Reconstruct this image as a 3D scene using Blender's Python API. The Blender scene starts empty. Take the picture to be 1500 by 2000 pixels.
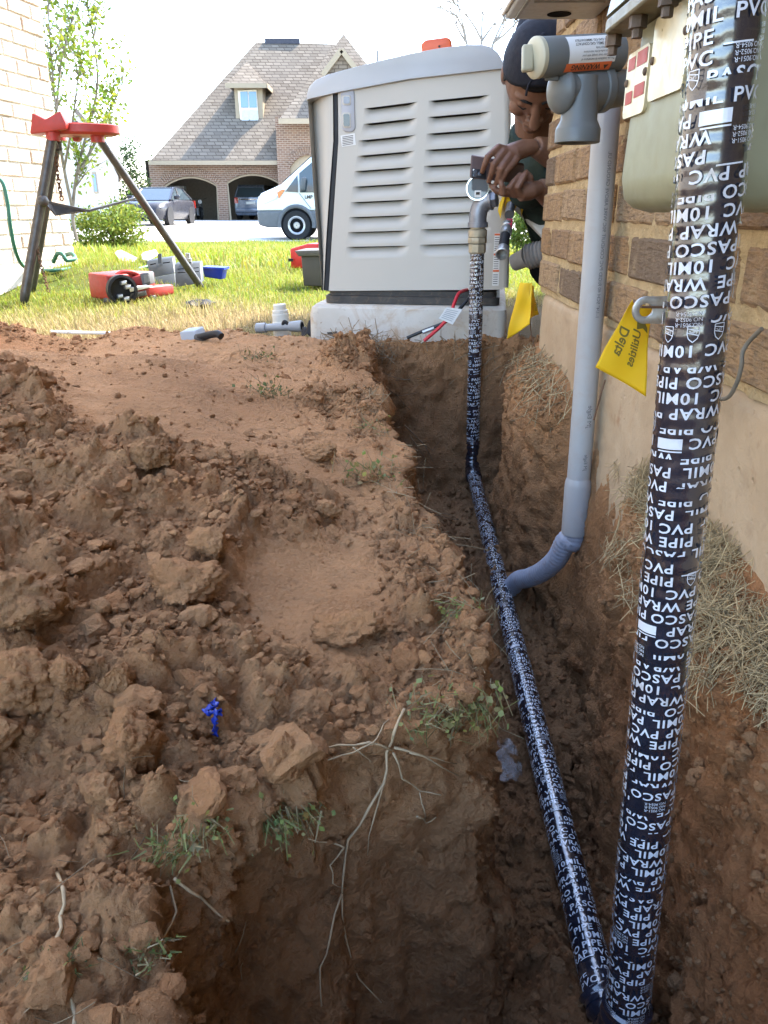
import bpy, bmesh, math, random
import numpy as np
from mathutils import Vector, Matrix, noise as mnoise

R = math.radians
sc = bpy.context.scene
COL = sc.collection

# ------------------------------------------------------------------ camera
CAM_Z = 0.42
PITCH = 21.3            # degrees below the horizontal
cam_d = bpy.data.cameras.new('camera')
cam_d.sensor_fit = 'VERTICAL'
cam_d.sensor_height = 36.0
cam_d.lens = 27.0
cam_d.clip_start = 0.02
cam_d.clip_end = 3000
cam = bpy.data.objects.new('camera', cam_d)
cam.location = (0, 0, CAM_Z)
cam.rotation_euler = (R(90 - PITCH), 0, 0)
COL.objects.link(cam)
sc.camera = cam

# ------------------------------------------------------------------ world and sun
SUN_AZ = 43.0           # degrees from +X towards +Y (sun stands behind the right house)
SUN_EL = 50.0
world = bpy.data.worlds.new('World')
sc.world = world
world.use_nodes = True
wn = world.node_tree
wn.nodes.clear()
sky = wn.nodes.new('ShaderNodeTexSky')
sky.sky_type = 'NISHITA'
sky.sun_disc = False
sky.sun_elevation = R(SUN_EL)
sky.sun_rotation = R(90 - SUN_AZ)
sky.air_density = 1.0
sky.dust_density = 1.3
sky.ozone_density = 1.0
bg = wn.nodes.new('ShaderNodeBackground')
bg.inputs['Strength'].default_value = 0.15
wo = wn.nodes.new('ShaderNodeOutputWorld')
wn.links.new(sky.outputs[0], bg.inputs['Color'])
wn.links.new(bg.outputs[0], wo.inputs['Surface'])

sun_d = bpy.data.lights.new('sun', 'SUN')
sun_d.energy = 2.4
sun_d.angle = R(0.55)
sun_d.color = (1.0, 0.93, 0.82)
sun = bpy.data.objects.new('sun', sun_d)
sdir = Vector((math.cos(R(SUN_EL)) * math.cos(R(SUN_AZ)), math.cos(R(SUN_EL)) * math.sin(R(SUN_AZ)), math.sin(R(SUN_EL))))
sun.rotation_euler = sdir.to_track_quat('Z', 'Y').to_euler()
sun.location = sdir * 60
COL.objects.link(sun)

sc.view_settings.view_transform = 'Standard'
sc.view_settings.look = 'None'
sc.view_settings.exposure = 3.15
sc.view_settings.gamma = 1.0
sc.view_settings.use_curve_mapping = False
sc.render.engine = 'CYCLES'
sc.cycles.use_denoising = True
sc.cycles.max_bounces = 8
sc.cycles.diffuse_bounces = 4
sc.cycles.glossy_bounces = 3
sc.cycles.transmission_bounces = 4
sc.cycles.transparent_max_bounces = 6
sc.cycles.caustics_reflective = False
sc.cycles.caustics_refractive = False

# ------------------------------------------------------------------ measuring helper: a direction seen in the photo, met with a real plane
_cp, _sp = math.cos(R(PITCH)), math.sin(R(PITCH))
def ray(px, py):
    u, v = (px - 750) / 1500.0, (1000 - py) / 1500.0
    return Vector((u, _cp + v * _sp, -_sp + v * _cp))
def atY(px, py, Y):
    d = ray(px, py)
    return Vector((0, 0, CAM_Z)) + d * (Y / d.y)
def atZ(px, py, z):
    d = ray(px, py)
    return Vector((0, 0, CAM_Z)) + d * ((z - CAM_Z) / d.z)
def atX(px, py, X):
    d = ray(px, py)
    return Vector((0, 0, CAM_Z)) + d * (X / d.x)
def onplane(px, py, p0, n):
    d = ray(px, py); o = Vector((0, 0, CAM_Z))
    return o + d * ((Vector(p0) - o).dot(Vector(n)) / d.dot(Vector(n)))

# ------------------------------------------------------------------ objects
OFF = {}
def tag(o, label, cat, group=None):
    o['label'] = label; o['category'] = cat
    if group: o['group'] = group
    return o
def thing(name, label, cat, loc=(0, 0, 0), group=None):
    o = bpy.data.objects.new(name, None)
    o.empty_display_size = 0.05
    o.location = loc
    COL.objects.link(o)
    OFF[o.name] = Vector(loc)
    return tag(o, label, cat, group)
def link_mesh(name, me, mat=None, parent=None, loc=None):
    o = bpy.data.objects.new(name, me)
    COL.objects.link(o)
    if mat is not None:
        for m in (mat if isinstance(mat, (list, tuple)) else [mat]):
            me.materials.append(m)
    off = Vector((0, 0, 0))
    if parent is not None:
        o.parent = parent
        off = OFF.get(parent.name, Vector((0, 0, 0)))
    OFF[o.name] = off
    return o

def unit(v):
    v = Vector(v); return v / max(v.length, 1e-9)
def frame_of(axis):
    a = unit(axis)
    t = Vector((0, 0, 1)) if abs(a.z) < 0.9 else Vector((1, 0, 0))
    u = a.cross(t).normalized(); w = a.cross(u).normalized()
    return u, w

class MB:
    def __init__(s):
        s.v = []; s.f = []; s.mi = []; s.cur = 0
    def add(s, vs, fs):
        b = len(s.v)
        s.v += [Vector(p) for p in vs]
        for f in fs:
            s.f.append([i + b for i in f]); s.mi.append(s.cur)
        return s
    def box(s, x0, x1, y0, y1, z0, z1):
        return s.add([(x0, y0, z0), (x1, y0, z0), (x1, y1, z0), (x0, y1, z0), (x0, y0, z1), (x1, y0, z1), (x1, y1, z1), (x0, y1, z1)],
                     [(0, 3, 2, 1), (4, 5, 6, 7), (0, 1, 5, 4), (1, 2, 6, 5), (2, 3, 7, 6), (3, 0, 4, 7)])
    def obox(s, c, u, v, w, a, b, d):
        c = Vector(c); u = unit(u) * a; v = unit(v) * b; w = unit(w) * d
        P = [c - u - v - w, c + u - v - w, c + u + v - w, c - u + v - w, c - u - v + w, c + u - v + w, c + u + v + w, c - u + v + w]
        return s.add(P, [(0, 3, 2, 1), (4, 5, 6, 7), (0, 1, 5, 4), (1, 2, 6, 5), (2, 3, 7, 6), (3, 0, 4, 7)])
    def bar(s, p, q, a, b, up=(0, 0, 1)):
        p = Vector(p); q = Vector(q); w = q - p
        u = w.cross(Vector(up))
        if u.length < 1e-6: u = w.cross(Vector((1, 0, 0)))
        v = w.cross(u)
        return s.obox((p + q) / 2, u, v, w, a, b, w.length / 2)
    def prism(s, poly, d):
        """poly: list of 3-D points, extruded by the vector d"""
        n = len(poly); d = Vector(d)
        P = [Vector(p) for p in poly]
        vs = P + [p + d for p in P]
        fs = [tuple(range(n - 1, -1, -1)), tuple(range(n, 2 * n))]
        for i in range(n):
            j = (i + 1) % n
            fs.append((i, j, j + n, i + n))
        return s.add(vs, fs)
    def tube(s, pts, r, n=10, caps=True, flat=1.0):
        pts = [Vector(p) for p in pts]
        m = len(pts)
        rs = list(r) if isinstance(r, (list, tuple, np.ndarray)) else [r] * m
        vs = []; fs = []
        t0 = unit(pts[1] - pts[0]); u, w = frame_of(t0)
        for i, p in enumerate(pts):
            if i == 0: t = pts[1] - pts[0]
            elif i == m - 1: t = pts[-1] - pts[-2]
            else: t = unit(pts[i + 1] - p) + unit(p - pts[i - 1])
            t = unit(t)
            u = (u - t * u.dot(t))
            u = unit(u); w = t.cross(u)
            for k in range(n):
                a = 2 * math.pi * k / n
                vs.append(p + (u * math.cos(a) + w * math.sin(a) * flat) * rs[i])
        for i in range(m - 1):
            for k in range(n):
                k2 = (k + 1) % n
                fs.append((i * n + k, i * n + k2, (i + 1) * n + k2, (i + 1) * n + k))
        if caps:
            fs.append(tuple(range(n - 1, -1, -1)))
            fs.append(tuple((m - 1) * n + k for k in range(n)))
        return s.add(vs, fs)
    def lathe(s, prof, o, axis, n=24, caps=True):
        """prof: (radius, distance along axis)"""
        o = Vector(o); a = unit(axis); u, w = frame_of(a)
        vs = []; fs = []
        for (r, h) in prof:
            for k in range(n):
                t = 2 * math.pi * k / n
                vs.append(o + a * h + (u * math.cos(t) + w * math.sin(t)) * max(r, 1e-5))
        for i in range(len(prof) - 1):
            for k in range(n):
                k2 = (k + 1) % n
                fs.append((i * n + k, i * n + k2, (i + 1) * n + k2, (i + 1) * n + k))
        if caps:
            fs.append(tuple(range(n - 1, -1, -1)))
            fs.append(tuple((len(prof) - 1) * n + k for k in range(n)))
        return s.add(vs, fs)
    def grid(s, P):
        """P: rows x cols of points"""
        a = len(P); b = len(P[0])
        vs = [p for row in P for p in row]
        fs = [(i * b + j, i * b + j + 1, (i + 1) * b + j + 1, (i + 1) * b + j) for i in range(a - 1) for j in range(b - 1)]
        return s.add(vs, fs)
    def ball(s, c, rx, ry=None, rz=None, nu=16, nv=10, rot=None):
        ry = rx if ry is None else ry; rz = rx if rz is None else rz
        c = Vector(c); vs = []; fs = []
        for i in range(nv + 1):
            ph = math.pi * i / nv
            for k in range(nu):
                th = 2 * math.pi * k / nu
                p = Vector((rx * math.sin(ph) * math.cos(th), ry * math.sin(ph) * math.sin(th), rz * math.cos(ph)))
                if rot is not None: p = rot @ p
                vs.append(c + p)
        for i in range(nv):
            for k in range(nu):
                k2 = (k + 1) % nu
                fs.append((i * nu + k, (i + 1) * nu + k, (i + 1) * nu + k2, i * nu + k2))
        return s.add(vs, fs)
    def build(s, name, mat=None, parent=None, smooth=False, bevel=0, seg=2, solid=0, subd=0, fix=True):
        off = OFF.get(parent.name, Vector((0, 0, 0))) if parent is not None else Vector((0, 0, 0))
        me = bpy.data.meshes.new(name)
        me.from_pydata([tuple(p - off) for p in s.v], [], s.f)
        o = link_mesh(name, me, mat, parent)
        if any(s.mi):
            me.polygons.foreach_set('material_index', s.mi)
        if fix:
            bm = bmesh.new(); bm.from_mesh(me)
            bmesh.ops.remove_doubles(bm, verts=bm.verts, dist=1e-6)
            bmesh.ops.recalc_face_normals(bm, faces=bm.faces)
            bm.to_mesh(me); bm.free()
        if smooth:
            me.polygons.foreach_set('use_smooth', [True] * len(me.polygons))
            if smooth != 'all':
                ang = smooth if isinstance(smooth, float) else 40.0
                bm = bmesh.new(); bm.from_mesh(me)
                for e in bm.edges:
                    if len(e.link_faces) == 2 and e.calc_face_angle(0) > R(ang): e.smooth = False
                bm.to_mesh(me); bm.free()
        if solid:
            m = o.modifiers.new('thick', 'SOLIDIFY'); m.thickness = solid; m.offset = 0
        if bevel:
            m = o.modifiers.new('bevel', 'BEVEL'); m.width = bevel; m.segments = seg; m.limit_method = 'ANGLE'; m.angle_limit = R(35)
            m.harden_normals = False
            me.polygons.foreach_set('use_smooth', [True] * len(me.polygons))
            if smooth is False:
                bm = bmesh.new(); bm.from_mesh(me)
                bm.to_mesh(me); bm.free()
        if subd:
            m = o.modifiers.new('sub', 'SUBSURF'); m.levels = subd; m.render_levels = subd
        return o

def copy_tree(o, parent=None, label=None):
    c = o.copy(); COL.objects.link(c)
    OFF[c.name] = OFF.get(o.name, Vector((0, 0, 0)))
    if parent is not None: c.parent = parent
    if label: c['label'] = label
    for ch in o.children: copy_tree(ch, c)
    return c

# ------------------------------------------------------------------ numpy noise
def _hash(ix, iy, iz, seed):
    h = (ix.astype(np.int64) * 374761393 + iy.astype(np.int64) * 668265263 + iz.astype(np.int64) * 2147483647 + seed * 974634777) & 0xFFFFFFFF
    h = ((h ^ (h >> 13)) * 1274126177) & 0xFFFFFFFF
    h = ((h ^ (h >> 16)) * 2246822519) & 0xFFFFFFFF
    return (h ^ (h >> 15)) & 0xFFFFFFFF
def vnoise(P, seed=0):
    """value noise -1..1, P: (n,3)"""
    F = np.floor(P); f = P - F
    f = f * f * f * (f * (f * 6 - 15) + 10)
    I = F.astype(np.int64)
    out = np.zeros(len(P))
    for dx in (0, 1):
        wx = f[:, 0] if dx else 1 - f[:, 0]
        for dy in (0, 1):
            wy = f[:, 1] if dy else 1 - f[:, 1]
            for dz in (0, 1):
                wz = f[:, 2] if dz else 1 - f[:, 2]
                h = _hash(I[:, 0] + dx, I[:, 1] + dy, I[:, 2] + dz, seed)
                out += wx * wy * wz * (h / 2147483647.5 - 1)
    return out
def fbm(P, sc_, oct_=4, seed=0, gain=0.5):
    a = 1.0; s = 0.0; t = 0.0
    Q = P * sc_
    for k in range(oct_):
        s = s + a * vnoise(Q + k * 17.3, seed + k); t += a
        a *= gain; Q = Q * 2.03
    return s / t
def worley(P, scale, seed=0):
    """distance to the nearest cell point and that cell's random number"""
    Q = P * scale
    F = np.floor(Q).astype(np.int64)
    best = np.full(len(P), 9.0); rid = np.zeros(len(P)); second = np.full(len(P), 9.0)
    for dx in (-1, 0, 1):
        for dy in (-1, 0, 1):
            for dz in (-1, 0, 1):
                cx = F[:, 0] + dx; cy = F[:, 1] + dy; cz = F[:, 2] + dz
                h1 = _hash(cx, cy, cz, seed); h2 = _hash(cx, cy, cz, seed + 11); h3 = _hash(cx, cy, cz, seed + 23)
                d = np.sqrt((cx + h1 / 4294967296.0 - Q[:, 0]) ** 2 + (cy + h2 / 4294967296.0 - Q[:, 1]) ** 2 + (cz + h3 / 4294967296.0 - Q[:, 2]) ** 2)
                m = d < best
                second = np.where(m, best, np.minimum(second, d))
                rid = np.where(m, (h1 ^ (h2 >> 3)) % 1000 / 1000.0, rid)
                best = np.where(m, d, best)
    return best, second, rid
def sstep(a, b, x):
    t = np.clip((x - a) / (b - a), 0, 1)
    return t * t * (3 - 2 * t)

# ------------------------------------------------------------------ materials
class NT:
    def __init__(s, name, rough=0.8, spec=0.3, metal=0.0):
        s.m = bpy.data.materials.new(name); s.m.use_nodes = True
        s.t = s.m.node_tree; s.n = s.t.nodes; s.l = s.t.links
        s.p = s.n['Principled BSDF']
        s.p.inputs['Roughness'].default_value = rough
        s.p.inputs['Specular IOR Level'].default_value = spec
        s.p.inputs['Metallic'].default_value = metal
        s._co = None
    def co(s, kind='Object'):
        if s._co is None: s._co = s.n.new('ShaderNodeTexCoord')
        return s._co.outputs[kind]
    def noise(s, scale, detail=4, rough=0.55, vec=None, dist=0.0):
        n = s.n.new('ShaderNodeTexNoise')
        n.inputs['Scale'].default_value = scale; n.inputs['Detail'].default_value = detail
        n.inputs['Roughness'].default_value = rough; n.inputs['Distortion'].default_value = dist
        s.l.new(vec if vec is not None else s.co(), n.inputs['Vector'])
        return n.outputs['Fac']
    def vor(s, scale, vec=None, feature='F1', out='Distance'):
        n = s.n.new('ShaderNodeTexVoronoi'); n.feature = feature
        n.inputs['Scale'].default_value = scale
        s.l.new(vec if vec is not None else s.co(), n.inputs['Vector'])
        return n.outputs[out]
    def ramp(s, fac, stops, interp='LINEAR'):
        n = s.n.new('ShaderNodeValToRGB'); e = n.color_ramp.elements; n.color_ramp.interpolation = interp
        while len(e) < len(stops): e.new(0.5)
        for el, (p, c) in zip(e, stops):
            el.position = p; el.color = (*c, 1) if len(c) == 3 else c
        s.l.new(fac, n.inputs['Fac'])
        return n.outputs['Color']
    def mix(s, fac, a, b, mode='MIX'):
        n = s.n.new('ShaderNodeMix'); n.data_type = 'RGBA'; n.blend_type = mode
        for sock, val in ((n.inputs['Factor'], fac), (n.inputs['A'], a), (n.inputs['B'], b)):
            if hasattr(val, 'links'): s.l.new(val, sock)
            elif isinstance(val, (int, float)): sock.default_value = val
            else: sock.default_value = (*val, 1)
        return n.outputs['Result']
    def math(s, op, a, b=0.0, c=None):
        n = s.n.new('ShaderNodeMath'); n.operation = op
        for i, val in enumerate((a, b, c)):
            if val is None: continue
            if hasattr(val, 'links'): s.l.new(val, n.inputs[i])
            else: n.inputs[i].default_value = val
        return n.outputs[0]
    def mapr(s, v, a, b, c, d):
        n = s.n.new('ShaderNodeMapRange')
        s.l.new(v, n.inputs['Value'])
        for k, x in zip(('From Min', 'From Max', 'To Min', 'To Max'), (a, b, c, d)): n.inputs[k].default_value = x
        return n.outputs['Result']
    def scaled(s, vec3, kind='Object'):
        n = s.n.new('ShaderNodeMapping'); n.inputs['Scale'].default_value = vec3
        s.l.new(s.co(kind), n.inputs['Vector'])
        return n.outputs[0]
    def attr(s, name, out='Color'):
        n = s.n.new('ShaderNodeAttribute'); n.attribute_name = name
        return n.outputs[out]
    def geo(s, out):
        n = s.n.new('ShaderNodeNewGeometry'); return n.outputs[out]
    def objrand(s):
        n = s.n.new('ShaderNodeObjectInfo'); return n.outputs['Random']
    def bump(s, h, strength=0.5, dist=0.01, normal=None):
        n = s.n.new('ShaderNodeBump'); n.inputs['Strength'].default_value = strength; n.inputs['Distance'].default_value = dist
        s.l.new(h, n.inputs['Height'])
        if normal is not None: s.l.new(normal, n.inputs['Normal'])
        s.l.new(n.outputs[0], s.p.inputs['Normal'])
        return n.outputs[0]
    def col(s, c):
        if hasattr(c, 'links'): s.l.new(c, s.p.inputs['Base Color'])
        else: s.p.inputs['Base Color'].default_value = (*c, 1)
        return s
    def set(s, sock, v):
        if hasattr(v, 'links'): s.l.new(v, s.p.inputs[sock])
        else: s.p.inputs[sock].default_value = v
        return s

def hexc(h):
    h = h.lstrip('#'); c = [int(h[i:i + 2], 16) / 255 for i in (0, 2, 4)]
    return tuple(x / 12.92 if x <= 0.04045 else ((x + 0.055) / 1.055) ** 2.4 for x in c)
def simple(name, c, rough=0.6, spec=0.3, metal=0.0, var=0.12, scale=8.0, bump=0.0, bscale=60.0, dirt=None, dirt_amt=0.5):
    t = NT(name, rough, spec, metal)
    n = t.noise(scale, 5, 0.6)
    lo = tuple(max(0, x * (1 - var)) for x in c); hi = tuple(min(1, x * (1 + var)) for x in c)
    k = t.ramp(n, [(0.3, lo), (0.7, hi)])
    if dirt is not None:
        d = t.noise(scale * 2.3, 6, 0.7, dist=0.6)
        k = t.mix(t.mapr(d, 0.52, 0.72, 0.0, dirt_amt), k, dirt)
    t.col(k)
    r = t.noise(scale * 3, 3)
    t.set('Roughness', t.mapr(r, 0.3, 0.7, max(0.02, rough - 0.08), min(1, rough + 0.08)))
    if bump: t.bump(t.noise(bscale, 4), bump, 0.002)
    return t.m

# ------------------------------------------------------------------ flat lettering as mesh
_TXT = {}
def text_mesh(s, size=1.0, bold=0.0, cut=None, align='LEFT', spacing=1.0):
    """returns (verts Nx2, faces) of a word laid flat, its height about `size`"""
    key = (s, size, bold, cut, align, spacing)
    if key in _TXT: return _TXT[key]
    cu = bpy.data.curves.new('txt', 'FONT'); cu.body = s; cu.size = size; cu.offset = bold; cu.resolution_u = 3
    cu.align_x = align; cu.space_character = spacing
    o = bpy.data.objects.new('txt', cu); COL.objects.link(o)
    dg = bpy.context.evaluated_depsgraph_get(); dg.update()
    me = bpy.data.meshes.new_from_object(o.evaluated_get(dg))
    bm = bmesh.new(); bm.from_mesh(me)
    if cut:
        xs = [v.co.x for v in bm.verts] or [0]
        x = math.floor(min(xs) / cut) * cut
        while x < max(xs):
            bmesh.ops.bisect_plane(bm, geom=bm.verts[:] + bm.edges[:] + bm.faces[:], plane_co=(x, 0, 0), plane_no=(1, 0, 0), dist=1e-7)
            x += cut
    vs = np.array([(v.co.x, v.co.y) for v in bm.verts]) if len(bm.verts) else np.zeros((0, 2))
    bm.verts.index_update()
    fs = [[v.index for v in f.verts] for f in bm.faces]
    bm.free(); bpy.data.objects.remove(o); bpy.data.curves.remove(cu); bpy.data.meshes.remove(me)
    _TXT[key] = (vs, fs)
    return vs, fs
def put_text(mb, s, o, u, v, size, bold=0.0, align='LEFT', lift=0.0004):
    """writes a word on a plane: o the start of the baseline, u along it, v up"""
    vs, fs = text_mesh(s, size, bold, None, align)
    o = Vector(o); u = unit(u); v = unit(v); w = u.cross(v)
    mb.add([o + u * float(a) + v * float(b) + w * lift for a, b in vs], fs)
# ================================================================== materials for the ground
def soil_material():
    t = NT('soil', 0.92, 0.12)
    a = t.noise(3.0, 6, 0.6, dist=0.4)
    b = t.noise(22.0, 6, 0.65)
    c = t.noise(140.0, 4, 0.6)
    k = t.ramp(a, [(0.30, (0.365, 0.182, 0.080)), (0.46, (0.530, 0.274, 0.124)), (0.60, (0.630, 0.338, 0.158)), (0.78, (0.625, 0.268, 0.098))])
    k = t.mix(t.mapr(b, 0.35, 0.7, 0.0, 0.55), k, (0.390, 0.224, 0.118))
    k = t.mix(t.mapr(c, 0.45, 0.75, 0.0, 0.35), k, (0.60, 0.37, 0.20))
    k = t.mix(t.mapr(t.noise(60, 3), 0.62, 0.75, 0.0, 0.5), k, (0.185, 0.10, 0.052))
    # moist crumbs, and shade painted darker down the cut and on its walls
    damp_shade = t.attr('damp_shade', 'Fac')
    k = t.mix(t.math('MULTIPLY', damp_shade, 0.62), k, (0.125, 0.064, 0.032))
    red = t.attr('redclay', 'Fac')
    k = t.mix(t.math('MULTIPLY', red, 0.6), k, (0.36, 0.135, 0.048))
    t.col(k)
    h = t.math('ADD', t.math('MULTIPLY', t.noise(110, 8, 0.72), 1.0), t.math('MULTIPLY', t.vor(170), -0.35))
    h = t.math('ADD', h, t.math('MULTIPLY', t.noise(600, 4, 0.7), 0.3))
    t.bump(h, 1.0, 0.012)
    t.set('Roughness', t.mapr(b, 0.3, 0.7, 0.8, 1.0))
    return t.m
M_soil = soil_material()

def lawn_material():
    t = NT('lawn_soil', 0.95, 0.1)
    a = t.noise(1.2, 4, 0.6); b = t.noise(14, 5, 0.6)
    k = t.ramp(a, [(0.3, (0.045, 0.070, 0.012)), (0.55, (0.075, 0.095, 0.018)), (0.75, (0.10, 0.095, 0.03))])
    k = t.mix(t.mapr(b, 0.4, 0.7, 0, 0.6), k, (0.085, 0.075, 0.028))
    dry = t.attr('dry', 'Fac')
    k = t.mix(dry, k, (0.13, 0.092, 0.042))
    t.col(k); t.bump(t.noise(60, 6, 0.7), 0.6, 0.02)
    return t.m
M_lawn = lawn_material()

def blade_material():
    t = NT('grass_blade', 0.55, 0.25)
    t.col(t.attr('tint'))
    tr = t.n.new('ShaderNodeBsdfTranslucent'); t.l.new(t.attr('tint'), tr.inputs['Color'])
    mx = t.n.new('ShaderNodeMixShader'); mx.inputs[0].default_value = 0.4
    out = t.n['Material Output']
    t.l.new(t.p.outputs[0], mx.inputs[1]); t.l.new(tr.outputs[0], mx.inputs[2]); t.l.new(mx.outputs[0], out.inputs['Surface'])
    return t.m
M_blade = blade_material()

# ================================================================== the dug earth
rng = np.random.default_rng(7)
XLk = np.array([(0.05, -.125), (.30, -.125), (.36, -.14), (.43, -.150), (.47, -.118), (.517, -.063), (.55, .005), (.58, .075), (.62, .092), (.70, .100), (.85, .086), (1.02, .066), (1.25, .034), (1.47, .006), (1.75, -.020), (1.96, -.045), (2.2, -.055), (2.7, -.06)])
XRk = np.array([(0.05, .345), (.5, .34), (.65, .335), (.90, .325), (1.00, .338), (1.05, .360), (1.10, .397), (1.50, .397), (1.57, .350), (1.66, .330), (1.8, .330), (1.98, .334), (2.08, .37), (2.3, .46), (2.7, .47)])
CTL = np.array([(-.12, 2.3, .055), (.1, 2.42, .055), (.3, 2.42, .05), (-.35, 2.2, .105), (-.65, 2.2, .10), (-.95, 2.1, .05), (-1.3, 2.0, .06), (-.2, 1.9, .06), (-.5, 1.6, .13), (-1., 1.5, .15), (-.1, 1.5, .02), (0, 1.2, .005), (-.35, 1.1, .10), (-.8, 1.1, .19), (-1.3, 1.2, .20), (.02, .9, -.015), (-.15, .8, .02), (-.4, .75, .11), (-.8, .7, .17), (.05, .62, -.02), (-.1, .56, -.005), (-.25, .5, .01), (-.45, .45, .03), (-1.22, 2.38, .13), (-1.1, 2.3, .07), (-.2, .35, -.06), (-.4, .25, -.09), (-.8, .3, 0), (-1.3, .5, .1), (-.3, .1, -.13)])
def top_height(x, y):
    num = np.zeros_like(x); den = np.zeros_like(x) + 1e-9
    for cx, cy, cz in CTL:
        w = np.exp(-((x - cx) ** 2 + (y - cy) ** 2) / (2 * .17 ** 2)) + 1e-7
        num += w * cz; den += w
    z = num / den
    # the heap runs out on the lawn
    yb = 2.52 + .10 * np.sin(x * 5.0) - .12 * sstep(-.7, -1.0, x) + .10 * sstep(-1.0, -1.2, x) + .02 * np.sin(x * 23)
    out = sstep(0, .28, y - yb + .22) * (x < 2)
    z = z * (1 - out) - .045 * out
    xb = -1.42 + .08 * np.sin(y * 4)
    out2 = sstep(0, .3, xb - x)
    return z * (1 - out2) - .05 * out2

def make_soil():
    ys = [-1.8, -1.4, -1.0, -.7, -.5, -.36, -.28, -.22, -.18, -.14, -.10, -.06, -.02, .02, .05, .075, 0.10]
    while ys[-1] < 2.82:
        y = ys[-1]
        d = 0.0032 + 0.0026 * max(0, y - .45)
        if y < .30: d = .008
        if .42 < y < .60: d = .0024
        if 2.22 < y < 2.40: d = .0035
        if 2.265 < y < 2.352: d = .0013
        ys.append(y + d)
    ys = np.array(ys); ny = len(ys)
    XL = np.interp(ys, XLk[:, 0], XLk[:, 1]); XR = np.interp(ys, XRk[:, 0], XRk[:, 1])
    ker = np.ones(9) / 9
    XLs = np.convolve(np.pad(XL, 4, 'edge'), ker, 'valid'); XRs = np.convolve(np.pad(XR, 4, 'edge'), ker, 'valid')
    P3 = np.stack([ys * 0, ys, ys * 0], 1)
    XLs = XLs + .030 * fbm(P3, 6, 3, 3) + .012 * fbm(P3, 28, 3, 4)
    XRs = XRs + .014 * fbm(P3 + 9, 9, 3, 5) + .008 * fbm(P3 + 5, 32, 3, 6)
    slope = np.clip(np.abs(np.gradient(XLs, ys)), 0, 2.2)
    slope = np.convolve(np.pad(slope, 7, 'edge'), np.ones(15) / 15, 'valid')
    wL = (.030 + .07 * sstep(1.45, 2.1, ys)) * np.sqrt(1 + slope ** 2); wR = np.full(ny, .026)
    XW = np.where(ys < 1.99, .40, .40 + .55 * sstep(1.99, 2.025, ys))
    nA, nB, nC, nD, nE = 400, 84, 50, 70, 44
    sA = (np.linspace(1, 0, nA, endpoint=False) ** 1.25)
    cols = []
    Lmax = 1.75
    t = np.linspace(0, 1, nB, endpoint=False)[None]; tD = np.linspace(0, 1, nD, endpoint=False)[None]
    tC = np.linspace(0, 1, nC, endpoint=False)[None]; tE = np.linspace(0, 1, nE)[None]
    x = np.concatenate([XLs[:, None] - sA[None] * (Lmax + XLs[:, None]),
                        XLs[:, None] + t * wL[:, None],
                        (XLs + wL)[:, None] + tC * (XRs - wR - XLs - wL)[:, None],
                        (XRs - wR)[:, None] + tD * wR[:, None],
                        XRs[:, None] + tE * np.maximum(XW - XRs, .01)[:, None]], 1)
    nx = x.shape[1]
    y = np.repeat(ys[:, None], nx, 1)
    zl = top_height(x, y)
    floor = -.445 + .030 * sstep(.8, 2.3, y) - .05 * sstep(.75, .45, y) * sstep(.2, .0, x)
    zlipL = top_height(XLs + 0, ys)[:, None]
    bank = .004 + np.clip((x - XRs[:, None]) / np.maximum(XW - XRs, .03)[:, None], 0, 1) ** .7 * .085 + .02 * sstep(1.45, 1.7, y)
    bank = np.where(y < .75, bank - .03 * sstep(.75, .5, y), bank)
    cI = np.arange(nx)[None]
    pw = np.concatenate([np.zeros(nA), t[0], np.ones(nC), 1 - tD[0], np.zeros(nE)])[None]     # 0 top .. 1 floor
    left = cI < nA + nB + nC // 2
    topz = np.where(cI < nA, zl, np.where(left, zlipL, np.where(cI < nA + nB + nC + nD, bank[:, [nA + nB + nC + nD]], bank)))
    E = (1 - sstep(2.275, 2.345, y)) * sstep(-.22, -.10, y)
    drop = sstep(0, 1, pw) * .35 + pw * .65
    endtop = top_height(x, y)
    topz2 = np.where(cI < nA, topz, topz * E + np.where(E < .999, endtop * (1 - E), 0))
    z = topz2 * (1 - drop * E) + floor * drop * E
    P = np.stack([x, y, z], 2)
    # smooth row noise on the lip so it is not ruled
    def normals(P):
        du = np.gradient(P, axis=1); dv = np.gradient(P, axis=0)
        n = np.cross(du, dv); l = np.linalg.norm(n, axis=2, keepdims=True) + 1e-12
        return n / l
    N = normals(P)
    Q = P.reshape(-1, 3); Nf = N.reshape(-1, 3)
    wallm = np.clip(1 - Nf[:, 2] * 1.15, 0, 1)
    flat = 1 - wallm
    X, Y, Z = Q.T
    # where clods lie and where the heap is trodden smooth
    cl = .45 + 1.0 * fbm(Q, 2.4, 3, 21)
    def g(cx, cy, r): return np.exp(-((X - cx) ** 2 + (Y - cy) ** 2) / (2 * r * r))
    cl -= 1.1 * g(-.45, 1.75, .24) + .8 * g(-.1, .80, .07) + .6 * g(-.3, 2.25, .2) + .4 * g(-.27, 1.25, .08)
    dl = np.interp(Y, ys, XLs) - X
    cl += .55 * sstep(.16, .03, dl) * (.4 + 1.2 * fbm(Q, 5, 2, 23)) * (dl > -.01)
    cl += .7 * g(-.75, 1.15, .3) + .7 * g(-.35, .56, .14) + .5 * g(-.2, 1.0, .1) + .5 * g(-.55, .8, .2) + .5 * g(-.05, 1.55, .12) + .4 * g(-.3, .35, .12)
    cl = np.clip(sstep(.22, .85, cl), 0.10, 1)
    warp = Q + .012 * np.stack([fbm(Q, 25, 2, 31), fbm(Q, 25, 2, 32), fbm(Q, 25, 2, 33)], 1)
    d1, e1, r1 = worley(warp, 13, 41)
    d2, e2, r2 = worley(warp, 27, 42)
    d3, e3, r3 = worley(warp, 58, 43)
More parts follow.
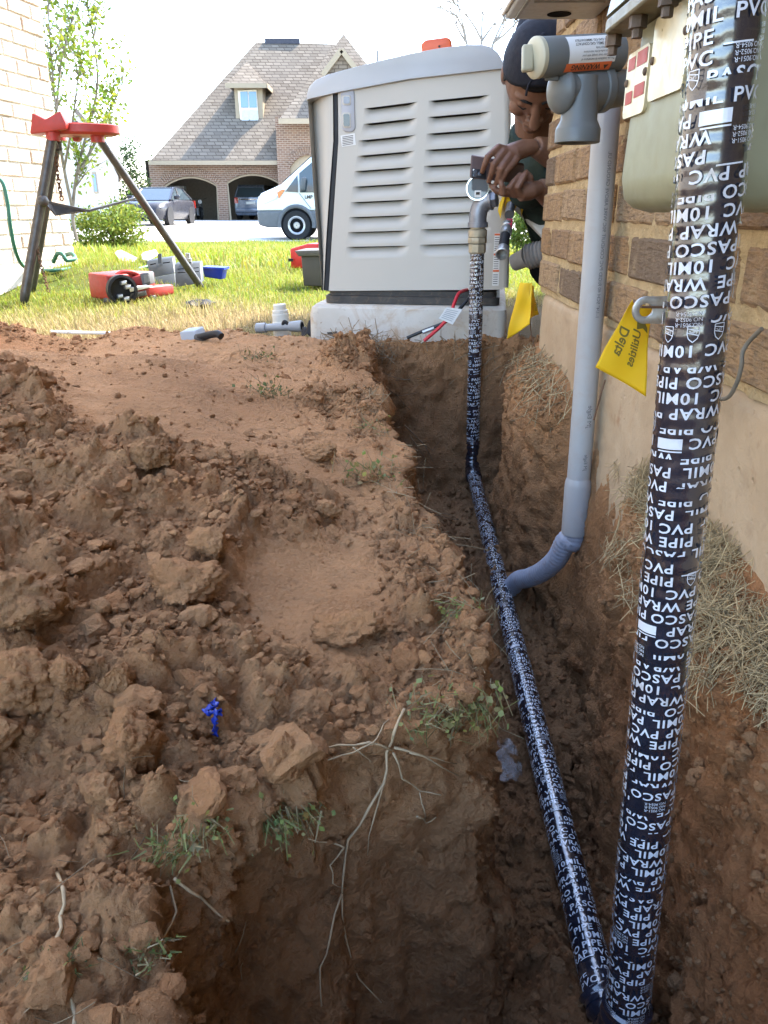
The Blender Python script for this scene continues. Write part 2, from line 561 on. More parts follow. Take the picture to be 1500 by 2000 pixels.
    def blocks(d, e, r, lo): return sstep(.02, .34, e - d) * (.55 + .45 * np.clip(1 - d, 0, 1)) * (r > lo) * (.25 + r)
    b1 = blocks(d1, e1, r1, .5); b2 = blocks(d2, e2, r2, .3); b3 = blocks(d3, e3, r3, .15)
    d4, e4, r4 = worley(Q + .004 * np.stack([fbm(Q, 80, 2, 91), fbm(Q, 80, 2, 92), fbm(Q, 80, 2, 93)], 1), 120, 44)
    b4 = blocks(d4, e4, r4, .2)
    fine = .0055 * fbm(Q, 62, 5, 53, .65) + .0038 * b4
    big_w = Q + .03 * np.stack([fbm(Q, 9, 3, 34), fbm(Q, 9, 3, 35), fbm(Q, 9, 3, 36)], 1)
    d0, e0, r0 = worley(big_w, 5.2, 40); b0 = blocks(d0, e0, r0, .45)
    lip = np.exp(-np.clip(np.interp(Y, ys, XLs) - X, 0, 1) / .05) * (X < np.interp(Y, ys, XLs) + .002)
    disp = flat * (.030 * fbm(Q, 3.2, 3, 51) + .018 * fbm(Q, 10, 4, 52, .6) * (.3 + cl))
    disp += flat * cl * (.030 * b0 + .026 * b1 + .014 * b2 * (.3 + .7 * (r1 > .4)) + .009 * b3)
    disp += flat * fine * (.30 + 1.0 * cl)
    disp -= .012 * lip * flat * np.clip(fbm(Q, 16, 3, 59) + .2, 0, 1)
    # ledges, cracks and pushed slabs
    rid = 1 - np.abs(fbm(Q, 6.5, 3, 55)); disp += flat * .012 * cl * (np.clip(rid - .72, 0, 1) * 3.4)
    crk = np.abs(fbm(Q, 9, 4, 57)); disp -= flat * .010 * sstep(.035, .0, crk) * sstep(.0, .3, fbm(Q, 2.5, 2, 58))
    # cut faces: gouges that run downwards, lumps, pits
    Qs = Q * np.array([1, 1, .22])
    wall = .026 * fbm(Q, 7, 4, 61, .55) + .012 * fbm(Qs, 26, 3, 62) + .014 * fbm(Q, 34, 5, 63, .65) + .012 * b1 * (r1 > .6) + .008 * b2 * (r2 > .6) + .005 * b3 + .0035 * b4
    wall -= .020 * np.clip(fbm(Q, 14, 3, 66) - .28, 0, 1) * 2
    disp += wallm * wall
    fl = (Z < -.26) & (Nf[:, 2] > .5)
    fl = fl & (np.abs(X - .262) > -1)
    disp += fl * (.008 * b2 + .006 * b3 + .003 * b4 + .01 * fbm(Q, 20, 3, 71))
    edge = sstep(.385, .36, X)      # keep the wall foot tidy
    disp = disp * np.where(Y < 1.99, .35 + .65 * edge, 1)
    # keep the pad and the lawn rim calm
    calm = sstep(2.36, 2.42, Y) * sstep(-.32, -.22, X)
    disp = disp * (1 - .7 * calm)
    Q2 = Q + Nf * disp[:, None]
    P2 = Q2.reshape(P.shape)
    ii = np.arange(ny * nx).reshape(ny, nx)
    F = np.stack([ii[:-1, :-1], ii[:-1, 1:], ii[1:, 1:], ii[1:, :-1]], -1).reshape(-1, 4)
    me = bpy.data.meshes.new('ground')
    me.vertices.add(len(Q2)); me.vertices.foreach_set('co', Q2.astype(np.float32).ravel())
    me.loops.add(F.size); me.loops.foreach_set('vertex_index', F.astype(np.int32).ravel())
    me.polygons.add(len(F)); me.polygons.foreach_set('loop_start', np.arange(0, F.size, 4, dtype=np.int32)); me.polygons.foreach_set('loop_total', np.full(len(F), 4, np.int32))
    me.update(calc_edges=True); me.validate()
    me.polygons.foreach_set('use_smooth', [True] * len(F))
    damp_shade = np.clip(sstep(.0, -.25, Q2[:, 2]) * .95 + .35 * wallm + .25 * np.clip(fbm(Q2, 2.6, 3, 84) * 2 - .1, 0, 1) + .30 * cl * flat, 0, 1) * (.8 + .5 * fbm(Q2, 6, 3, 81))  # depth and cut faces shaded into the colour; patches and crumbs moist
    red = np.clip(sstep(.12, .30, X) * sstep(1.1, .7, Y) * .9 + .8 * g(-1.25, 2.15, .16) + .35 * fbm(Q2, 3, 2, 82), 0, 1)
    for nm, arr in (('damp_shade', damp_shade), ('redclay', red)):
        at = me.attributes.new(nm, 'FLOAT', 'POINT'); at.data.foreach_set('value', np.clip(arr, 0, 1).astype(np.float32))
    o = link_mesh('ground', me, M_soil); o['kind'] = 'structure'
    Nn = normals(P2).reshape(-1, 3)
    return o, Q2, Nn, cl, wallm, F
ground, GV, GN, GCL, GWALL, GF = make_soil()
from mathutils.bvhtree import BVHTree
SOIL = BVHTree.FromPolygons([tuple(p) for p in GV[:, :]], [tuple(f) for f in GF.tolist()])
def soil_z(x, y, default=0.0, top=1.0):
    h = SOIL.ray_cast(Vector((x, y, top)), Vector((0, 0, -1)))
    return h[0].z if h[0] is not None else default
def soil_px(px, py):
    """the spot of earth met along a sight line of the photo"""
    h = SOIL.ray_cast(Vector((0, 0, CAM_Z)), ray(px, py).normalized())
    return h[0], h[1]

# ------------------------------------------------------------------ lawn sheet
def lawn_z(x, y):
    """gentle rise towards the left house, flat beyond"""
    x = np.asarray(x, float); y = np.asarray(y, float)
    r = .11 * sstep(4.3, 5.0, y) * sstep(9, 6, y) * sstep(-1.15, -1.7, x) - .25 * sstep(6.5, 18, y)
    return r + .012 * np.sin(x * 3.1 + y * 1.3) * sstep(2.4, 3.2, y)
def sheet(name, xs, ys, zf, mat, keep=None):
    X, Y = np.meshgrid(xs, ys)
    Z = zf(X, Y)
    ii = np.arange(X.size).reshape(X.shape)
    F = np.stack([ii[:-1, :-1], ii[:-1, 1:], ii[1:, 1:], ii[1:, :-1]], -1).reshape(-1, 4)
    if keep is not None:
        cx = (X[:-1, :-1] + X[1:, 1:]).ravel() / 2; cy = (Y[:-1, :-1] + Y[1:, 1:]).ravel() / 2
        F = F[keep(cx, cy)]
    me = bpy.data.meshes.new(name)
    me.from_pydata(np.stack([X.ravel(), Y.ravel(), Z.ravel()], 1).tolist(), [], F.tolist())
    me.polygons.foreach_set('use_smooth', [True] * len(me.polygons))
    o = link_mesh(name, me, mat)
    return o
def dryness(x, y):
    return np.clip(1.1 * sstep(4.6, 2.7, y - .25 * (x + .8)) + .25 * np.sin(x * 4 + y * 3) * .5, 0, 1)
_xs = np.concatenate([np.array([-400, -150, -60, -25, -12, -8, -6, -5]), np.arange(-4, 4.01, .1), np.array([5, 6, 8, 12, 25, 60, 150, 400])])
_ys = np.concatenate([np.array([-60, -20, -8, -3, -1, 0]), np.arange(.2, 8, .1), np.arange(8, 22.6, .5), np.array([24, 30, 60, 150, 400, 900])])
lawn = sheet('lawn', _xs, _ys, lambda X, Y: lawn_z(X, Y) - .004, M_lawn,
             lambda cx, cy: ~((cy < 2.45) & (cx > -1.5)) | ((cy > 2.15) & (cx < -.35)) & (cx > -9))
lawn['kind'] = 'structure'
_v = np.zeros(len(lawn.data.vertices) * 3); lawn.data.vertices.foreach_get('co', _v); _v = _v.reshape(-1, 3)
_a = lawn.data.attributes.new('dry', 'FLOAT', 'POINT'); _a.data.foreach_set('value', dryness(_v[:, 0], _v[:, 1]).astype(np.float32))

# ------------------------------------------------------------------ driveway: pale concrete between the lawn and the far garage
def concrete_material():
    t = NT('driveway_concrete', 0.85, 0.2)
    t.col(t.mix(t.mapr(t.noise(1.5, 6, .65), .3, .7, 0, 1), (.46, .43, .38), (.56, .53, .48)))
    t.bump(t.noise(40, 5), .3, .01)
    return t.m
M_concrete = concrete_material()
_d = MB()
_d.add([(-18, 18.6, -.235), (-9.5, 18.6, -.235), (-1.2, 20.0, -.235), (9, 20.0, -.235), (9, 42.6, .045), (-18, 42.6, .045), (9, 52, .05), (-18, 52, .05)], [(0, 1, 2, 3, 4, 5), (5, 4, 6, 7)])
drv = _d.build('driveway', M_concrete); drv['kind'] = 'structure'

# ------------------------------------------------------------------ loose clods
def ico(level):
    bm = bmesh.new(); bmesh.ops.create_icosphere(bm, subdivisions=level, radius=1)
    bm.verts.index_update()
    v = np.array([p.co[:] for p in bm.verts]); f = np.array([[q.index for q in p.verts] for p in bm.faces]); bm.free()
    return v, f
def clod_shape(level, seed, rough=.28):
    v, f = ico(level)
    r = np.random.default_rng(seed)
    o = r.uniform(-50, 50, 3)
    k = 1 + rough * 1.3 * fbm(v + o, 1.1, 2, seed)
    v = v * k[:, None] * r.uniform(.70, 1.2, 3)
    # broken flat sides
    for _ in range(9):
        n = r.normal(size=3); n /= np.linalg.norm(n)
        c = r.uniform(.42, .8)
        dd = v @ n - c
        v = v - np.clip(dd, 0, None)[:, None] * n * .92
    nrm = v / (np.linalg.norm(v, axis=1, keepdims=True) + 1e-9)
    d, e, q = worley(v + o, 2.6, seed)
    k2 = rough * .35 * fbm(v + o, 3.2, 4, seed + 5, .6) + .10 * (sstep(.02, .4, e - d) - .5)
    if level >= 3: 
        d, e, q = worley(v + o, 7, seed + 1); k2 = k2 + .05 * (sstep(.02, .4, e - d) - .5) + .04 * fbm(v + o, 10, 3, seed + 8, .6)
    return v + nrm * k2[:, None], f
def rotm(r):
    q = r.normal(size=4); q /= np.linalg.norm(q); w, x, y, z = q
    return np.array([[1 - 2 * (y * y + z * z), 2 * (x * y - z * w), 2 * (x * z + y * w)], [2 * (x * y + z * w), 1 - 2 * (x * x + z * z), 2 * (y * z - x * w)], [2 * (x * z - y * w), 2 * (y * z + x * w), 1 - 2 * (x * x + y * y)]])
def np_mesh(name, V, F, mat, smooth=True, parent=None):
    me = bpy.data.meshes.new(name)
    V = np.asarray(V, np.float32); F = np.asarray(F, np.int32); k = F.shape[1]
    me.vertices.add(len(V)); me.vertices.foreach_set('co', V.ravel())
    me.loops.add(F.size); me.loops.foreach_set('vertex_index', F.ravel())
    me.polygons.add(len(F)); me.polygons.foreach_set('loop_start', np.arange(0, F.size, k, dtype=np.int32)); me.polygons.foreach_set('loop_total', np.full(len(F), k, np.int32))
    me.update(calc_edges=True)
    me.polygons.foreach_set('use_smooth', [smooth] * len(F))
    return link_mesh(name, me, mat, parent)

def scatter_clods():
    r = np.random.default_rng(99)
    small = [clod_shape(1, 300 + i, .3) for i in range(8)]
    big = [clod_shape(3, 400 + i, .3) for i in range(14)]; mid = [clod_shape(2, 500 + i, .3) for i in range(14)]
    X, Y, Z = GV.T
    vis = (Y > .28) & (Y < 2.5) & (X > -1.45) & (X < .37)
    Vs = []; Fs = []; n0 = 0; damp_shades = []; redl = []
    def place(mask, w, n, lo, hi, p, sink):
        nonlocal n0
        idx = np.nonzero(mask)[0]; ww = w[idx] / w[idx].sum()
        for i in r.choice(idx, n, p=ww):
            s = lo + (hi - lo) * r.random() ** p
            L_ = big if s > .014 else (mid if s > .006 else small); v, f = L_[r.integers(len(L_))]
            q = (v @ rotm(r).T) * s * np.array([1, 1, .8])
            q = q + GV[i] + GN[i] * s * sink
            Vs.append(q); Fs.append(f + n0); n0 += len(q)
            damp_shades.append(np.full(len(q), np.clip((-.04 - GV[i][2]) / .26, 0, .8) * .8 + .12 + r.random() * .38)); redl.append(np.full(len(q), r.random() ** 3 * .6))  # crumbs low in the cut painted darker as shade, the rest random
    area = 1 / (1 + 0 * X)
    dens = np.clip(Y, .4, 2.2) ** 1.0
    top = vis & (GN[:, 2] > .45) & (Z > -.15) & (X < .2)
    place(top, GCL ** 1.6 * dens, 24000, .0011, .0065, 2.4, .35)
    place(top, GCL ** 1.6 * dens, 1900, .0055, .014, 2.0, .2)
    place(top, GCL ** 1.6 * dens, 170, .012, .024, 2.0, .12)
    place(top, GCL ** 2 * dens, 22, .018, .032, 1.6, .05)
    flr = vis & (Z < -.25) & (GN[:, 2] > .4)
    place(flr, np.ones_like(X), 4500, .0014, .010, 2.5, .35)
    place(flr, np.ones_like(X), 110, .01, .026, 2, .3)
    wl = vis & (GWALL > .5) & (Z > -.33)
    place(wl, np.ones_like(X), 7000, .0010, .0055, 2.0, .1)
    rb = vis & (X > .2) & (Z > -.12) & (GN[:, 2] > .3)
    place(rb, np.ones_like(X), 3500, .0012, .009, 2.4, .3)
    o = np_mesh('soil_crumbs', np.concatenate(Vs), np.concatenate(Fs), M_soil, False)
    for nm, l in (('damp_shade', damp_shades), ('redclay', redl)):
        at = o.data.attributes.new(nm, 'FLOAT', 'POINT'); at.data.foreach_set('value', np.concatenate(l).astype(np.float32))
    o['kind'] = 'stuff'; tag(o, 'loose brown soil crumbs and small clods strewn over the heap', 'soil')
scatter_clods()

def big_clod(px, py, r0, sq, seed, label, group='large clods on the spoil heap', red=.0, damp_shade=0.0):
    p, n = soil_px(px, py)
    v, f = clod_shape(5, seed, .26)
    d, e, q = worley(v * 1.0 + seed, 16, seed); v = v * (1 + .022 * (sstep(.02, .4, e - d) - .5) + .03 * fbm(v, 22, 4, seed, .65))[:, None]
    v = v * np.array(sq) * r0
    c = np.array(p) + np.array([0, 0, r0 * sq[2] * .42])
    o = np_mesh('soil_clod', v, f, M_soil)
    o.location = c
    for nm, val in (('damp_shade', damp_shade), ('redclay', red)):
        at = o.data.attributes.new(nm, 'FLOAT', 'POINT'); at.data.foreach_set('value', np.full(len(v), val, np.float32))
    tag(o, label, 'clod', group)
big_clod(255, 1490, .034, (.95, .9, 1.15), 3, 'largest upright orange-brown clod left of the blue scrap', red=.35)
big_clod(375, 1425, .0165, (1.1, .9, .85), 8, 'small round clod touching the left side of the blue scrap', red=.1)
big_clod(680, 1245, .036, (1.35, .9, .62), 12, 'wide crumbly clod alone on the smooth soil near the trench edge', red=.25)
big_clod(575, 1285, .019, (1.3, .9, .7), 15, 'low clod just left of the wide crumbly clod')
big_clod(40, 1370, .036, (1.2, .9, .9), 19, 'flat-sided clod at the left edge of the picture, above the moss', red=.25)
big_clod(135, 1335, .019, (1.1, .9, .9), 23, 'fist-sized clod between the left edge and the largest clod', red=.2)
big_clod(230, 1350, .017, (.8, .9, 1.1), 27, 'narrow upright clod above the largest clod')
big_clod(640, 1005, .022, (1.2, 1, .8), 31, 'grey-brown clod under the grass tuft by the trench edge')
big_clod(625, 895, .033, (1.15, 1, .75), 35, 'rounded clod in the crumbly band in the middle of the heap')
big_clod(300, 905, .03, (1, 1, .9), 39, 'dark clod high on the left slope of the heap', damp_shade=.3)
big_clod(415, 1080, .026, (1, .9, 1), 43, 'clod with a smooth broken face in the middle of the heap')
big_clod(45, 1190, .05, (1.1, .9, .8), 47, 'dark lump at the left edge halfway up the heap', damp_shade=.35)
big_clod(360, 1160, .042, (1.2, .9, .8), 51, 'broad slab of clay pushed up left of the smooth patch', red=.2)
big_clod(560, 1500, .02, (.9, .9, 1), 55, 'orange clod at the lip of the pit above the hanging roots', red=.4)
# ================================================================== brick houses
def brick_material(name, cols, streak, rough=.9, smear=(.45, .34, .20)):
    t = NT(name, rough, .15)
    r = t.objrand()
    k = t.ramp(r, cols, 'CONSTANT')
    n = t.noise(9, 5, .65, vec=t.scaled((1.0, 4.0, 14.0)), dist=.8)
    k = t.mix(t.mapr(n, .45, .68, 0, .75), k, streak)
    n2 = t.noise(60, 5, .7)
    k = t.mix(t.mapr(n2, .5, .75, 0, .45), k, tuple(min(1, c * 2.0 + .03) for c in streak))
    sm = t.noise(7, 5, .7, dist=.6)
    k = t.mix(t.mapr(sm, .56, .68, 0, .55), k, smear)
    t.col(k)
    h = t.math('ADD', t.noise(55, 6, .7), t.math('MULTIPLY', t.noise(14, 4, .6, vec=t.scaled((1, 3, 12))), 1.2))
    t.bump(h, .8, .009)
    return t.m
M_brick = brick_material('tan_brick', [(0, (.30, .19, .105)), (.25, (.35, .225, .12)), (.45, (.24, .155, .09)), (.62, (.33, .20, .10)), (.8, (.19, .135, .09)), (.92, (.38, .26, .15))], (.14, .10, .07))
M_brick2 = brick_material('pale_brick', [(0, (.62, .55, .46)), (.3, (.56, .46, .36)), (.5, (.66, .59, .50)), (.7, (.46, .34, .25)), (.82, (.63, .56, .47)), (.93, (.40, .28, .20))], (.55, .44, .34))
def mortar_material(name, c):
    t = NT(name, .95, .1)
    k = t.mix(t.mapr(t.noise(25, 6, .7), .35, .7, 0, 1), c, tuple(x * .72 for x in c))
    t.col(t.mix(t.mapr(t.noise(160, 3, .6), .6, .75, 0, .5), k, tuple(min(1, x * 1.35) for x in c)))
    t.bump(t.math('ADD', t.noise(45, 7, .75), t.math('MULTIPLY', t.noise(220, 3), .5)), .9, .008)
    return t.m
M_mortar = mortar_material('sandy_mortar', (.52, .385, .215))
M_mortar2 = mortar_material('pale_mortar', (.64, .60, .54))
def slab_material():
    t = NT('slab_concrete', .9, .15)
    k = t.ramp(t.noise(5, 6, .65, dist=.5), [(.3, (.36, .255, .16)), (.6, (.44, .33, .215)), (.8, (.40, .27, .16))])
    k = t.mix(t.mapr(t.noise(30, 5, .7), .55, .75, 0, .5), k, (.28, .20, .135))
    k = t.mix(t.mapr(t.noise(14, 4, .6), .62, .72, 0, .6), k, (.27, .135, .065))
    t.col(k)
    pits = t.mapr(t.vor(38), 0, .12, -1, 0)
    t.bump(t.math('ADD', t.noise(70, 6, .7), pits), .5, .005)
    return t.m
M_slab = slab_material()
def brickwall_material():
    t = NT('brickwork_upper', .9, .15)
    b = t.n.new('ShaderNodeTexBrick')
    b.inputs['Color1'].default_value = (.32, .20, .11, 1); b.inputs['Color2'].default_value = (.24, .15, .09, 1); b.inputs['Mortar'].default_value = (.43, .32, .2, 1)
    b.inputs['Scale'].default_value = 1; b.inputs['Mortar Size'].default_value = .006; b.inputs['Brick Width'].default_value = .204; b.inputs['Row Height'].default_value = .0762
    mp = t.n.new('ShaderNodeMapping'); mp.inputs['Rotation'].default_value = (R(90), 0, R(90))
    cx = t.n.new('ShaderNodeCombineXYZ'); sx = t.n.new('ShaderNodeSeparateXYZ')
    t.l.new(t.co(), sx.inputs[0])
    t.l.new(t.math('ADD', sx.outputs['X'], sx.outputs['Y']), cx.inputs[0]); t.l.new(sx.outputs['Z'], cx.inputs[1])
    t.l.new(cx.outputs[0], b.inputs['Vector'])
    t.col(b.outputs['Color'])
    return t.m
M_brickwall = brickwall_material()
M_shingle_dark = simple('roof_shingle', (.16, .13, .11), .95, .1, var=.3, scale=20)
M_siding = simple('pale_siding', (.62, .60, .56), .8, .2)

def chamfer_brick(L, H, T, seed):
    """a brick lying along +Y, standing up +Z, its face towards -X; chamfered, a little uneven"""
    r = random.Random(seed)
    c = .0045
    def ring(x, m):
        return [(x, m + r.uniform(-.001, .001), m + r.uniform(-.0015, .0015)), (x, L - m + r.uniform(-.001, .001), m + r.uniform(-.0015, .0015)),
                (x, L - m + r.uniform(-.001, .001), H - m + r.uniform(-.0015, .0015)), (x, m + r.uniform(-.001, .001), H - m + r.uniform(-.0015, .0015))]
    vs = ring(T, 0) + ring(c, 0) + ring(0, c)
    fs = [(0, 1, 5, 4), (1, 2, 6, 5), (2, 3, 7, 6), (3, 0, 4, 7), (4, 5, 9, 8), (5, 6, 10, 9), (6, 7, 11, 10), (7, 4, 8, 11), (8, 9, 10, 11), (3, 2, 1, 0)]
    return vs, fs
def brick_meshes(lengths, H, T, n, mat):
    out = {}
    for L in lengths:
        out[L] = []
        for k in range(n):
            vs, fs = chamfer_brick(L, H, T, hash((round(L * 1000), k)) % 9999)
            me = bpy.data.meshes.new('brick'); me.from_pydata(vs, [], fs); me.materials.append(mat)
            out[L].append(me)
    return out
def lay_bricks(parent, meshes, Lf, Lh, org, ydir, zs, length, seed, skip=None):
    """running bond along ydir starting at org; faces look to the left of ydir"""
    r = random.Random(seed)
    yd = unit(ydir); ang = math.atan2(yd.y, yd.x) - math.pi / 2
    off = OFF[parent.name]
    for ci, z in enumerate(zs):
        s = 0.0 if ci % 2 == 0 else -(Lf / 2 + .005)
        first = True
        while s < length:
            L = Lf; st = s
            if st < 0:
                L = Lh; st = 0.0; nxt = Lf / 2 + .005
            else: nxt = st + Lf + .0115
            if st + L > length:
                if length - st < Lh: break
                L = Lh
            p = Vector(org) + yd * st + Vector((0, 0, z))
            o = bpy.data.objects.new('brick', r.choice(meshes[L])); COL.objects.link(o)
            o.parent = parent; OFF[o.name] = off
            o.location = p - off + Vector((-yd.y, yd.x, 0)) * r.uniform(.002, .006)
            o.rotation_euler = (r.uniform(-.006, .006), r.uniform(-.01, .01), ang + r.uniform(-.008, .008))
            s = nxt

WX = .385
CH = .0762
SLAB_Z = .238
hs = thing('brick_house', 'brown brick house wall on a concrete slab, close on the right', 'house', (WX, 1.0, 0))
CY = 1.985                      # the far corner
bmh = brick_meshes((.189, .088), .0605, .05, 8, M_brick)
zs = [SLAB_Z + .012 + CH * k for k in range(18)]
def lay_right():
    r = random.Random(11)
    for ci, z in enumerate(zs):
        end = CY - (.018 if ci == 0 else 0); k = 0
        while end > -.35:
            L_ = .088 if (k == 0 and ci % 2) else .189
            o = bpy.data.objects.new('brick', r.choice(bmh[L_])); COL.objects.link(o); o.parent = hs; OFF[o.name] = OFF[hs.name]
            o.location = Vector((WX - r.uniform(.000, .0045), end - L_, z + r.uniform(-.0015, .0015))) - OFF[hs.name]
            o.rotation_euler = (r.uniform(-.012, .012), r.uniform(-.012, .012), r.uniform(-.010, .010))
            end -= L_ + .0150; k += 1
lay_right()
def rough_mortar():
    # a raked, spilled mortar bed: a fine sheet with real relief between the bricks
    ny, nz = 620, 330
    Y = np.linspace(-.36, CY - .004, ny); Z = np.linspace(SLAB_Z, zs[-1] + CH, nz)
    YY, ZZ = np.meshgrid(Y, Z)
    P = np.stack([np.full(YY.size, WX), YY.ravel(), ZZ.ravel()], 1)
    x = WX + .0040 - .0045 * fbm(P, 30, 4, 5) - .0055 * np.clip(fbm(P, 55, 4, 9, .6), 0, 1)
    P[:, 0] = x
    ii = np.arange(YY.size).reshape(YY.shape)
    F = np.stack([ii[:-1, :-1], ii[1:, :-1], ii[1:, 1:], ii[:-1, 1:]], -1).reshape(-1, 4)
    off = np.array(OFF[hs.name])
    return np_mesh('mortar', P - off, F, M_mortar, True, hs)
rough_mortar()
b = MB(); b.box(WX + .018, 4.2, -2.2, CY - .008, SLAB_Z + .002, zs[-1] + CH - .001); b.build('wall', M_mortar, hs)
b = MB(); b.box(WX + .002, 4.2, -2.2, CY - .005, zs[-1] + CH + .001, 3.0); b.build('upper_wall', M_brickwall, hs)
b = MB(); b.box(1.28, 4.2, 1.986, 4.67, .0, 4.3); b.build('rear_wall', M_brickwall, hs)
def slab_part():
    # slab edge with a worn rounded corner and a rough face
    ny, nz = 260, 80
    Y = np.concatenate([np.linspace(-.6, 1.93, ny), 1.93 + .04 * np.sin(np.linspace(.1, 1, 10) * math.pi / 2)])
    X0 = np.concatenate([np.full(ny, 0.0), .04 * (1 - np.cos(np.linspace(.1, 1, 10) * math.pi / 2))])
    Y = np.append(Y, 1.97); X0 = np.append(X0, .5)
    Z = np.linspace(-.45, SLAB_Z, nz)
    YY, ZZ = np.meshgrid(Y, Z); XX = np.repeat(X0[None], nz, 0) + WX + .001
    P = np.stack([XX.ravel(), YY.ravel(), ZZ.ravel()], 1)
    P[:, 0] += .006 * fbm(P, 6, 4, 15) + .002 * fbm(P, 40, 3, 16) + .010 * sstep(SLAB_Z - .012, SLAB_Z, P[:, 2])
    ii = np.arange(YY.size).reshape(YY.shape)
    F = np.stack([ii[:-1, :-1], ii[1:, :-1], ii[1:, 1:], ii[:-1, 1:]], -1).reshape(-1, 4)
    np_mesh('slab', P - np.array(OFF[hs.name]), F, M_slab, True, hs)
slab_part()
def hip(x0, x1, y0, y1, z0, ridge_z, name):
    b = MB(); xm = (x0 + x1) / 2; h = min((x1 - x0), (y1 - y0)) / 2
    if (y1 - y0) >= (x1 - x0): r = [(xm, y0 + h, ridge_z), (xm, y1 - h, ridge_z)]
    else: r = [(x0 + h, (y0 + y1) / 2, ridge_z), (x1 - h, (y0 + y1) / 2, ridge_z)]
    e = [(x0, y0), (x0, y1), (x1, y1), (x1, y0)]
    V = [(x, y, z0) for x, y in e] + [(x, y, z0 + .12) for x, y in e] + r
    if (y1 - y0) >= (x1 - x0): top = [(4, 5, 9, 8), (6, 7, 8, 9), (5, 6, 9), (7, 4, 8)]
    else: top = [(4, 5, 8), (5, 6, 9, 8), (6, 7, 9), (7, 4, 8, 9)]
    b.add(V, [(0, 3, 2, 1), (0, 1, 5, 4), (1, 2, 6, 5), (2, 3, 7, 6), (3, 0, 4, 7)] + top)
    b.build(name, M_shingle_dark, hs)
hip(.26, 4.5, -2.5, 1.98, 3.001, 4.5, 'roof')
hip(1.20, 4.5, 1.99, 4.74, 4.301, 5.2, 'rear_roof')

# ---- bright brick house on the left
LA = Vector((-2.045, 4.9, .0)); ld = unit((.19, 1, 0))
lend = LA + ld * .30
LZ0 = .145
lh = thing('brick_house', 'sunlit pale brick house corner at the left edge of the picture', 'house', (lend.x, lend.y, 0))
bm2 = brick_meshes((.197, .094), .0655, .06, 5, M_brick2)
lstart = lend - ld * 1.92
# faces must look towards +X: lay from the far end towards the viewer
def lay_left():
    r = random.Random(3)
    yd = -ld; ang = math.atan2(yd.y, yd.x) - math.pi / 2
    for ci in range(31):
        z = LZ0 + .008 + ci * .0762
        s = 0 if ci % 2 == 0 else -1
        st = 0.0; k = 0
        while st < 1.9:
            L = .094 if (k == 0 and ci % 2) else .197
            o = bpy.data.objects.new('brick', r.choice(bm2[L])); COL.objects.link(o); o.parent = lh; OFF[o.name] = OFF[lh.name]
            o.location = lend + yd * st + Vector((0, 0, z)) - OFF[lh.name] + Vector((ld.y, -ld.x, 0)) * r.uniform(0, .004)
            o.rotation_euler = (0, 0, ang)
            st += L + .011; k += 1
lay_left()
nrm = Vector((ld.y, -ld.x, 0))       # outward, towards +X
b = MB()
q0 = lend - nrm * .008; q1 = lend - ld * 6.5 - nrm * .008
def quadbox(p, q, nn, depth, z0, z1):
    P = [p, q, q - nn * depth, p - nn * depth]
    return [Vector((v.x, v.y, z0)) for v in P] + [Vector((v.x, v.y, z1)) for v in P]
BOXF = [(0, 3, 2, 1), (4, 5, 6, 7), (0, 1, 5, 4), (1, 2, 6, 5), (2, 3, 7, 6), (3, 0, 4, 7)]
b.add(quadbox(q0, q1, nrm, 4, LZ0 + .002, 4.6), BOXF); b.build('wall', M_mortar2, lh)
b = MB(); b.add(quadbox(lend + nrm * .012 + ld * .015, lend - ld * 6.5 + nrm * .012, nrm, 4, -.2, LZ0), BOXF); b.build('slab', simple('pale_slab', (.56, .52, .46), .9, .1, bump=.3), lh)
# ================================================================== gas meter, regulator, conduit on the right wall
M_meter = simple('meter_paint', (.27, .265, .165), .42, .4, var=.10, scale=14, dirt=(.23, .19, .10), dirt_amt=.35)
M_meterdark = simple('meter_rim_paint', (.21, .185, .12), .5, .4, var=.2, scale=30, dirt=(.10, .06, .035), dirt_amt=.7)
M_reg = simple('regulator_paint', (.13, .138, .134), .42, .4, var=.06, scale=20)
M_cap = simple('cream_plastic', (.46, .42, .30), .45, .4, var=.05)
M_bolt = simple('rusty_bolt', (.12, .085, .06), .7, .4, .3, var=.4, scale=60)
M_plate = simple('label_plate', (.60, .50, .30), .35, .5, .2, var=.18, scale=25)
M_red = simple('label_red', (.42, .055, .035), .5, .3)
M_ink = simple('dark_ink', (.06, .05, .04), .6, .2)
M_white = simple('label_white', (.72, .71, .68), .5, .3, var=.05)
M_orange_lab = simple('label_orange', (.72, .16, .05), .5, .3, var=.05)
M_black = simple('black_rubber', (.018, .018, .02), .55, .3)
M_hole = simple('dark_hollow', (.008, .008, .009), .9, .05)
M_galv = simple('galvanised', (.42, .42, .41), .42, .5, .75, var=.25, scale=40, dirt=(.30, .24, .15), dirt_amt=.5)
M_conduit = simple('grey_pvc', (.36, .36, .36), .38, .4, var=.04, scale=9, dirt=(.33, .20, .10), dirt_amt=.22)
M_flex = simple('blue_grey_flex', (.31, .34, .42), .45, .35, var=.08, scale=20, dirt=(.25, .15, .08), dirt_amt=.6)

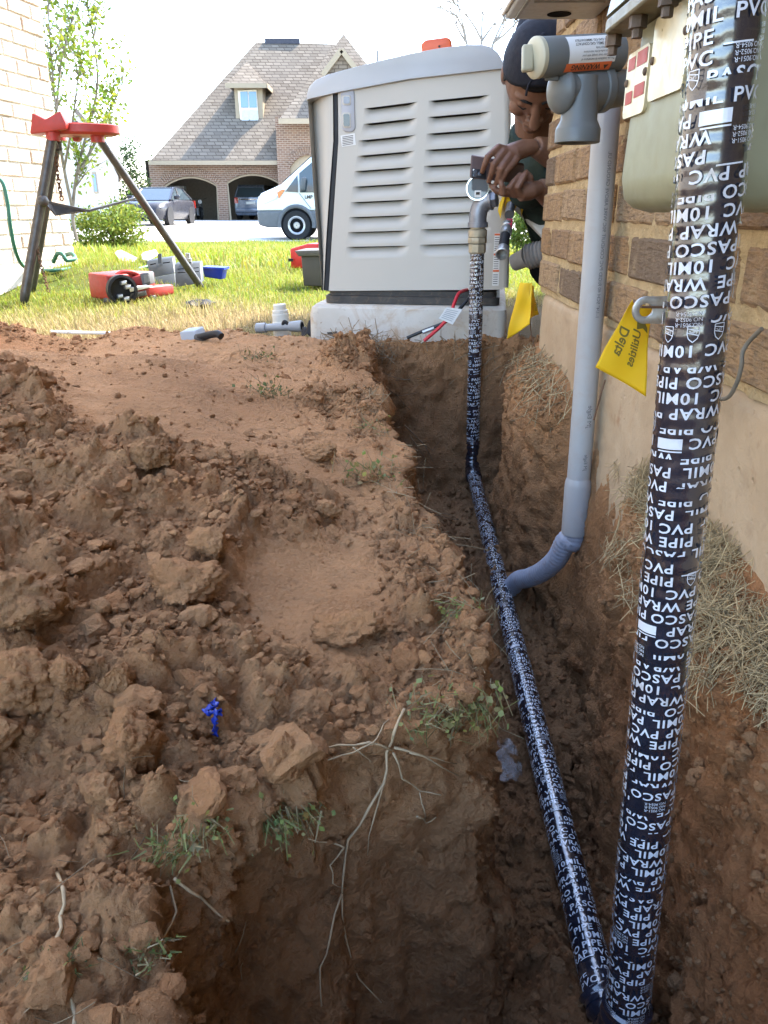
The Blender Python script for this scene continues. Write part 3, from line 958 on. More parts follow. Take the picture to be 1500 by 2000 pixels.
def cyl_patch(mb, o, a, r, e, ang0, ang1, h0, h1, n=14):
    """a strip of a cylinder about axis a through o; e is the direction of angle 0"""
    a = unit(a); e = unit(Vector(e) - a * Vector(e).dot(a)); f = a.cross(e)
    rows = []
    for h in (h0, h1):
        rows.append([Vector(o) + a * h + (e * math.cos(t) + f * math.sin(t)) * r for t in np.linspace(ang0, ang1, n)])
    mb.grid(rows)
def cyl_words(mb, s, o, a, r, e, h, ang, size, sx=1, flip=False, bold=0.0, along=True):
    """lettering bent on a cylinder; along: baseline runs with the axis"""
    a = unit(a); e = unit(Vector(e) - a * Vector(e).dot(a)); f = a.cross(e)
    vs, fs = text_mesh(s, size, bold)
    pts = []
    for x, y in vs:
        x = float(x) * sx; y = float(y)
        if flip: x, y = -x, -y
        t = ang + y / r
        pts.append(Vector(o) + a * (h + x) + (e * math.cos(t) + f * math.sin(t)) * r)
    mb.add(pts, fs)

# ---- meter body
mt = thing('gas_meter', 'olive grey gas meter hanging on the brick wall behind the thick wrapped pipe', 'gas meter', (.30, .66, .42))
MX0, MX1, MY0, MY1, MZ0, MZ1 = .222, .372, .575, .800, .420, .570
def rr_poly(x0, x1, y0, y1, r, z, n=5):
    P = []
    for cx, cy, a0 in ((x1 - r, y1 - r, 0), (x0 + r, y1 - r, 90), (x0 + r, y0 + r, 180), (x1 - r, y0 + r, 270)):
        for k in range(n + 1):
            t = R(a0 + 90 * k / n); P.append(Vector((cx + r * math.cos(t), cy + r * math.sin(t), z)))
    return P
def loft(mb, rings, cap=True):
    n = len(rings[0]); vs = [p for r_ in rings for p in r_]; fs = []
    for i in range(len(rings) - 1):
        for k in range(n):
            k2 = (k + 1) % n
            fs.append((i * n + k, i * n + k2, (i + 1) * n + k2, (i + 1) * n + k))
    if cap:
        fs.append(tuple(range(n - 1, -1, -1))); fs.append(tuple((len(rings) - 1) * n + k for k in range(n)))
    mb.add(vs, fs)
b = MB()
rings = []
for z, ins in ((MZ0, .022), (MZ0 + .004, .010), (MZ0 + .012, .003), (MZ0 + .03, 0), (MZ1, .004)):
    rings.append(rr_poly(MX0 + ins, MX1 - ins, MY0 + ins, MY1 - ins, .022, z))
loft(b, rings); b.build('body', M_meter, mt, smooth=True)
b = MB(); loft(b, [rr_poly(MX0 - .022, MX1 + .01, MY0 - .01, MY1 + .022, .02, MZ1 + .001), rr_poly(MX0 - .022, MX1 + .01, MY0 - .01, MY1 + .022, .02, MZ1 + .012)]); b.build('lower_flange', M_meterdark, mt, smooth=True, bevel=.002)
b = MB(); loft(b, [rr_poly(MX0 - .022, MX1 + .01, MY0 - .01, MY1 + .022, .02, MZ1 + .0145), rr_poly(MX0 - .020, MX1 + .01, MY0 - .01, MY1 + .02, .02, MZ1 + .027), rr_poly(MX0 + .0, MX1 + .0, MY0 + .0, MY1 + .0, .03, MZ1 + .045), rr_poly(MX0 + .004, MX1 - .004, MY0 + .004, MY1 - .004, .03, MZ1 + .20)]); b.build('head', M_meter, mt, smooth=True)
for (x, y) in ((MX0 - .012, MY1 + .012), (MX0 - .012, MY1 - .062), (MX0 - .012, MY1 - .135), (MX0 + .06, MY1 + .013)):
    b = MB(); b.lathe([(.0075, 0), (.0075, .009), (.0045, .0095), (.0045, .016)], (x, y, MZ1 + .001), (0, 0, -1), 6)
    b.build('bolt', M_bolt, mt)
def plate(y0, y1, z0, z1, tilt=0):
    """plate on the face that looks away from the wall; y1 is the far end (left in the picture)"""
    b = MB(); rr = []
    r = .006
    for cy, cz, a0 in ((y1 - r, z1 - r, 0), (y0 + r, z1 - r, 90), (y0 + r, z0 + r, 180), (y1 - r, z0 + r, 270)):
        for k in range(5):
            t = R(a0 + 90 * k / 4); rr.append(Vector((MX0 - .0012, cy + r * math.cos(t), cz + r * math.sin(t) + tilt * (cy - y0))))
    b.prism(rr, (.0030, 0, 0))
    return b
UY, UZ = Vector((0, -1, 0)), Vector((0, 0, 1))
p1 = plate(.734, .796, .500, .552).build('maker_plate', M_plate, mt)
b = MB()
for (y0, y1, z0, z1) in ((.771, .791, .538, .548), (.738, .766, .538, .5495), (.738, .766, .514, .524), (.771, .791, .511, .521)):
    b.add([(MX0 - .0016, y1, z0), (MX0 - .0016, y0, z0), (MX0 - .0016, y0, z1), (MX0 - .0016, y1, z1)], [(0, 1, 2, 3)])
b.build('red_print', M_red, p1, fix=False)
b = MB()
put_text(b, 'METERS', (MX0 - .0012, .7655, .5395), UY, UZ, .0078, .0001, lift=-.0006)
b.build('white_lettering', M_plate, p1, fix=False)
b = MB()
for k, s in enumerate(('CLASS 250', 'MAOP 5 PSI', 'CU FT', '250')):
    put_text(b, s, (MX0 - .0012, .7655, .533 - k * .0045), UY, UZ, .0037, lift=-.0006)
put_text(b, '5487461', (MX0 - .0012, .764, .5055), UY, UZ, .0065, lift=-.0006)
b.build('lettering', M_ink, p1, fix=False)
p2 = plate(.645, .727, .506, .566).build('number_plate', M_plate, mt)
b = MB(); put_text(b, 'CLP', (MX0 - .0012, .700, .541), UY, UZ, .010, lift=-.0006); put_text(b, '19859465S008IS', (MX0 - .0012, .722, .5155), UY, UZ, .0098, lift=-.0006)
b.build('lettering', M_ink, p2, fix=False)
for (y, z, pp) in ((.791, .529, p1), (.739, .531, p1), (.7225, .536, p2), (.650, .544, p2)):
    b = MB(); b.lathe([(.0032, 0), (.0032, .0012), (.0018, .0022)], (MX0 - .0012, y, z), (-1, 0, 0), 12); b.build('rivet', M_bolt, pp)

# ---- regulator: sprung case lying on its side with a warning label, body and vent below
rg = thing('gas_regulator', 'grey gas regulator with an upside-down warning label left of the meter', 'regulator', (.28, 1.2, .5))
A0 = atY(1046, 113, 1.14); A1 = atY(1205, 103, 1.19); ax = unit(A1 - A0); rl = (A1 - A0).length
rc = .0236
b = MB(); b.lathe([(rc * .96, .004), (rc, .006), (rc, .026), (rc * 1.0, rl)], A0, ax, 40); b.build('spring_case', M_reg, rg, smooth=True)
cp = MB(); cp.lathe([(rc * .55, -.001), (rc * .93, 0.0005), (rc * 1.03, .003), (rc * 1.03, .0085)], A0 - ax * .004, ax, 40); cap = cp.build('end_cap', M_cap, rg, smooth=True)
b = MB(); b.obox(A0 - ax * .012, ax, (0, .25, 1), (0, 1, -.25), .009, .0165, .0045); b.build('grip', M_cap, cap, bevel=.0035, seg=3)
cdir = Vector((0, 0, CAM_Z)) - (A0 + A1) / 2
cdir = unit(cdir - ax * cdir.dot(ax)); fx = ax.cross(cdir)     # angle 0 looks at the viewer
up_sign = 1 if fx.z > 0 else -1
lb = MB(); cyl_patch(lb, A0, ax, rc + .0003, cdir, up_sign * R(-24), up_sign * R(62), .036, .109, 18); lab = lb.build('warning_label', M_white, rg, smooth='all')
lb = MB(); cyl_patch(lb, A0, ax, rc + .0006, cdir, up_sign * R(-50), up_sign * R(-22), .033, .105, 10); lb.build('orange_band', M_orange_lab, lab, smooth='all')
lb = MB()
def regword(s, deg, h_right, size, bold=0.0, sx=1.0):
    vs, fs = text_mesh(s, size, bold)
    pts = []
    for x, y in vs:
        t = up_sign * (R(deg) - float(y) / rc)
        pts.append(A0 + ax * (h_right - float(x) * sx) + (cdir * math.cos(t) + fx * math.sin(t)) * (rc + .0009))
    lb.add(pts, fs)
regword('WARNING', -27, .088, .0095, .0002)
for k, s in enumerate(('The use, installation & maintenance of', 'this regulator must comply with your', 'State, local codes & the instructions', 'on the regulator body')):
    regword(s, -10 + k * 10, .107, .0036, sx=.95)
regword('IF YOU SMELL GAS CONTACT', 34, .105, .0046, .00005, .95); regword('YOUR GAS CO. IMMEDIATELY', 46, .105, .0046, .00005, .95)
tri = [(.099, -44), (.0925, -31), (.0925, -44)]
lb.add([A0 + ax * h + (cdir * math.cos(up_sign * R(d)) + fx * math.sin(up_sign * R(d))) * (rc + .0009) for h, d in ((.1005, -31), (.0925, -31), (.0965, -46))], [(0, 1, 2)])
lb.build('lettering', M_ink, lab, fix=False)
B0 = atY(1079, 178, 1.16); B1 = atY(1215, 172, 1.21); bx = unit(B1 - B0); bl = (B1 - B0).length
b = MB(); b.lathe([(.004, 0), (.017, .003), (.0265, .0095), (.0285, .0135), (.0285, .016), (.025, .018), (.0275, .045), (.028, .07), (.023, bl)], B0, bx, 40); b.build('body', M_reg, rg, smooth=True)
b = MB(); b.lathe([(.021, -.04), (.024, -.01), (.0245, .012), (.0295, .022), (.0305, .024), (.0305, .040), (.0275, .041), (.026, .034)], atY(1132, 215, 1.17), (0, 0, -1), 36); b.build('vent_hood', M_reg, rg, smooth=True)
b = MB(); b.lathe([(.0255, 0), (.0255, .0015)], atY(1132, 215, 1.17) + Vector((0, 0, -.033)), (0, 0, -1), 24); b.build('vent_opening', M_hole, rg)
b = MB(); b.lathe([(.03, 0), (.03, .014)], B0 + bx * (bl - .045), bx, 32); b.build('flange_ring', M_reg, rg, smooth=True, bevel=.002)
b = MB(); b.lathe([(.019, 0), (.019, .06)], B0 + bx * (bl - .01), bx, 20); b.build('outlet_pipe', M_reg, rg, smooth=True)
b = MB(); b.obox(atY(1078, 146, 1.15), (1, 0, 0), (0, 1, 0), (0, 0, 1), .009, .002, .007); b.build('seal_lug', M_reg, rg, bevel=.0015)

# ---- pale electrical box above, seen from below
eb = thing('electrical_box', 'pale grey metal box with a round knock-out hole, above the regulator', 'box', (.3, 1.45, .79))
EF, EN = 1.62, 1.30           # far and near ends of the box
EC = atY(985, 39, EF)
ez = EC.z
b = MB(); b.box(EC.x, WX - .003, EN, EF, ez, ez + .34); b.build('housing', simple('pale_enamel', (.50, .52, .53), .4, .45, var=.08, scale=30, dirt=(.33, .27, .18), dirt_amt=.5), eb, bevel=.006, seg=3)
hc = atZ(1092, 27, ez)
b = MB(); b.lathe([(.001, 0), (.021, 0), (.021, .0008), (.001, .0008)], (hc.x, hc.y, ez - .0012), (0, 0, 1), 28, caps=False); b.build('knock_out', M_hole, eb)
b = MB(); b.box(EC.x - .007, EC.x - .0005, EN + .01, EF - .004, ez + .004, ez + .33); b.build('cover', M_white, eb, bevel=.003)
b = MB(); b.box(EC.x + .016, EC.x + .021, EN + .01, EF - .01, ez - .003, ez - .0005); b.build('seam', M_galv, eb)
b = MB(); b.box(EC.x + .03, WX - .02, EF - .135, EF - .131, ez - .0025, ez - .0004); b.build('seam', M_galv, eb)

# ---- grey conduit and its corrugated tail
cd = thing('pvc_conduit', 'tall grey plastic conduit on the wall with a ribbed blue-grey tail', 'conduit', (.357, 1.345, -.1))
cxy = Vector((.357, 1.345, 0)); cr = .0211
c_lo = atY(1122, 1040, 1.345); c_hi = atY(1183, 250, 1.345)
cdv = unit(c_hi - c_lo)
bell = .108
b = MB(); b.tube([c_lo + cdv * bell, c_hi + cdv * .035], cr, 28); pipe = b.build('pipe', M_conduit, cd, smooth=True)
b = MB(); b.lathe([(.0245, 0), (.0245, bell - .012), (.0232, bell - .004), (cr, bell + .002)], c_lo, cdv, 28); b.build('bell_end', M_conduit, cd, smooth=True)
fp = [c_lo + cdv * .02, c_lo - cdv * .02, Vector((.350, 1.352, -.165)), Vector((.340, 1.372, -.212)), Vector((.324, 1.41, -.258)), Vector((.307, 1.46, -.298)), Vector((.292, 1.51, -.33)), Vector((.282, 1.54, -.37))]
def catmull(P, k=8):
    P = [Vector(p) for p in P]; out = []
    for i in range(len(P) - 1):
        a = P[max(i - 1, 0)]; b_ = P[i]; c = P[i + 1]; d = P[min(i + 2, len(P) - 1)]
        for j in range(k):
            t = j / k
            out.append(.5 * ((2 * b_) + (c - a) * t + (2 * a - 5 * b_ + 4 * c - d) * t * t + (3 * b_ - a - 3 * c + d) * t ** 3))
    out.append(P[-1]); return out
def resample(P, step):
    out = [P[0]]; acc = 0
    for a, b_ in zip(P, P[1:]):
        L = (b_ - a).length; s = step - acc
        while s <= L and L > 0:
            out.append(a + (b_ - a) * (s / L)); s += step
        acc = (acc + L) % step
    return out
fp = resample(catmull(fp, 14), .0022)
b = MB(); b.tube(fp, [.0200 + .0007 * math.sin(2 * math.pi * i * .0022 / .0088) for i in range(len(fp))], 24); b.build('ribbed_tail', M_flex, cd, smooth='all')
cce = unit(Vector((0, 0, CAM_Z)) - c_hi); 
cu_, cw_ = cce - cdv * cce.dot(cdv), None
cu_ = unit(cu_); cw_ = cdv.cross(cu_)
def conduit_word(s, h, size, a0=0.35):
    vs, fs = text_mesh(s, size)
    pts = []
    for x, y in vs:
        t = a0 + float(y) / cr * 1.0
        pts.append(c_lo + cdv * (h + float(x)) + (cu_ * math.cos(t) + cw_ * math.sin(t)) * (cr + .0003))
    b = MB(); b.add(pts, fs); b.build('lettering', M_gprint, pipe, fix=False)
M_gprint = simple('grey_print', (.13, .13, .14), .6, .2)
conduit_word('JM Eagle', .21, .012); conduit_word('1-1/4" SCH 40 RIGID PVC CONDUIT 90C WIRE ABOVE GROUND UL', .40, .0085)
conduit_word('JM Eagle', .13, .009)

# ---- gas service riser behind the thick pipe, with its lock tab
gr = thing('gas_riser', 'old tan gas riser with a round lock tab, half hidden behind the thick wrapped pipe', 'gas pipe', (.33, .93, .1))
M_oldpaint = simple('old_cream_paint', (.42, .35, .24), .65, .3, var=.25, scale=50, dirt=(.16, .10, .06), dirt_amt=.7)
rx = atY(1343, 560, .93); 
b = MB(); b.tube([Vector((rx.x, .93, .02)), Vector((rx.x, .93, .47))], .0135, 18); b.build('pipe', M_meter, gr, smooth=True)
vz = atY(1343, 560, .93).z
b = MB(); b.lathe([(.016, -.05), (.019, -.048), (.019, -.02), (.0155, -.017), (.0155, .012), (.021, .015), (.0215, .028), (.0165, .031)], (rx.x, .93, vz), (0, 0, 1), 8); b.lathe([(.017, -.10), (.0145, -.055)], (rx.x, .93, vz), (0, 0, 1), 14); b.build('stop_valve', M_oldpaint, gr, smooth=True)
b = MB()
tc = atY(1262, 606, .905); tr = .0155
te = atY(1330, 600, .905)
def ring_tab():
    n = 24; vs = []; fs = []
    th = Vector((0, .004, 0))
    outer = []; inner = []
    for k in range(n):
        t = 2 * math.pi * k / n
        d = Vector((math.cos(t), 0, math.sin(t)))
        po = tc + d * tr
        if d.x > .35: po = Vector((te.x + .012, tc.y, tc.z + .019 * d.z))
        outer.append(po); inner.append(tc + d * .0075)
    vs = outer + inner + [p + th for p in outer] + [p + th for p in inner]
    for k in range(n):
        j = (k + 1) % n
        fs += [(k, j, n + j, n + k), (2 * n + k, 3 * n + k, 3 * n + j, 2 * n + j), (k, 2 * n + k, 2 * n + j, j), (n + k, n + j, 3 * n + j, 3 * n + k)]
    b.add(vs, fs)
ring_tab(); b.build('lock_tab', M_galv, gr, bevel=.0008)

# ---- bent tracer wire on the wall
wr = MB()
wp = [atX(1380, 775, .366), atX(1418, 778, .366), atX(1438, 750, .366), atX(1448, 715, .366), atX(1450, 690, .366), atX(1462, 668, .37), atX(1488, 642, .372)]
wr.tube(catmull(wp, 8), .0023, 10)
tag(wr.build('tracer_wire', simple('dull_wire', (.16, .14, .11), .6, .3), smooth=True), 'bent grey wire sticking out of the brick wall right of the thick pipe', 'wire')

# ---- yellow marker flags
M_flag = NT('yellow_flag', .45, .3)
_n = M_flag.noise(14, 4)
M_flag.col(M_flag.mix(M_flag.mapr(_n, .3, .7, 0, 1), (.80, .50, .012), (.86, .60, .03)))
_tr = M_flag.n.new('ShaderNodeBsdfTranslucent'); _tr.inputs['Color'].default_value = (.85, .55, .02, 1)
_mx = M_flag.n.new('ShaderNodeMixShader'); _mx.inputs[0].default_value = .3
M_flag.l.new(M_flag.p.outputs[0], _mx.inputs[1]); M_flag.l.new(_tr.outputs[0], _mx.inputs[2]); M_flag.l.new(_mx.outputs[0], M_flag.n['Material Output'].inputs['Surface'])
M_flag = M_flag.m
M_flagprint = simple('flag_print', (.17, .135, .03), .6, .2)
def flag_sheet(TL, TR, BL, BR, amp, seed, n=20):
    rows = []
    nn = unit((TR - TL).cross(BL - TL))
    for i in range(n + 1):
        v = i / n; row = []
        for j in range(n + 1):
            u = j / n
            p = TL.lerp(TR, u).lerp(BL.lerp(BR, u), v)
            p = p + nn * amp * (math.sin(u * 5 + v * 4 + seed) * .6 + math.sin(v * 9 - u * 3 + seed * 2) * .25)
            row.append(p)
        rows.append(row)
    return rows
f1 = thing('marker_flag', 'yellow utility flag with dark lettering hanging from the lock tab', 'flag', (.32, .97, .1))
FY = .955
TL = atY(1238, 588, FY - .02); TR = atY(1272, 600, FY - .005); BL = atY(1160, 714, FY + .01); BR = atY(1262, 775, FY - .01)
rows = flag_sheet(TL, TR, BL, BR, .004, .7)
b = MB(); b.grid(rows); fl1 = b.build('sheet', M_flag, f1, smooth='all', solid=.0005)
def on_flag(u, v, lift=.0012):
    u = min(max(u, 0), .999); v = min(max(v, 0), .999)
    i = v * 20; j = u * 20; a = int(i); c = int(j); fi = i - a; fj = j - c
    p = (rows[a][c] * (1 - fj) + rows[a][c + 1] * fj) * (1 - fi) + (rows[a + 1][c] * (1 - fj) + rows[a + 1][c + 1] * fj) * fi
    n = unit((rows[0][-1] - rows[0][0]).cross(rows[-1][0] - rows[0][0]))
    if n.y > 0: n = -n
    return p + n * lift
b = MB()
def flag_word(s, u0, v0, size, wv):
    """reads down the sheet, seen from the back of the print"""
    vs, fs = text_mesh(s, 1.0, .02)
    b.add([on_flag(u0 - float(y) * size * .95 / (.45 + .6 * (v0 + float(x) * wv)), v0 + float(x) * wv) for x, y in vs], fs)
flag_word('Delta', .30, .34, .25, .17); flag_word('Utilities', .66, .30, .25, .15)
b.add([on_flag(u, v) for u, v in ((.45, .20), (.55, .14), (.7, .17), (.88, .24), (.93, .30), (.7, .26), (.5, .30))], [(0, 1, 2, 5, 6), (2, 3, 4, 5)])
b.build('lettering', M_flagprint, fl1, fix=False)
b = MB(); b.tube([atY(1182, 742, .97), atY(1172, 775, .975), atY(1160, 820, .98)], .0011, 6); b.tube([TL, tc + Vector((-.006, -.003, .004)), te], .0016, 6); b.build('wire_stem', simple('rusty_wire', (.13, .07, .04), .7, .3), f1)
f2 = thing('marker_flag', 'folded yellow utility flag standing in the hole between generator and brick corner', 'flag', (.4, 1.9, 0))
FY = 1.98
b = MB(); b.grid(flag_sheet(atY(1015, 552, FY), atY(1038, 553, FY - .02), atY(990, 663, FY + .01), atY(1036, 633, FY - .03), .006, 2.1))
b.grid(flag_sheet(atY(1034, 553, FY - .018), atY(1042, 560, FY), atY(1034, 622, FY - .02), atY(1052, 614, FY + .02), .004, 1.1))
b.build('sheet', M_flag, f2, smooth='all', solid=.0005, fix=False)
b = MB(); b.tube(catmull([atY(1033, 560, FY), atY(1036, 640, FY), atY(1045, 680, FY - .02), atY(1050, 715, FY - .03)], 5), .0012, 6); b.build('wire_stem', simple('rusty_wire_far', (.13, .07, .04), .7, .3), f2)
b = MB()
put_text(b, 'Delta', atY(1043, 585, FY - .012), (.15, .2, -1), (1, .3, .1), .013, lift=.004)
b.build('lettering', M_flagprint, f2, fix=False)
# ================================================================== the wrapped gas pipe: thick riser, trench run, far riser with gauge
def wrap_material():
    t = NT('black_pipe_wrap', .2, .75)
    n = t.noise(30, 4)
    k = t.mix(t.mapr(n, .4, .75, 0, 1), (.011, .013, .022), (.02, .024, .04))
    t.col(t.mix(t.mapr(t.noise(11, 7, .75, dist=.8), .60, .74, 0, .6), k, (.20, .115, .06)))
    d = t.noise(9, 6, .7, dist=.5)
    t.set('Roughness', t.mapr(d, .35, .75, .10, .26))
    t.bump(t.math('ADD', t.noise(26, 3), t.math('MULTIPLY', t.noise(120, 3), .3)), .22, .006)
    t.set('Coat Weight', 1.0); t.set('Coat Roughness', .16); t.set('Coat IOR', 1.65)
    return t.m
M_wrap = wrap_material()
M_print = simple('white_print', (.62, .65, .70), .25, .6, var=.10, scale=12, dirt=(.24, .15, .09), dirt_amt=.55)
M_print.node_tree.nodes['Principled BSDF'].inputs['Coat Weight'].default_value = .9; M_print.node_tree.nodes['Principled BSDF'].inputs['Coat Roughness'].default_value = .1
PR = .0194
gp = thing('gas_pipe', 'black gas pipe wrapped in white-lettered tape, running along the trench to a gauge', 'gas pipe', (.25, .6, -.33))
_pa, _pb = atY(1405, 150, .535), atY(1222, 1950, .545)
T0 = _pb + (_pa - _pb) * 1.32; B0_ = _pb + (_pb - _pa) * .085
R0 = Vector((.277, 2.31, -.330)); R1 = atY(932, 492, 2.30)
def wrap_tube(name, p, q, r, lead=.024, seed=0, extra=None):
    """a pipe with the spiral lap of the tape in its outline"""
    n = 40; L = (q - p).length; a = unit(q - p); u, w = frame_of(a)
    m = int(L / .0028)
    hh = np.linspace(0, L, m); th = np.linspace(0, 2 * np.pi, n, endpoint=False)
    H, TH = np.meshgrid(hh, th, indexing='ij')
    lap = ((H / lead - TH / (2 * np.pi)) % 1.0)
    rr = r + .0009 * lap + .0004 * np.sin(H * 60 + seed)
    Pn = np.stack([H * 9, np.cos(TH), np.sin(TH)], 2).reshape(-1, 3)
    rr = rr + (.0007 * fbm(Pn, 1.5, 3, seed + 3)).reshape(rr.shape)
    if extra is not None: rr = rr + extra(H, TH)
    V = np.array(p)[None, None] + H[..., None] * np.array(a) + rr[..., None] * (np.cos(TH)[..., None] * np.array(u) + np.sin(TH)[..., None] * np.array(w))
    ii = np.arange(m * n).reshape(m, n); jj = np.roll(ii, -1, 1)
    F = np.stack([ii[:-1], jj[:-1], jj[1:], ii[1:]], -1).reshape(-1, 4)
    o = np_mesh(name, V.reshape(-1, 3) - np.array(OFF[gp.name]), F, M_wrap, True, gp)
    return o
WORDS = ['PASCO', 'PIPE', 'WRAP', 'PVC', '10MIL']
def clip_half(vs, fs, y0, y1):
    bm = bmesh.new()
    bv = [bm.verts.new((x, y, 0)) for x, y in vs]
    for f in fs:
        try: bm.faces.new([bv[i] for i in f])
        except ValueError: pass
    for y, s in ((y0, -1), (y1, 1)):
        bmesh.ops.bisect_plane(bm, geom=bm.verts[:] + bm.edges[:] + bm.faces[:], plane_co=(0, y, 0), plane_no=(0, s, 0), clear_outer=True)
    bm.verts.index_update()
    V = np.array([v.co[:2] for v in bm.verts]) if len(bm.verts) else np.zeros((0, 2)); F = [[v.index for v in f.verts] for f in bm.faces]
    bm.free(); return V, F
def lettering(parent, p, q, r, seed, flip_from=None, pitch=.0108, size=.0112, lift=.0013, trims=True, bump=None):
    """words printed round the pipe, letters standing along p -> q"""
    rnd = random.Random(seed)
    L = (q - p).length; a = unit(q - p); u, w = frame_of(a)
    V = []; F = []; n0 = 0
    rr = r + lift
    C = 2 * math.pi * rr
    def emit(vs, fs, s0, h0, flip, sy=1.0):
        nonlocal n0
        if len(vs) == 0: return
        x = vs[:, 0]; y = vs[:, 1] * sy
        if flip: x = -x; y = -y
        # reading direction: seen from outside with "up" along a, text runs to the right = -angle when (u, w, a) is right-handed
        s = s0 + x
        th = -s / rr if hand > 0 else s / rr
        h = h0 + y + pitch * (s / C)
        rloc = rr
        P = np.array(p)[None] + h[:, None] * np.array(a) + rloc * (np.cos(th)[:, None] * np.array(u) + np.sin(th)[:, None] * np.array(w))
        keep = (h > .002) & (h < L - .002)
        V.append(P); F.extend([[i + n0 for i in f] for f in fs if all(keep[i] for i in f)]); n0 += len(P)
    hand = 1 if u.cross(w).dot(a) < 0 else -1
    s = rnd.uniform(0, C); k = rnd.randrange(5)
    total = L / pitch * C
    while s < total:
        row_h = 0
        h0 = pitch * 0
        flip = flip_from is not None and (s / C * pitch) < flip_from
        t = rnd.random()
        if t < .76 or not trims:
            wd = WORDS[k % 5]; k += 1
            vs, fs = text_mesh(wd, size, size * .020, .0035, 'LEFT', 1.12)
            vs = vs * np.array([1.14, .98])
            width = vs[:, 0].max()
            if trims and rnd.random() < .30:
                if rnd.random() < .5: vs, fs = clip_half(vs, fs, size * .02, size * .38)
                else: vs, fs = clip_half(vs, fs, size * .34, size * .8)
            emit(vs, fs, s + (width if flip else 0), h0 + (size * .7 if flip else 0), flip)
            s += width + rnd.uniform(.004, .008)
        elif t < .86:
            wmax = 0
            for j, tx in enumerate(('NO.9051-R', 'NO.9052-R', 'NO.9054-R')):
                vs, fs = text_mesh(tx, size * .34, 0, .0035); wmax = max(wmax, vs[:, 0].max())
                emit(vs, fs, s, h0 + size * .58 - j * size * .32, False)
            s += wmax + .012
        elif t < .92:
            # shield emblem: outline, bar and letters
            W_ = .0075; H_ = .0105
            out = [(0, 0), (W_, 0), (W_, H_ * .5), (W_ * .86, H_ * .78), (W_ * .5, H_), (W_ * .14, H_ * .78), (0, H_ * .5)]
            def stroke(A, B, tk=.0006):
                A = np.array(A); B = np.array(B); d = B - A; d = d / (np.linalg.norm(d) + 1e-9); nn = np.array([-d[1], d[0]]) * tk / 2
                emit(np.array([A - nn, B - nn, B + nn, A + nn]), [[0, 1, 2, 3]], s, h0 - .002, False)
            for i in range(7): stroke(out[i], out[(i + 1) % 7])
            stroke((0, .0062), (W_, .0042)); stroke((0, .003), (W_, .0014))
            vs, fs = text_mesh('UPC', size * .24); emit(vs + np.array([.0016, .003]), fs, s, h0 - .002, False)
            s += W_ + .010
        elif t < .95:
            n_d = rnd.randrange(2, 5)
            for j in range(n_d):
                emit(np.array([(0, 0), (.0032, 0), (.0032, .0011), (0, .0011)]), [[0, 1, 2, 3]], s + j * .0052, h0 + rnd.choice((0, size * .75)), False)
            s += n_d * .0052 + .005
        else:
            emit(np.array([(x_, y_) for x_ in np.linspace(0, .018, 8) for y_ in (0, .0010)]), [[2 * i, 2 * i + 2, 2 * i + 3, 2 * i + 1] for i in range(7)], s, h0 + size * .8, False)
            if rnd.random() < .35:
                emit(np.array([(x_, y_) for x_ in np.linspace(0, .019, 8) for y_ in (0, .0078)]), [[2 * i, 2 * i + 2, 2 * i + 3, 2 * i + 1] for i in range(7)], s, h0, False)
            s += .024
    me = bpy.data.meshes.new('lettering')
    me.from_pydata((np.concatenate(V) - np.array(OFF[gp.name])).tolist(), [], F)
    o = link_mesh('lettering', me, M_print, parent); o['kind'] = 'stuff'
    return o
# a bulge where a coupling sits under the tape on the thick riser
Lr = (T0 - B0_).length
def bulge(H, TH):
    return .0022 * np.exp(-((H - .49) / .055) ** 2) + .0014 * np.exp(-((H - .63) / .03) ** 2)
s1 = wrap_tube('riser', T0, B0_ + Vector((0, 0, .05)), PR, .0116, 1, bulge)
lettering(s1, T0, B0_ + Vector((0, 0, .05)), PR + .0012, 4, flip_from=.28, lift=.0016)
run0 = Vector((.243, .59, -.398)); run1 = R0 + Vector((0, -.055, -.008))
s2 = wrap_tube('trench_run', run0, run1, PR, .0116, 2)
lettering(s2, run0, run1, PR, 5, pitch=.0106)
fr0 = R0 + Vector((0, 0, .07)); s3 = wrap_tube('far_riser', fr0, R1, PR, .0116, 3)
lettering(s3, fr0, R1, PR, 6, pitch=.0108)
def elbow(pts, r, name):
    b = MB(); P = catmull(pts, 10); b.tube(P, [r + .0012 * math.sin(i * 1.3) + .001 for i in range(len(P))], 28); b.build(name, M_wrap, gp, smooth='all')
elbow([B0_ + Vector((0, 0, .062)), B0_ + Vector((-.001, 0, .03)), B0_ + Vector((-.003, .006, -.005)), B0_ + Vector((.004, .03, -.014)), run0 + Vector((0, .02, 0))], PR + .004, 'near_elbow')
elbow([run1 - unit(run1 - run0) * .02, run1, R0 + Vector((0, -.02, 0)), R0 + Vector((0, -.002, .03)), fr0, fr0 + Vector((0, 0, .02))], PR + .003, 'far_elbow')

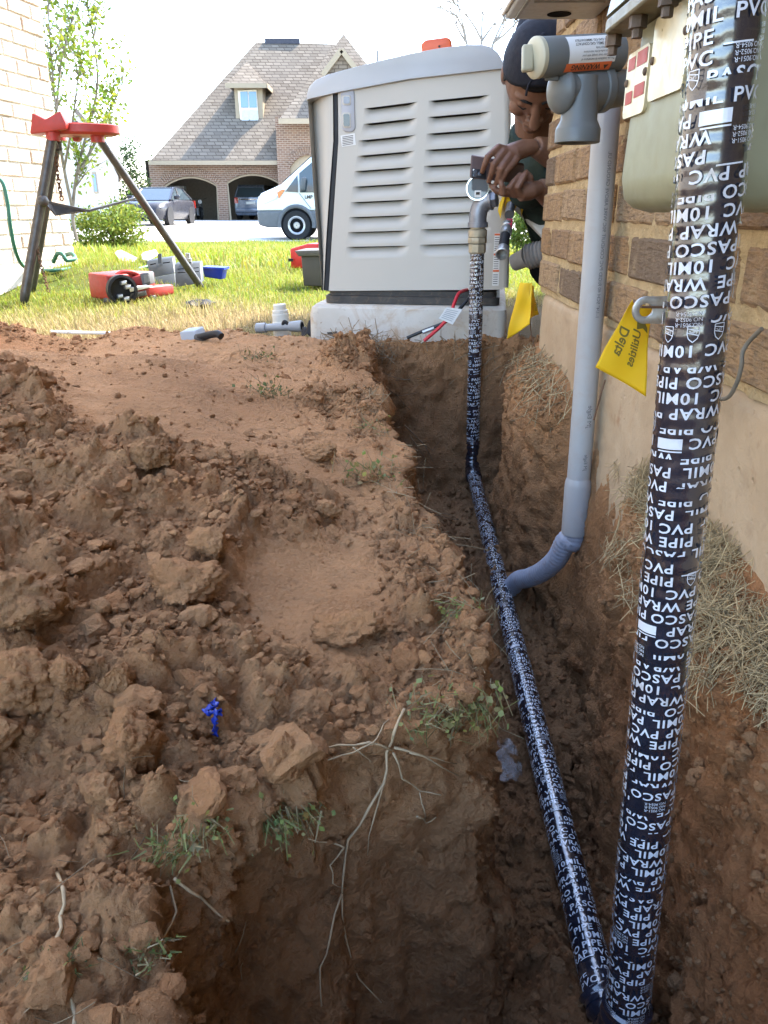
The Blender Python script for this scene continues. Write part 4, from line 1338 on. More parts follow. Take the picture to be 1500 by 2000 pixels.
# ---- fittings on top of the far riser
M_brass = simple('brass', (.38, .32, .22), .5, .4, .35, var=.15, scale=40, dirt=(.35, .30, .22), dirt_amt=.4)
M_cast = simple('grey_iron', (.21, .215, .235), .42, .5, .55, var=.12, scale=50)
M_chrome = simple('chrome', (.62, .62, .60), .12, .5, .95, var=.05)
up = unit(R1 - fr0); cpz = R1
b = MB(); b.lathe([(.022, -.004), (.0245, 0), (.0245, .020), (.0225, .022)], cpz, up, 8); b.lathe([(.0255, .0235), (.0265, .026), (.0265, .037), (.0255, .039)], cpz, up, 8); b.lathe([(.024, .039), (.0265, .041), (.0265, .058), (.021, .062), (.021, .070)], cpz, up, 28); b.build('coupling', M_brass, gp, smooth=30.0)
e0 = cpz + up * .066
epts = [e0, e0 + up * .03, e0 + up * .052 + Vector((.006, 0, 0)), e0 + up * .066 + Vector((.020, -.004, 0)), e0 + up * .070 + Vector((.036, -.010, 0))]
b = MB(); P = catmull(epts, 8); b.tube(P, [.0265] * 3 + [.0245] * (len(P) - 6) + [.026] * 3, 26); b.lathe([(.0285, 0), (.0285, .013)], e0, up, 26); b.build('elbow', M_cast, gp, smooth=35.0)
pe = P[-1]; dx = unit(P[-1] - P[-3])
b = MB(); b.lathe([(.022, 0), (.022, .013), (.017, .016)], pe, dx, 6); b.build('bushing', M_cast, gp)
gc = atY(933, 368, 2.285)
gd = unit((-.12, -1, .05))
b = MB(); b.tube([pe + dx * .002 + Vector((-.02, 0, .015)), gc + Vector((0, .004, -.02))], .0058, 12); b.build('gauge_stem', M_brass, gp, smooth=True)
gg = MB(); gr_ = .0325
gg.lathe([(.012, .020), (gr_ * .92, .019), (gr_, .014), (gr_, -.006), (gr_ * .97, -.0095), (gr_ * .87, -.0095), (gr_ * .855, -.004)], gc, -gd, 48, caps=True)
gauge = gg.build('gauge', M_chrome, gp, smooth=35.0)
b = MB(); b.lathe([(.0005, 0), (gr_ * .86, 0)], gc + gd * .0045, gd, 40, caps=False)
M_dialglass = NT('dial_glass', .05, .6); M_dialglass.col((.13, .14, .14)); b.build('dial', M_dialglass.m, gauge)
gu, gw = frame_of(gd)
b = MB()
gx = Vector((1, -.1, 0)); gz = Vector((0, 0, 1))
b.obox(gc + gd * .0056 + gz * -.014 + gx * .001, gx, gz, gd, .009, .0085, .0006); b.build('dial_mark', M_white, gauge)
b = MB(); b.obox(gc + gd * .0066 + gz * -.013 + gx * .001, gx, gz, gd, .0052, .0035, .0004); b.build('dial_window', M_ink, gauge)

# ---- second gas line beside the wall: flex, red valve, yellow-taped pipe, open nipple
g2 = thing('gas_stub', 'short gas pipe with a red-handled valve, open end and yellow tape, under the hands', 'gas pipe', (.36, 2.35, .2))
q0 = atY(981, 494, 2.16); q1 = atY(986, 465, 2.22); q2 = atY(992, 435, 2.30); q3 = atY(997, 405, 2.40); q4 = atY(1003, 372, 2.52); q5 = q4 + (q4 - q3) * 2
b = MB(); b.lathe([(.0125, .028), (.0172, .026), (.0185, .02), (.0185, .002), (.0165, 0), (.0135, .0005), (.0125, .02)], q0 - unit(q1 - q0) * .008, unit(q1 - q0), 26, caps=False); b.lathe([(.001, .017), (.0128, .017)], q0 - unit(q1 - q0) * .008, unit(q1 - q0), 22, caps=False); b.build('open_nipple', M_galv, g2, smooth=35.0)
b = MB(); b.tube([q0 + (q1 - q0) * .3, q1 + (q2 - q1) * .2], .0135, 18); b.build('black_pipe', M_black, g2, smooth=True)
b = MB(); b.lathe([(.015, 0), (.015, .008), (.0125, .01), (.0165, .02), (.0165, .038), (.0125, .05), (.0155, .052), (.0155, .066)], q1 + (q2 - q1) * .15, unit(q3 - q1), 18); vlv = b.build('valve_body', M_galv, g2, smooth=35.0)
b = MB(); b.obox(q2 + Vector((.0, -.024, .0)), q3 - q1, (1, 0, 0), (0, 1, .3), .026, .0085, .004); b.build('red_handle', simple('red_handle_paint', (.50, .02, .05), .35, .5), vlv, bevel=.003, seg=3)
b = MB(); b.tube([q2 + (q3 - q2) * .5, q3, q4, q5], .0135, 18); b.build('grey_pipe', M_cast, g2, smooth=True)
b = MB(); tp = q3 + (q4 - q3) * .1
b.tube([tp, q4, q4 + (q4 - q3) * .3], [.0165, .0175, .0168], 18)
for sgn in (-1, 1):
    b.grid(flag_sheet(tp + Vector((sgn * .014, .0, .045)), tp + Vector((sgn * .014, 0, .045)) + (q4 - q3) * .5, tp + Vector((sgn * .034, -.02, -.035)), tp + Vector((sgn * .036, .02, -.02)) + (q4 - q3) * .4, .004, 2 + sgn, 8))
b.build('yellow_tape', M_flag, g2, smooth=True, fix=False)

# ---- white downspout and corrugated drain behind the corner
ds = thing('downspout', 'white downspout elbow feeding a grey corrugated drain behind the brick corner', 'drain', (.5, 2.4, .2))
M_wpvc = simple('white_pvc', (.70, .72, .74), .4, .4, var=.04)
M_corr = simple('grey_drain', (.24, .22, .20), .6, .3, var=.15, scale=20, dirt=(.2, .12, .07), dirt_amt=.5)
d0 = atY(1012, 392, 2.62); d1 = atY(1062, 442, 2.45); dd = unit(d1 - d0)
b = MB(); b.obox((d0 + d1) / 2 + dd * .03, dd, dd.cross(Vector((0, 1, 0))), (0, 1, 0), (d1 - d0).length / 2 + .06, .026, .032); b.build('spout', M_wpvc, ds, bevel=.006, seg=3)
c0 = atY(1004, 513, 2.36); c1 = atY(1030, 502, 2.33); c2 = atY(1075, 490, 2.30)
b = MB(); b.tube([c0, c0.lerp(c1, .7), c1, ], [.024, .026, .030], 20); b.build('drain_adapter', M_corr, ds, smooth=True)
cc = resample([c1, c2, c2 + (c2 - c1)], .0025)
b = MB(); b.tube(cc, [.034 + .003 * math.sin(i * 2 * math.pi * .0025 / .011) for i in range(len(cc))], 20); b.build('corrugated_pipe', M_corr, ds, smooth='all')
# ================================================================== standby generator on its pad
TH = R(8)
gn = Vector((-math.sin(TH), -math.cos(TH), 0)); gb = -gn; gxv = Vector((math.cos(TH), -math.sin(TH), 0)); gzv = Vector((0, 0, 1))
GP = Vector((.1, 2.50, 0))
def fp_(px, py, back=0.0):
    return onplane(px, py, GP, gn) + gb * back
def cab_material():
    t = NT('beige_cabinet', .42, .4)
    n = t.noise(3, 4)
    k = t.mix(t.mapr(n, .3, .7, 0, 1), (.475, .440, .378), (.50, .462, .398))
    d = t.noise(25, 6, .7, dist=.7)
    t.col(t.mix(t.mapr(d, .66, .8, 0, .35), k, (.36, .27, .18)))
    t.bump(t.noise(420, 2), .08, .001)
    return t.m
M_cab = cab_material()
M_lid = simple('grey_lid', (.42, .42, .415), .38, .45, var=.04, scale=5)
M_panel = simple('lilac_grey_plastic', (.38, .38, .40), .4, .4, var=.04)
gen = thing('generator', 'beige home standby generator cabinet with rows of louvres', 'generator', tuple(fp_(800, 575, .5)))
left = [(601, 193), (607, 290), (613, 380), (621, 470), (629, 566)]
right = [(984, 134), (985, 250), (985, 350), (984, 460), (982, 562)]
seamR = [(660, 180), (661, 275), (654, 380), (648, 470), (642, 568)]
seamL = [(650, 182), (651, 275), (643, 380), (637, 470), (632, 567)]
def interp(pl, t):
    """along a px polyline by row parameter 0..1 (evenly spaced points)"""
    f = t * (len(pl) - 1); i = min(int(f), len(pl) - 2); f -= i
    return (pl[i][0] * (1 - f) + pl[i + 1][0] * f, pl[i][1] * (1 - f) + pl[i + 1][1] * f)
# louvre corner marks (slit line left/right ends per row), two columns
def c3(x, y): return (560 + x * .3467, 30 + y * .3467)
LL = [(437, 525), (434, 612), (405, 706), (398, 792), (382, 878), (372, 966), (362, 1053), (352, 1138), (345, 1222), (336, 1305)]
LR = [(742, 486), (738, 578), (730, 673), (724, 763), (718, 853), (712, 944), (706, 1037), (700, 1124), (698, 1211), (692, 1297)]
RL = [(800, 482), (795, 573), (788, 667), (780, 758), (773, 848), (768, 940), (764, 1031), (758, 1119), (754, 1206), (750, 1293)]
RR = [(1150, 447), (1152, 541), (1152, 638), (1150, 734), (1150, 828), (1150, 922), (1152, 1013), (1152, 1103), (1152, 1192), (1154, 1281)]
cols = []
for A, B in ((LL, LR), (RL, RR)):
    cols.append(([fp_(*c3(*p)) for p in A], [fp_(*c3(*p)) for p in B]))
hdown = .040
rows_t = 10
lat = []      # lattice rows: each [seam, LL, LR, RL, RR, right]
def edge_at_z(pl, zref):
    pts = [fp_(*p) for p in pl]
    for a, b_ in zip(pts, pts[1:]):
        if (a.z - zref) * (b_.z - zref) <= 0 and abs(a.z - b_.z) > 1e-9:
            t = (a.z - zref) / (a.z - b_.z); return a.lerp(b_, t)
    return pts[0] if zref > pts[0].z else pts[-1]
lat.append([fp_(660, 180), fp_(713, 171), fp_(818, 154), fp_(838, 151), fp_(960, 136), fp_(984, 134)])
for i in range(10):
    a = [cols[0][0][i], cols[0][1][i], cols[1][0][i], cols[1][1][i]]
    lat.append([edge_at_z(seamR, a[0].z)] + a + [edge_at_z(right, a[3].z)])
    d = Vector((0, 0, -hdown))
    # lower edge follows the taper of the column
    nx_ = i + 1 if i < 9 else i
    low = []
    for cl_, sd in ((0, 0), (0, 1), (1, 0), (1, 1)):
        p = cols[cl_][sd][i]; q = cols[cl_][sd][nx_]
        step = (q - p) if i < 9 else (p - cols[cl_][sd][i - 1])
        low.append(p + step * (hdown / abs(step.z)))
    lat.append([edge_at_z(seamR, low[0].z)] + low + [edge_at_z(right, low[3].z)])
lat.append([fp_(642, 568), fp_(672, 568), fp_(800, 567), fp_(818, 567), fp_(958, 566), fp_(982, 565)])
b = MB()
vs = [p for row in lat for p in row]; fs = []
for i in range(len(lat) - 1):
    for j in range(5):
        if i % 2 == 1 and j in (1, 3): continue
        fs.append((i * 6 + j, i * 6 + j + 1, (i + 1) * 6 + j + 1, (i + 1) * 6 + j))
b.add(vs, fs)
b.build('end_panel', M_cab, gen)
for ci, (A, B) in enumerate(cols):
    for i in range(10):
        lo = lat[2 + 2 * i]; hi = lat[1 + 2 * i]
        j = 1 if ci == 0 else 3
        TLp, TRp, BLp, BRp = hi[j], hi[j + 1], lo[j], lo[j + 1]
        m = MB(); nu, nv = 30, 9
        G = []
        for v in range(nv + 1):
            row = []
            for u in range(nu + 1):
                uu = u / nu; vv = v / nv
                e = float(sstep(0, .16, uu) * sstep(1, .78, uu))
                gap = .085 * e
                v2 = gap + (1 - gap) * vv
                p = TLp.lerp(TRp, uu).lerp(BLp.lerp(BRp, uu), v2)
                p = p + gb * (.0002 + .019 * e * (1 - vv) ** 1.3 - .004 * e * math.sin(math.pi * vv))
                row.append(p)
            G.append(row)
        m.grid(G); m.build('louvre', M_cab, gen, smooth='all')
# cabinet shell behind the panel (open in front), a dark sheet painted as the shade inside
outline = [fp_(*p) for p in left] + [fp_(642, 569), fp_(982, 565)] + [fp_(*p) for p in reversed(right)]
b = MB(); n = len(outline); vs = [p + gb * .0005 for p in outline] + [p + gb * 1.12 for p in outline]
fs = [(i, (i + 1) % n, (i + 1) % n + n, i + n) for i in range(n)] + [tuple(range(n, 2 * n))]
b.add(vs, fs); b.build('shell', M_cab, gen)
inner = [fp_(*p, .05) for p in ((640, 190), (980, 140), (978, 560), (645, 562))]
b = MB(); b.add(inner, [(0, 1, 2, 3)]); b.build('dark_interior', simple('inner_shade', (.06, .055, .05), .9, .1), gen)
# rounded corner strip left of the black seam
G = []
for k in range(13):
    t = k / 12; a = interp(left, t); c = interp(seamL, t)
    row = []
    for q in range(9):
        s = q / 8; p = fp_(a[0] * (1 - s) + c[0] * s, a[1] * (1 - s) + c[1] * s)
        row.append(p + gb * (.055 * (1 - s) ** 2.2))
    G.append(row)
b = MB(); b.grid(G); b.build('corner_panel', M_cab, gen, smooth='all')
G = []
for k in range(13):
    t = k / 12; a = interp(seamL, t); c = interp(seamR, t)
    G.append([fp_(a[0] * (1 - s) + c[0] * s, a[1] * (1 - s) + c[1] * s, .004 if 0 < s < 1 else .0) for s in (0, .2, .5, .8, 1)])
b = MB(); b.grid(G); b.build('black_seam', M_black, gen)
# right rounded edge
G = []
for k in range(9):
    t = k / 8; a = interp(right, t)
    p = fp_(*a); row = []
    for q in range(7):
        an = q / 6 * math.pi / 2
        row.append(p + gxv * (.018 * math.sin(an)) + gb * (.018 * (1 - math.cos(an)) - .0003))
    G.append(row)
b = MB(); b.grid(G); b.build('edge_trim', M_cab, gen, smooth='all')
# lid
prof = [(599, 196), (599, 186), (604, 170), (616, 158), (640, 147), (680, 136), (740, 120), (800, 106), (860, 95), (915, 88), (945, 88), (962, 93), (974, 104), (983, 120), (987, 135)]
lid_lo = [(800, 156), (660, 182)]
P0 = [fp_(*p) for p in prof + lid_lo]
cen = sum(P0, Vector()) / len(P0)
def scaled_prof(k, back): return [cen + (p - cen) * k + gb * back for p in P0]
b = MB()
loft(b, [scaled_prof(.965, -.012), scaled_prof(.99, -.009), scaled_prof(1.0, .004), scaled_prof(1.0, 1.1), scaled_prof(.97, 1.13)])
b.build('lid', M_lid, gen, smooth=45.0)
# control window plate
def rquad(cx, cy, w_, h_, r, lift, sk=0.0, n=5):
    pts = []
    for sx, sy, a0 in ((1, -1, 270), (1, 1, 0), (-1, 1, 90), (-1, -1, 180)):
        for k in range(n + 1):
            t = R(a0 + 90 * k / n)
            x = cx + sx * (w_ - r) + r * math.cos(t); y = cy + sy * (h_ - r) + r * math.sin(t)
            pts.append(fp_(x + (y - cy) * sk, y) - gb * lift)
    return pts
b = MB(); b.prism(rquad(680, 215, 13, 43, 10, .004, .03), gb * .006); pl = b.build('window_plate', M_panel, gen, bevel=.0015)
M_lens = NT('dark_lens', .12, .6); M_lens.col((.06, .065, .075)); M_lens = M_lens.m
for (y, h_) in ((196, 10), (235, 15)):
    b = MB(); b.prism(rquad(677.5, y, 8.5, h_, 4, .0055, .03), gb * .004); fr = b.build('window_frame', M_cab, pl, bevel=.001)
    b = MB(); b.prism(rquad(677.5, y, 6, h_ - 3, 3, .0065, .03), gb * .003); b.build('pane', M_lens if h_ > 12 else M_cast, fr)
b = MB(); b.prism([fp_(665, 265, -.001), fp_(693, 260, -.001), fp_(695, 283, -.001), fp_(668, 287, -.001)], gb * .0008); st = b.build('sticker', M_white, gen)
b = MB()
for k in range(6):
    y = 267 + k * 3.2; b.add([fp_(669, y + .5, -.0016), fp_(690, y - 3, -.0016), fp_(690, y - 1.8, -.0016), fp_(669, y + 1.7, -.0016)], [(0, 1, 2, 3)])
b.build('print_line', M_ink, st, fix=False)
sx0, sx1 = 961, 977
b = MB(); b.prism([fp_(966, 455, -.0015), fp_(978, 455, -.0015), fp_(974, 558, -.0015), fp_(961, 558, -.0015)], gb * .0008); st = b.build('warning_sticker', M_white, gen)
for y in (456, 495, 527):
    b = MB(); sft = -(y - 455) * .045; b.add([fp_(966 + sft, y, -.0021), fp_(978 + sft, y, -.0021), fp_(978 + sft, y + 4, -.0021), fp_(966 + sft, y + 4, -.0021)], [(0, 1, 2, 3)]); b.build('orange_band', M_orange_lab, st, fix=False)
b = MB()
for k in range(22):
    y = 463 + k * 4.3
    if abs(y - 497) < 4 or abs(y - 529) < 4: continue
    sft = -(y - 455) * .045; b.add([fp_(967 + sft, y, -.0021), fp_(976 + sft, y, -.0021), fp_(976 + sft, y + 1.2, -.0021), fp_(967 + sft, y + 1.2, -.0021)], [(0, 1, 2, 3)])
o = b.build('print_line', M_ink, st, fix=False)
# plinth
M_plinth = simple('dark_plinth', (.055, .05, .045), .6, .3, var=.25, scale=20, dirt=(.22, .15, .09), dirt_amt=.5)
pz0 = fp_(800, 594).z; pz1 = fp_(800, 569).z
pa = fp_(634, 580); pb_ = fp_(976, 580)
def pad_ring(x0, x1, d0, d1, z, r):
    base = Vector((GP.x, GP.y, 0)); out = []
    for p in rr_poly(x0, x1, d0, d1, r, 0, 6): out.append(base + gxv * p.x + gb * p.y + Vector((0, 0, z)))
    return out
xa = (pa - GP).dot(gxv); xb_ = (pb_ - GP).dot(gxv)
b = MB(); loft(b, [pad_ring(xa, xb_, -.004, 1.12, pz0, .03), pad_ring(xa, xb_, -.004, 1.12, pz0 + .022, .03), pad_ring(xa + .01, xb_ - .01, .008, 1.11, pz0 + .024, .03), pad_ring(xa + .01, xb_ - .01, .008, 1.11, pz1, .03)]); b.build('plinth', M_plinth, gen, smooth=40.0)
# pad: a thing of its own
def pad_material():
    t = NT('stained_white_pad', .8, .2)
    k = t.mix(t.mapr(t.noise(6, 5), .3, .7, 0, 1), (.58, .55, .49), (.50, .46, .39))
    k = t.mix(t.mapr(t.noise(9, 6, .7, dist=1), .48, .66, 0, .75), k, (.40, .27, .16))
    k = t.mix(t.mapr(t.noise(45, 4, .7), .62, .75, 0, .6), k, (.22, .17, .12))
    t.col(k); t.bump(t.noise(60, 5), .35, .004); return t.m
pd = thing('equipment_pad', 'mud-stained white pad under the generator', 'pad', tuple(GP + gb * .5))
b = MB(); xl = (fp_(611, 610, -.05) - GP).dot(gxv); xr = (fp_(990, 610, -.05) - GP).dot(gxv)
loft(b, [pad_ring(xl + .0, xr + .0, -.065, 1.22, -.06, .03), pad_ring(xl, xr, -.062, 1.22, pz0 - .03, .03), pad_ring(xl + .004, xr - .004, -.058, 1.21, pz0 - .010, .035), pad_ring(xl + .014, xr - .014, -.045, 1.20, pz0 - .002, .035)])
b.build('slab', pad_material(), pd, smooth=40.0)
# orange unit on the lid
M_org = simple('orange_plastic', (.62, .105, .03), .4, .4, var=.06)
ob = thing('orange_case', 'orange plastic case standing on the generator lid', 'case', tuple(fp_(847, 95, .12)))
q = [fp_(815, 72, .10), fp_(824, 63, .10), (fp_(868, 57, .10)), fp_(877, 62, .10), fp_(879, 88, .10), fp_(872, 92, .10), fp_(826, 99, .10), fp_(818, 94, .10)]
b = MB(); b.prism(q, gb * .085); ocs = b.build('shell', M_org, ob, bevel=.006, seg=3)
b = MB(); b.prism([fp_(823, 99, .105), fp_(873, 91, .105), fp_(873, 100, .105), fp_(823, 105, .105)], gb * .075); b.build('base', simple('case_shade', (.14, .17, .25), .5, .4), ob, bevel=.003)  # bluish dark strip painted as the shadow under the case
b = MB(); b.lathe([(.003, 0), (.003, .0015)], fp_(853, 77, .0985), gn, 12); b.build('screw', M_ink, ocs)
# wires hanging out under the cabinet
M_rw = simple('red_wire', (.50, .02, .03), .4, .4); M_bw = simple('black_wire', (.02, .02, .022), .4, .4)
wt = thing('wire_pair', 'red and black cable ends with a white tag in front of the pad', 'cable', tuple(atY(870, 625, 2.38)))
def wire(pts, r, mat, nm):
    b = MB(); b.tube(catmull([atY(*p) for p in pts], 8), r, 10); return b.build(nm, mat, wt, smooth=True)
wire([(912, 566, 2.44), (897, 572, 2.38), (888, 590, 2.35), (880, 612, 2.335), (862, 636, 2.33), (828, 666, 2.33)], .0052, M_rw, 'red_cable')
wire([(930, 566, 2.45), (918, 580, 2.39), (896, 605, 2.35), (868, 630, 2.335), (830, 645, 2.34), (795, 660, 2.345)], .0052, M_bw, 'black_cable')
b = MB(); b.tube([atY(828, 666, 2.33), atY(822, 670, 2.33)], .003, 8); b.build('copper_end', M_brass, wt)
b = MB(); b.tube([atY(848, 641, 2.333), atY(826, 649, 2.338)], .006, 10); b.build('heat_sleeve', M_galv, wt)
b = MB(); b.prism([atY(857, 622, 2.322), atY(872, 600, 2.325), atY(903, 604, 2.325), atY(884, 634, 2.322)], (0, .0012, 0)); tgp = b.build('tag', M_white, wt)
b = MB()
for k in range(6):
    f_ = .15 + .13 * k; pa_ = atY(857, 622, 2.3205).lerp(atY(872, 600, 2.3235), f_); pc_ = atY(884, 634, 2.3205).lerp(atY(903, 604, 2.3235), f_)
    p1_ = pa_.lerp(pc_, .1); p2_ = pa_.lerp(pc_, .85)
    b.add([p1_, p2_, p2_ + Vector((.0008, 0, .0016)), p1_ + Vector((.0008, 0, .0016))], [(0, 1, 2, 3)])
b.build('print_line', simple('grey_ink', (.35, .36, .38), .6, .2), tgp, fix=False)
# ================================================================== the house across the drive, vehicles
def far_brick():
    t = NT('far_brickwork', .9, .1)
    b = t.n.new('ShaderNodeTexBrick')
    b.inputs['Color1'].default_value = (.175, .105, .072, 1); b.inputs['Color2'].default_value = (.115, .072, .054, 1); b.inputs['Mortar'].default_value = (.27, .215, .17, 1)
    b.inputs['Scale'].default_value = 1; b.inputs['Mortar Size'].default_value = .014; b.inputs['Brick Width'].default_value = .26; b.inputs['Row Height'].default_value = .095; b.inputs['Bias'].default_value = -.1
    cx = t.n.new('ShaderNodeCombineXYZ'); sx = t.n.new('ShaderNodeSeparateXYZ')
    t.l.new(t.co(), sx.inputs[0])
    t.l.new(t.math('ADD', sx.outputs['X'], sx.outputs['Y']), cx.inputs[0]); t.l.new(sx.outputs['Z'], cx.inputs[1])
    t.l.new(cx.outputs[0], b.inputs['Vector'])
    n = t.noise(3, 4)
    t.col(t.mix(t.mapr(n, .45, .7, 0, .5), b.outputs['Color'], (.21, .15, .105)))
    return t.m
def far_shingle():
    t = NT('far_shingles', .95, .08)
    b = t.n.new('ShaderNodeTexBrick')
    b.inputs['Color1'].default_value = (.135, .112, .088, 1); b.inputs['Color2'].default_value = (.20, .168, .132, 1); b.inputs['Mortar'].default_value = (.07, .055, .043, 1)
    b.inputs['Scale'].default_value = 1; b.inputs['Mortar Size'].default_value = .022; b.inputs['Brick Width'].default_value = .42; b.inputs['Row Height'].default_value = .17; b.inputs['Mortar Smooth'].default_value = .3
    cx = t.n.new('ShaderNodeCombineXYZ'); sx = t.n.new('ShaderNodeSeparateXYZ')
    t.l.new(t.co(), sx.inputs[0])
    t.l.new(t.math('ADD', sx.outputs['X'], t.math('MULTIPLY', sx.outputs['Y'], .6)), cx.inputs[0]); t.l.new(sx.outputs['Z'], cx.inputs[1])
    t.l.new(cx.outputs[0], b.inputs['Vector'])
    t.col(t.mix(t.mapr(t.noise(1.2, 4), .4, .7, 0, .5), b.outputs['Color'], (.16, .137, .112)))
    return t.m
M_fbrick, M_fshing = far_brick(), far_shingle()
M_trim = simple('tan_trim', (.29, .24, .17), .7, .2, var=.05)
M_garage = simple('garage_wall', (.30, .27, .23), .9, .1)
def glass(name, c, rough=.05):
    t = NT(name, rough, .6); t.col(c); return t.m
M_winglass = glass('window_glass', (.10, .20, .33))  # blue sky reflection painted into the pane colour
M_curtain = simple('window_curtain', (.45, .55, .60), .8, .2)
HY = 43.0
H = lambda x, y, d=0.0: atY(x, y, HY + d)
hz0 = .05
bh = thing('garage_house', 'brick house with a steep shingle roof, dormer and two arched garage openings across the drive', 'house', (H(420, 424).x, HY, hz0))
# wall with two arched openings (front face pieces) and a return
xL, xM = H(300, 420).x, H(552, 420).x
zE = H(430, 312).z
def arch_opening(x0, x1, zs, zc, n=14):
    return [Vector((x0 + (x1 - x0) * k / n, 0, zs + (zc - zs) * math.sin(math.pi * k / n) ** .8)) for k in range(n + 1)]
def wall_piece(xa, xb, opens, ztop, y, th, name, mat, parent):
    b = MB(); xs = xa
    for (x0, x1, zs, zc) in opens:
        b.box(xs, x0, y, y + th, hz0 - .3, ztop)
        A = arch_opening(x0, x1, zs, zc)
        poly = [Vector((x0, y, ztop)), Vector((x1, y, ztop))] + [Vector((p.x, y, p.z)) for p in reversed(A)]
        # strips under the eave over the arch
        for p, q in zip(A, A[1:]):
            b.add([(p.x, y, p.z), (q.x, y, q.z), (q.x, y, ztop), (p.x, y, ztop), (p.x, y + th, p.z), (q.x, y + th, q.z), (q.x, y + th, ztop), (p.x, y + th, ztop)], [(0, 1, 2, 3), (4, 7, 6, 5), (0, 4, 5, 1)])
        xs = x1
    b.box(xs, xb, y, y + th, hz0 - .3, ztop)
    return b.build(name, mat, parent, fix=False)
op = [(H(327, 420).x, H(428, 420).x, H(330, 362).z, H(378, 344).z), (H(447, 420).x, H(548, 420).x, H(450, 356).z, H(500, 339).z)]
wall_piece(xL, xM, op, zE, HY, .35, 'wall', M_fbrick, bh)
for (x0, x1, zs, zc) in op:
    # arch of upright bricks, then the trim inside the reveal
    A = arch_opening(x0 - .0, x1 + .0, zs, zc, 30)
    for i in range(0, 30):
        p, q = A[i], A[i + 1]; t_ = unit(q - p); nn = Vector((-t_.z, 0, t_.x))
        m = MB(); m.obox((p + q) / 2 + nn * .20 + Vector((0, HY - .02, 0)), t_, (0, 1, 0), nn, (q - p).length * .44, .03, .18); m.build('arch_brick', M_fbrick if i % 3 else simple_cache('arch_dark', (.20, .115, .09)), bh) if False else m.build('arch_brick', M_fbrick, bh)
    b = MB(); b.tube([Vector((x0 + .04, HY + .1, hz0))] + [Vector((p.x, HY + .1, p.z - .03)) for p in A] + [Vector((x1 - .04, HY + .1, hz0))], .07, 4, caps=False); b.build('door_trim', M_trim, bh)
# garage room
gx0, gx1 = op[0][0] - 1.0, op[1][1] + .6
b = MB(); b.add([(gx0, HY + 7, hz0), (gx1, HY + 7, hz0), (gx1, HY + 7, zE), (gx0, HY + 7, zE), (gx0, HY + .36, hz0), (gx1, HY + .36, hz0), (gx1, HY + .36, zE), (gx0, HY + .36, zE)], [(0, 1, 2, 3), (0, 3, 7, 4), (1, 5, 6, 2), (3, 2, 6, 7), (0, 4, 5, 1)]); b.build('garage_room', M_garage, bh)
# right wing wall, one arch part hidden by the generator
w0, w1 = H(550, 420).x, H(700, 420).x
zE2 = H(560, 230).z
o2 = (H(573, 420).x, H(640, 420).x, H(575, 330).z, H(605, 305).z)
wall_piece(w0, w1, [o2], zE2, HY - .8, .35, 'wing_wall', M_fbrick, bh)
b = MB(); b.box(o2[0], o2[1], HY - .62, HY - .58, hz0, o2[3]); b.build('garage_door', M_trim, bh)
b = MB(); b.box(w0, w0 + .3, HY - .45, HY + 4, hz0, zE2); b.build('wing_return', M_fbrick, bh)
A = arch_opening(o2[0], o2[1], o2[2], o2[3], 20)
for i in range(20):
    p, q = A[i], A[i + 1]; t_ = unit(q - p); nn = Vector((-t_.z, 0, t_.x))
    m = MB(); m.obox((p + q) / 2 + nn * .2 + Vector((0, HY - .82, 0)), t_, (0, 1, 0), nn, (q - p).length * .44, .03, .18); m.build('arch_brick', M_fbrick, bh)
# main roof
e0 = H(294, 313, -.5); e1 = H(556, 299, -.5)
zr = e0.z; e1.z = zr
rd = 6.0
r0 = H(500, 82, rd); r1 = H(622, 75, rd); r1.z = r0.z
r2 = H(655, 90, rd); r2.z = r0.z - .5
back = [Vector((e0.x, HY + 13, zr)), Vector((H(720, 300).x, HY + 13, zr))]
e2 = Vector((H(720, 300, -.5).x, HY - .5, zr))
b = MB()
b.add([e0, e2, r1 + Vector((.9, 0, -.1)), r0, back[0], back[1]], [(0, 1, 2, 3), (0, 3, 4), (3, 2, 5, 4), (1, 5, 2)])
rf = b.build('roof', M_fshing, bh)
b = MB(); b.box(e0.x - .1, e1.x, HY - .6, HY - .5, zr - .22, zr - .02); b.build('fascia', M_trim, bh)
b = MB(); b.box(r0.x + .5, H(585, 80, rd).x, HY + rd - .1, HY + rd + .4, r0.z - .1, r0.z + .16); b.build('ridge_vent', simple('dark_vent', (.06, .06, .075), .7, .2), rf)
# cross gable on the right
g0 = H(546, 231, -1.6); g1 = H(800, 231, -1.6); gp_ = H(671, 66, 3.2); g1.z = g0.z
b = MB(); gpk = Vector((gp_.x, HY + 3.2, gp_.z))
gbk = Vector((gp_.x, HY + 11, gp_.z))
b.add([g0, g1, gpk, Vector((g0.x, HY + 11, g0.z)), Vector((g1.x, HY + 11, g1.z)), gbk], [(0, 1, 2), (0, 2, 5, 3), (1, 4, 5, 2)]); b.build('wing_roof', M_fshing, bh)
b = MB(); b.box(g0.x - .05, g1.x, HY - 1.72, HY - 1.6, g0.z - .25, g0.z - .02); b.build('wing_fascia', M_trim, bh)
s0, s1, sp = H(640, 140, .4), H(705, 140, .4), H(667, 100, .4)
b = MB(); b.add([H(634, 150, .2), H(708, 150, .2), H(668, 98, .2), H(634, 150, 4), H(708, 150, 4), H(668, 98, 6)], [(0, 1, 2), (0, 2, 5, 3), (1, 4, 5, 2)]); b.build('small_gable', M_fshing, bh)
for a_, c_ in (((630, 147), (667, 98)), ((667, 98), (704, 147))):
    b = MB(); b.bar(H(*a_, .1), H(*c_, .1), .1, .12); b.build('gable_trim', M_trim, bh)
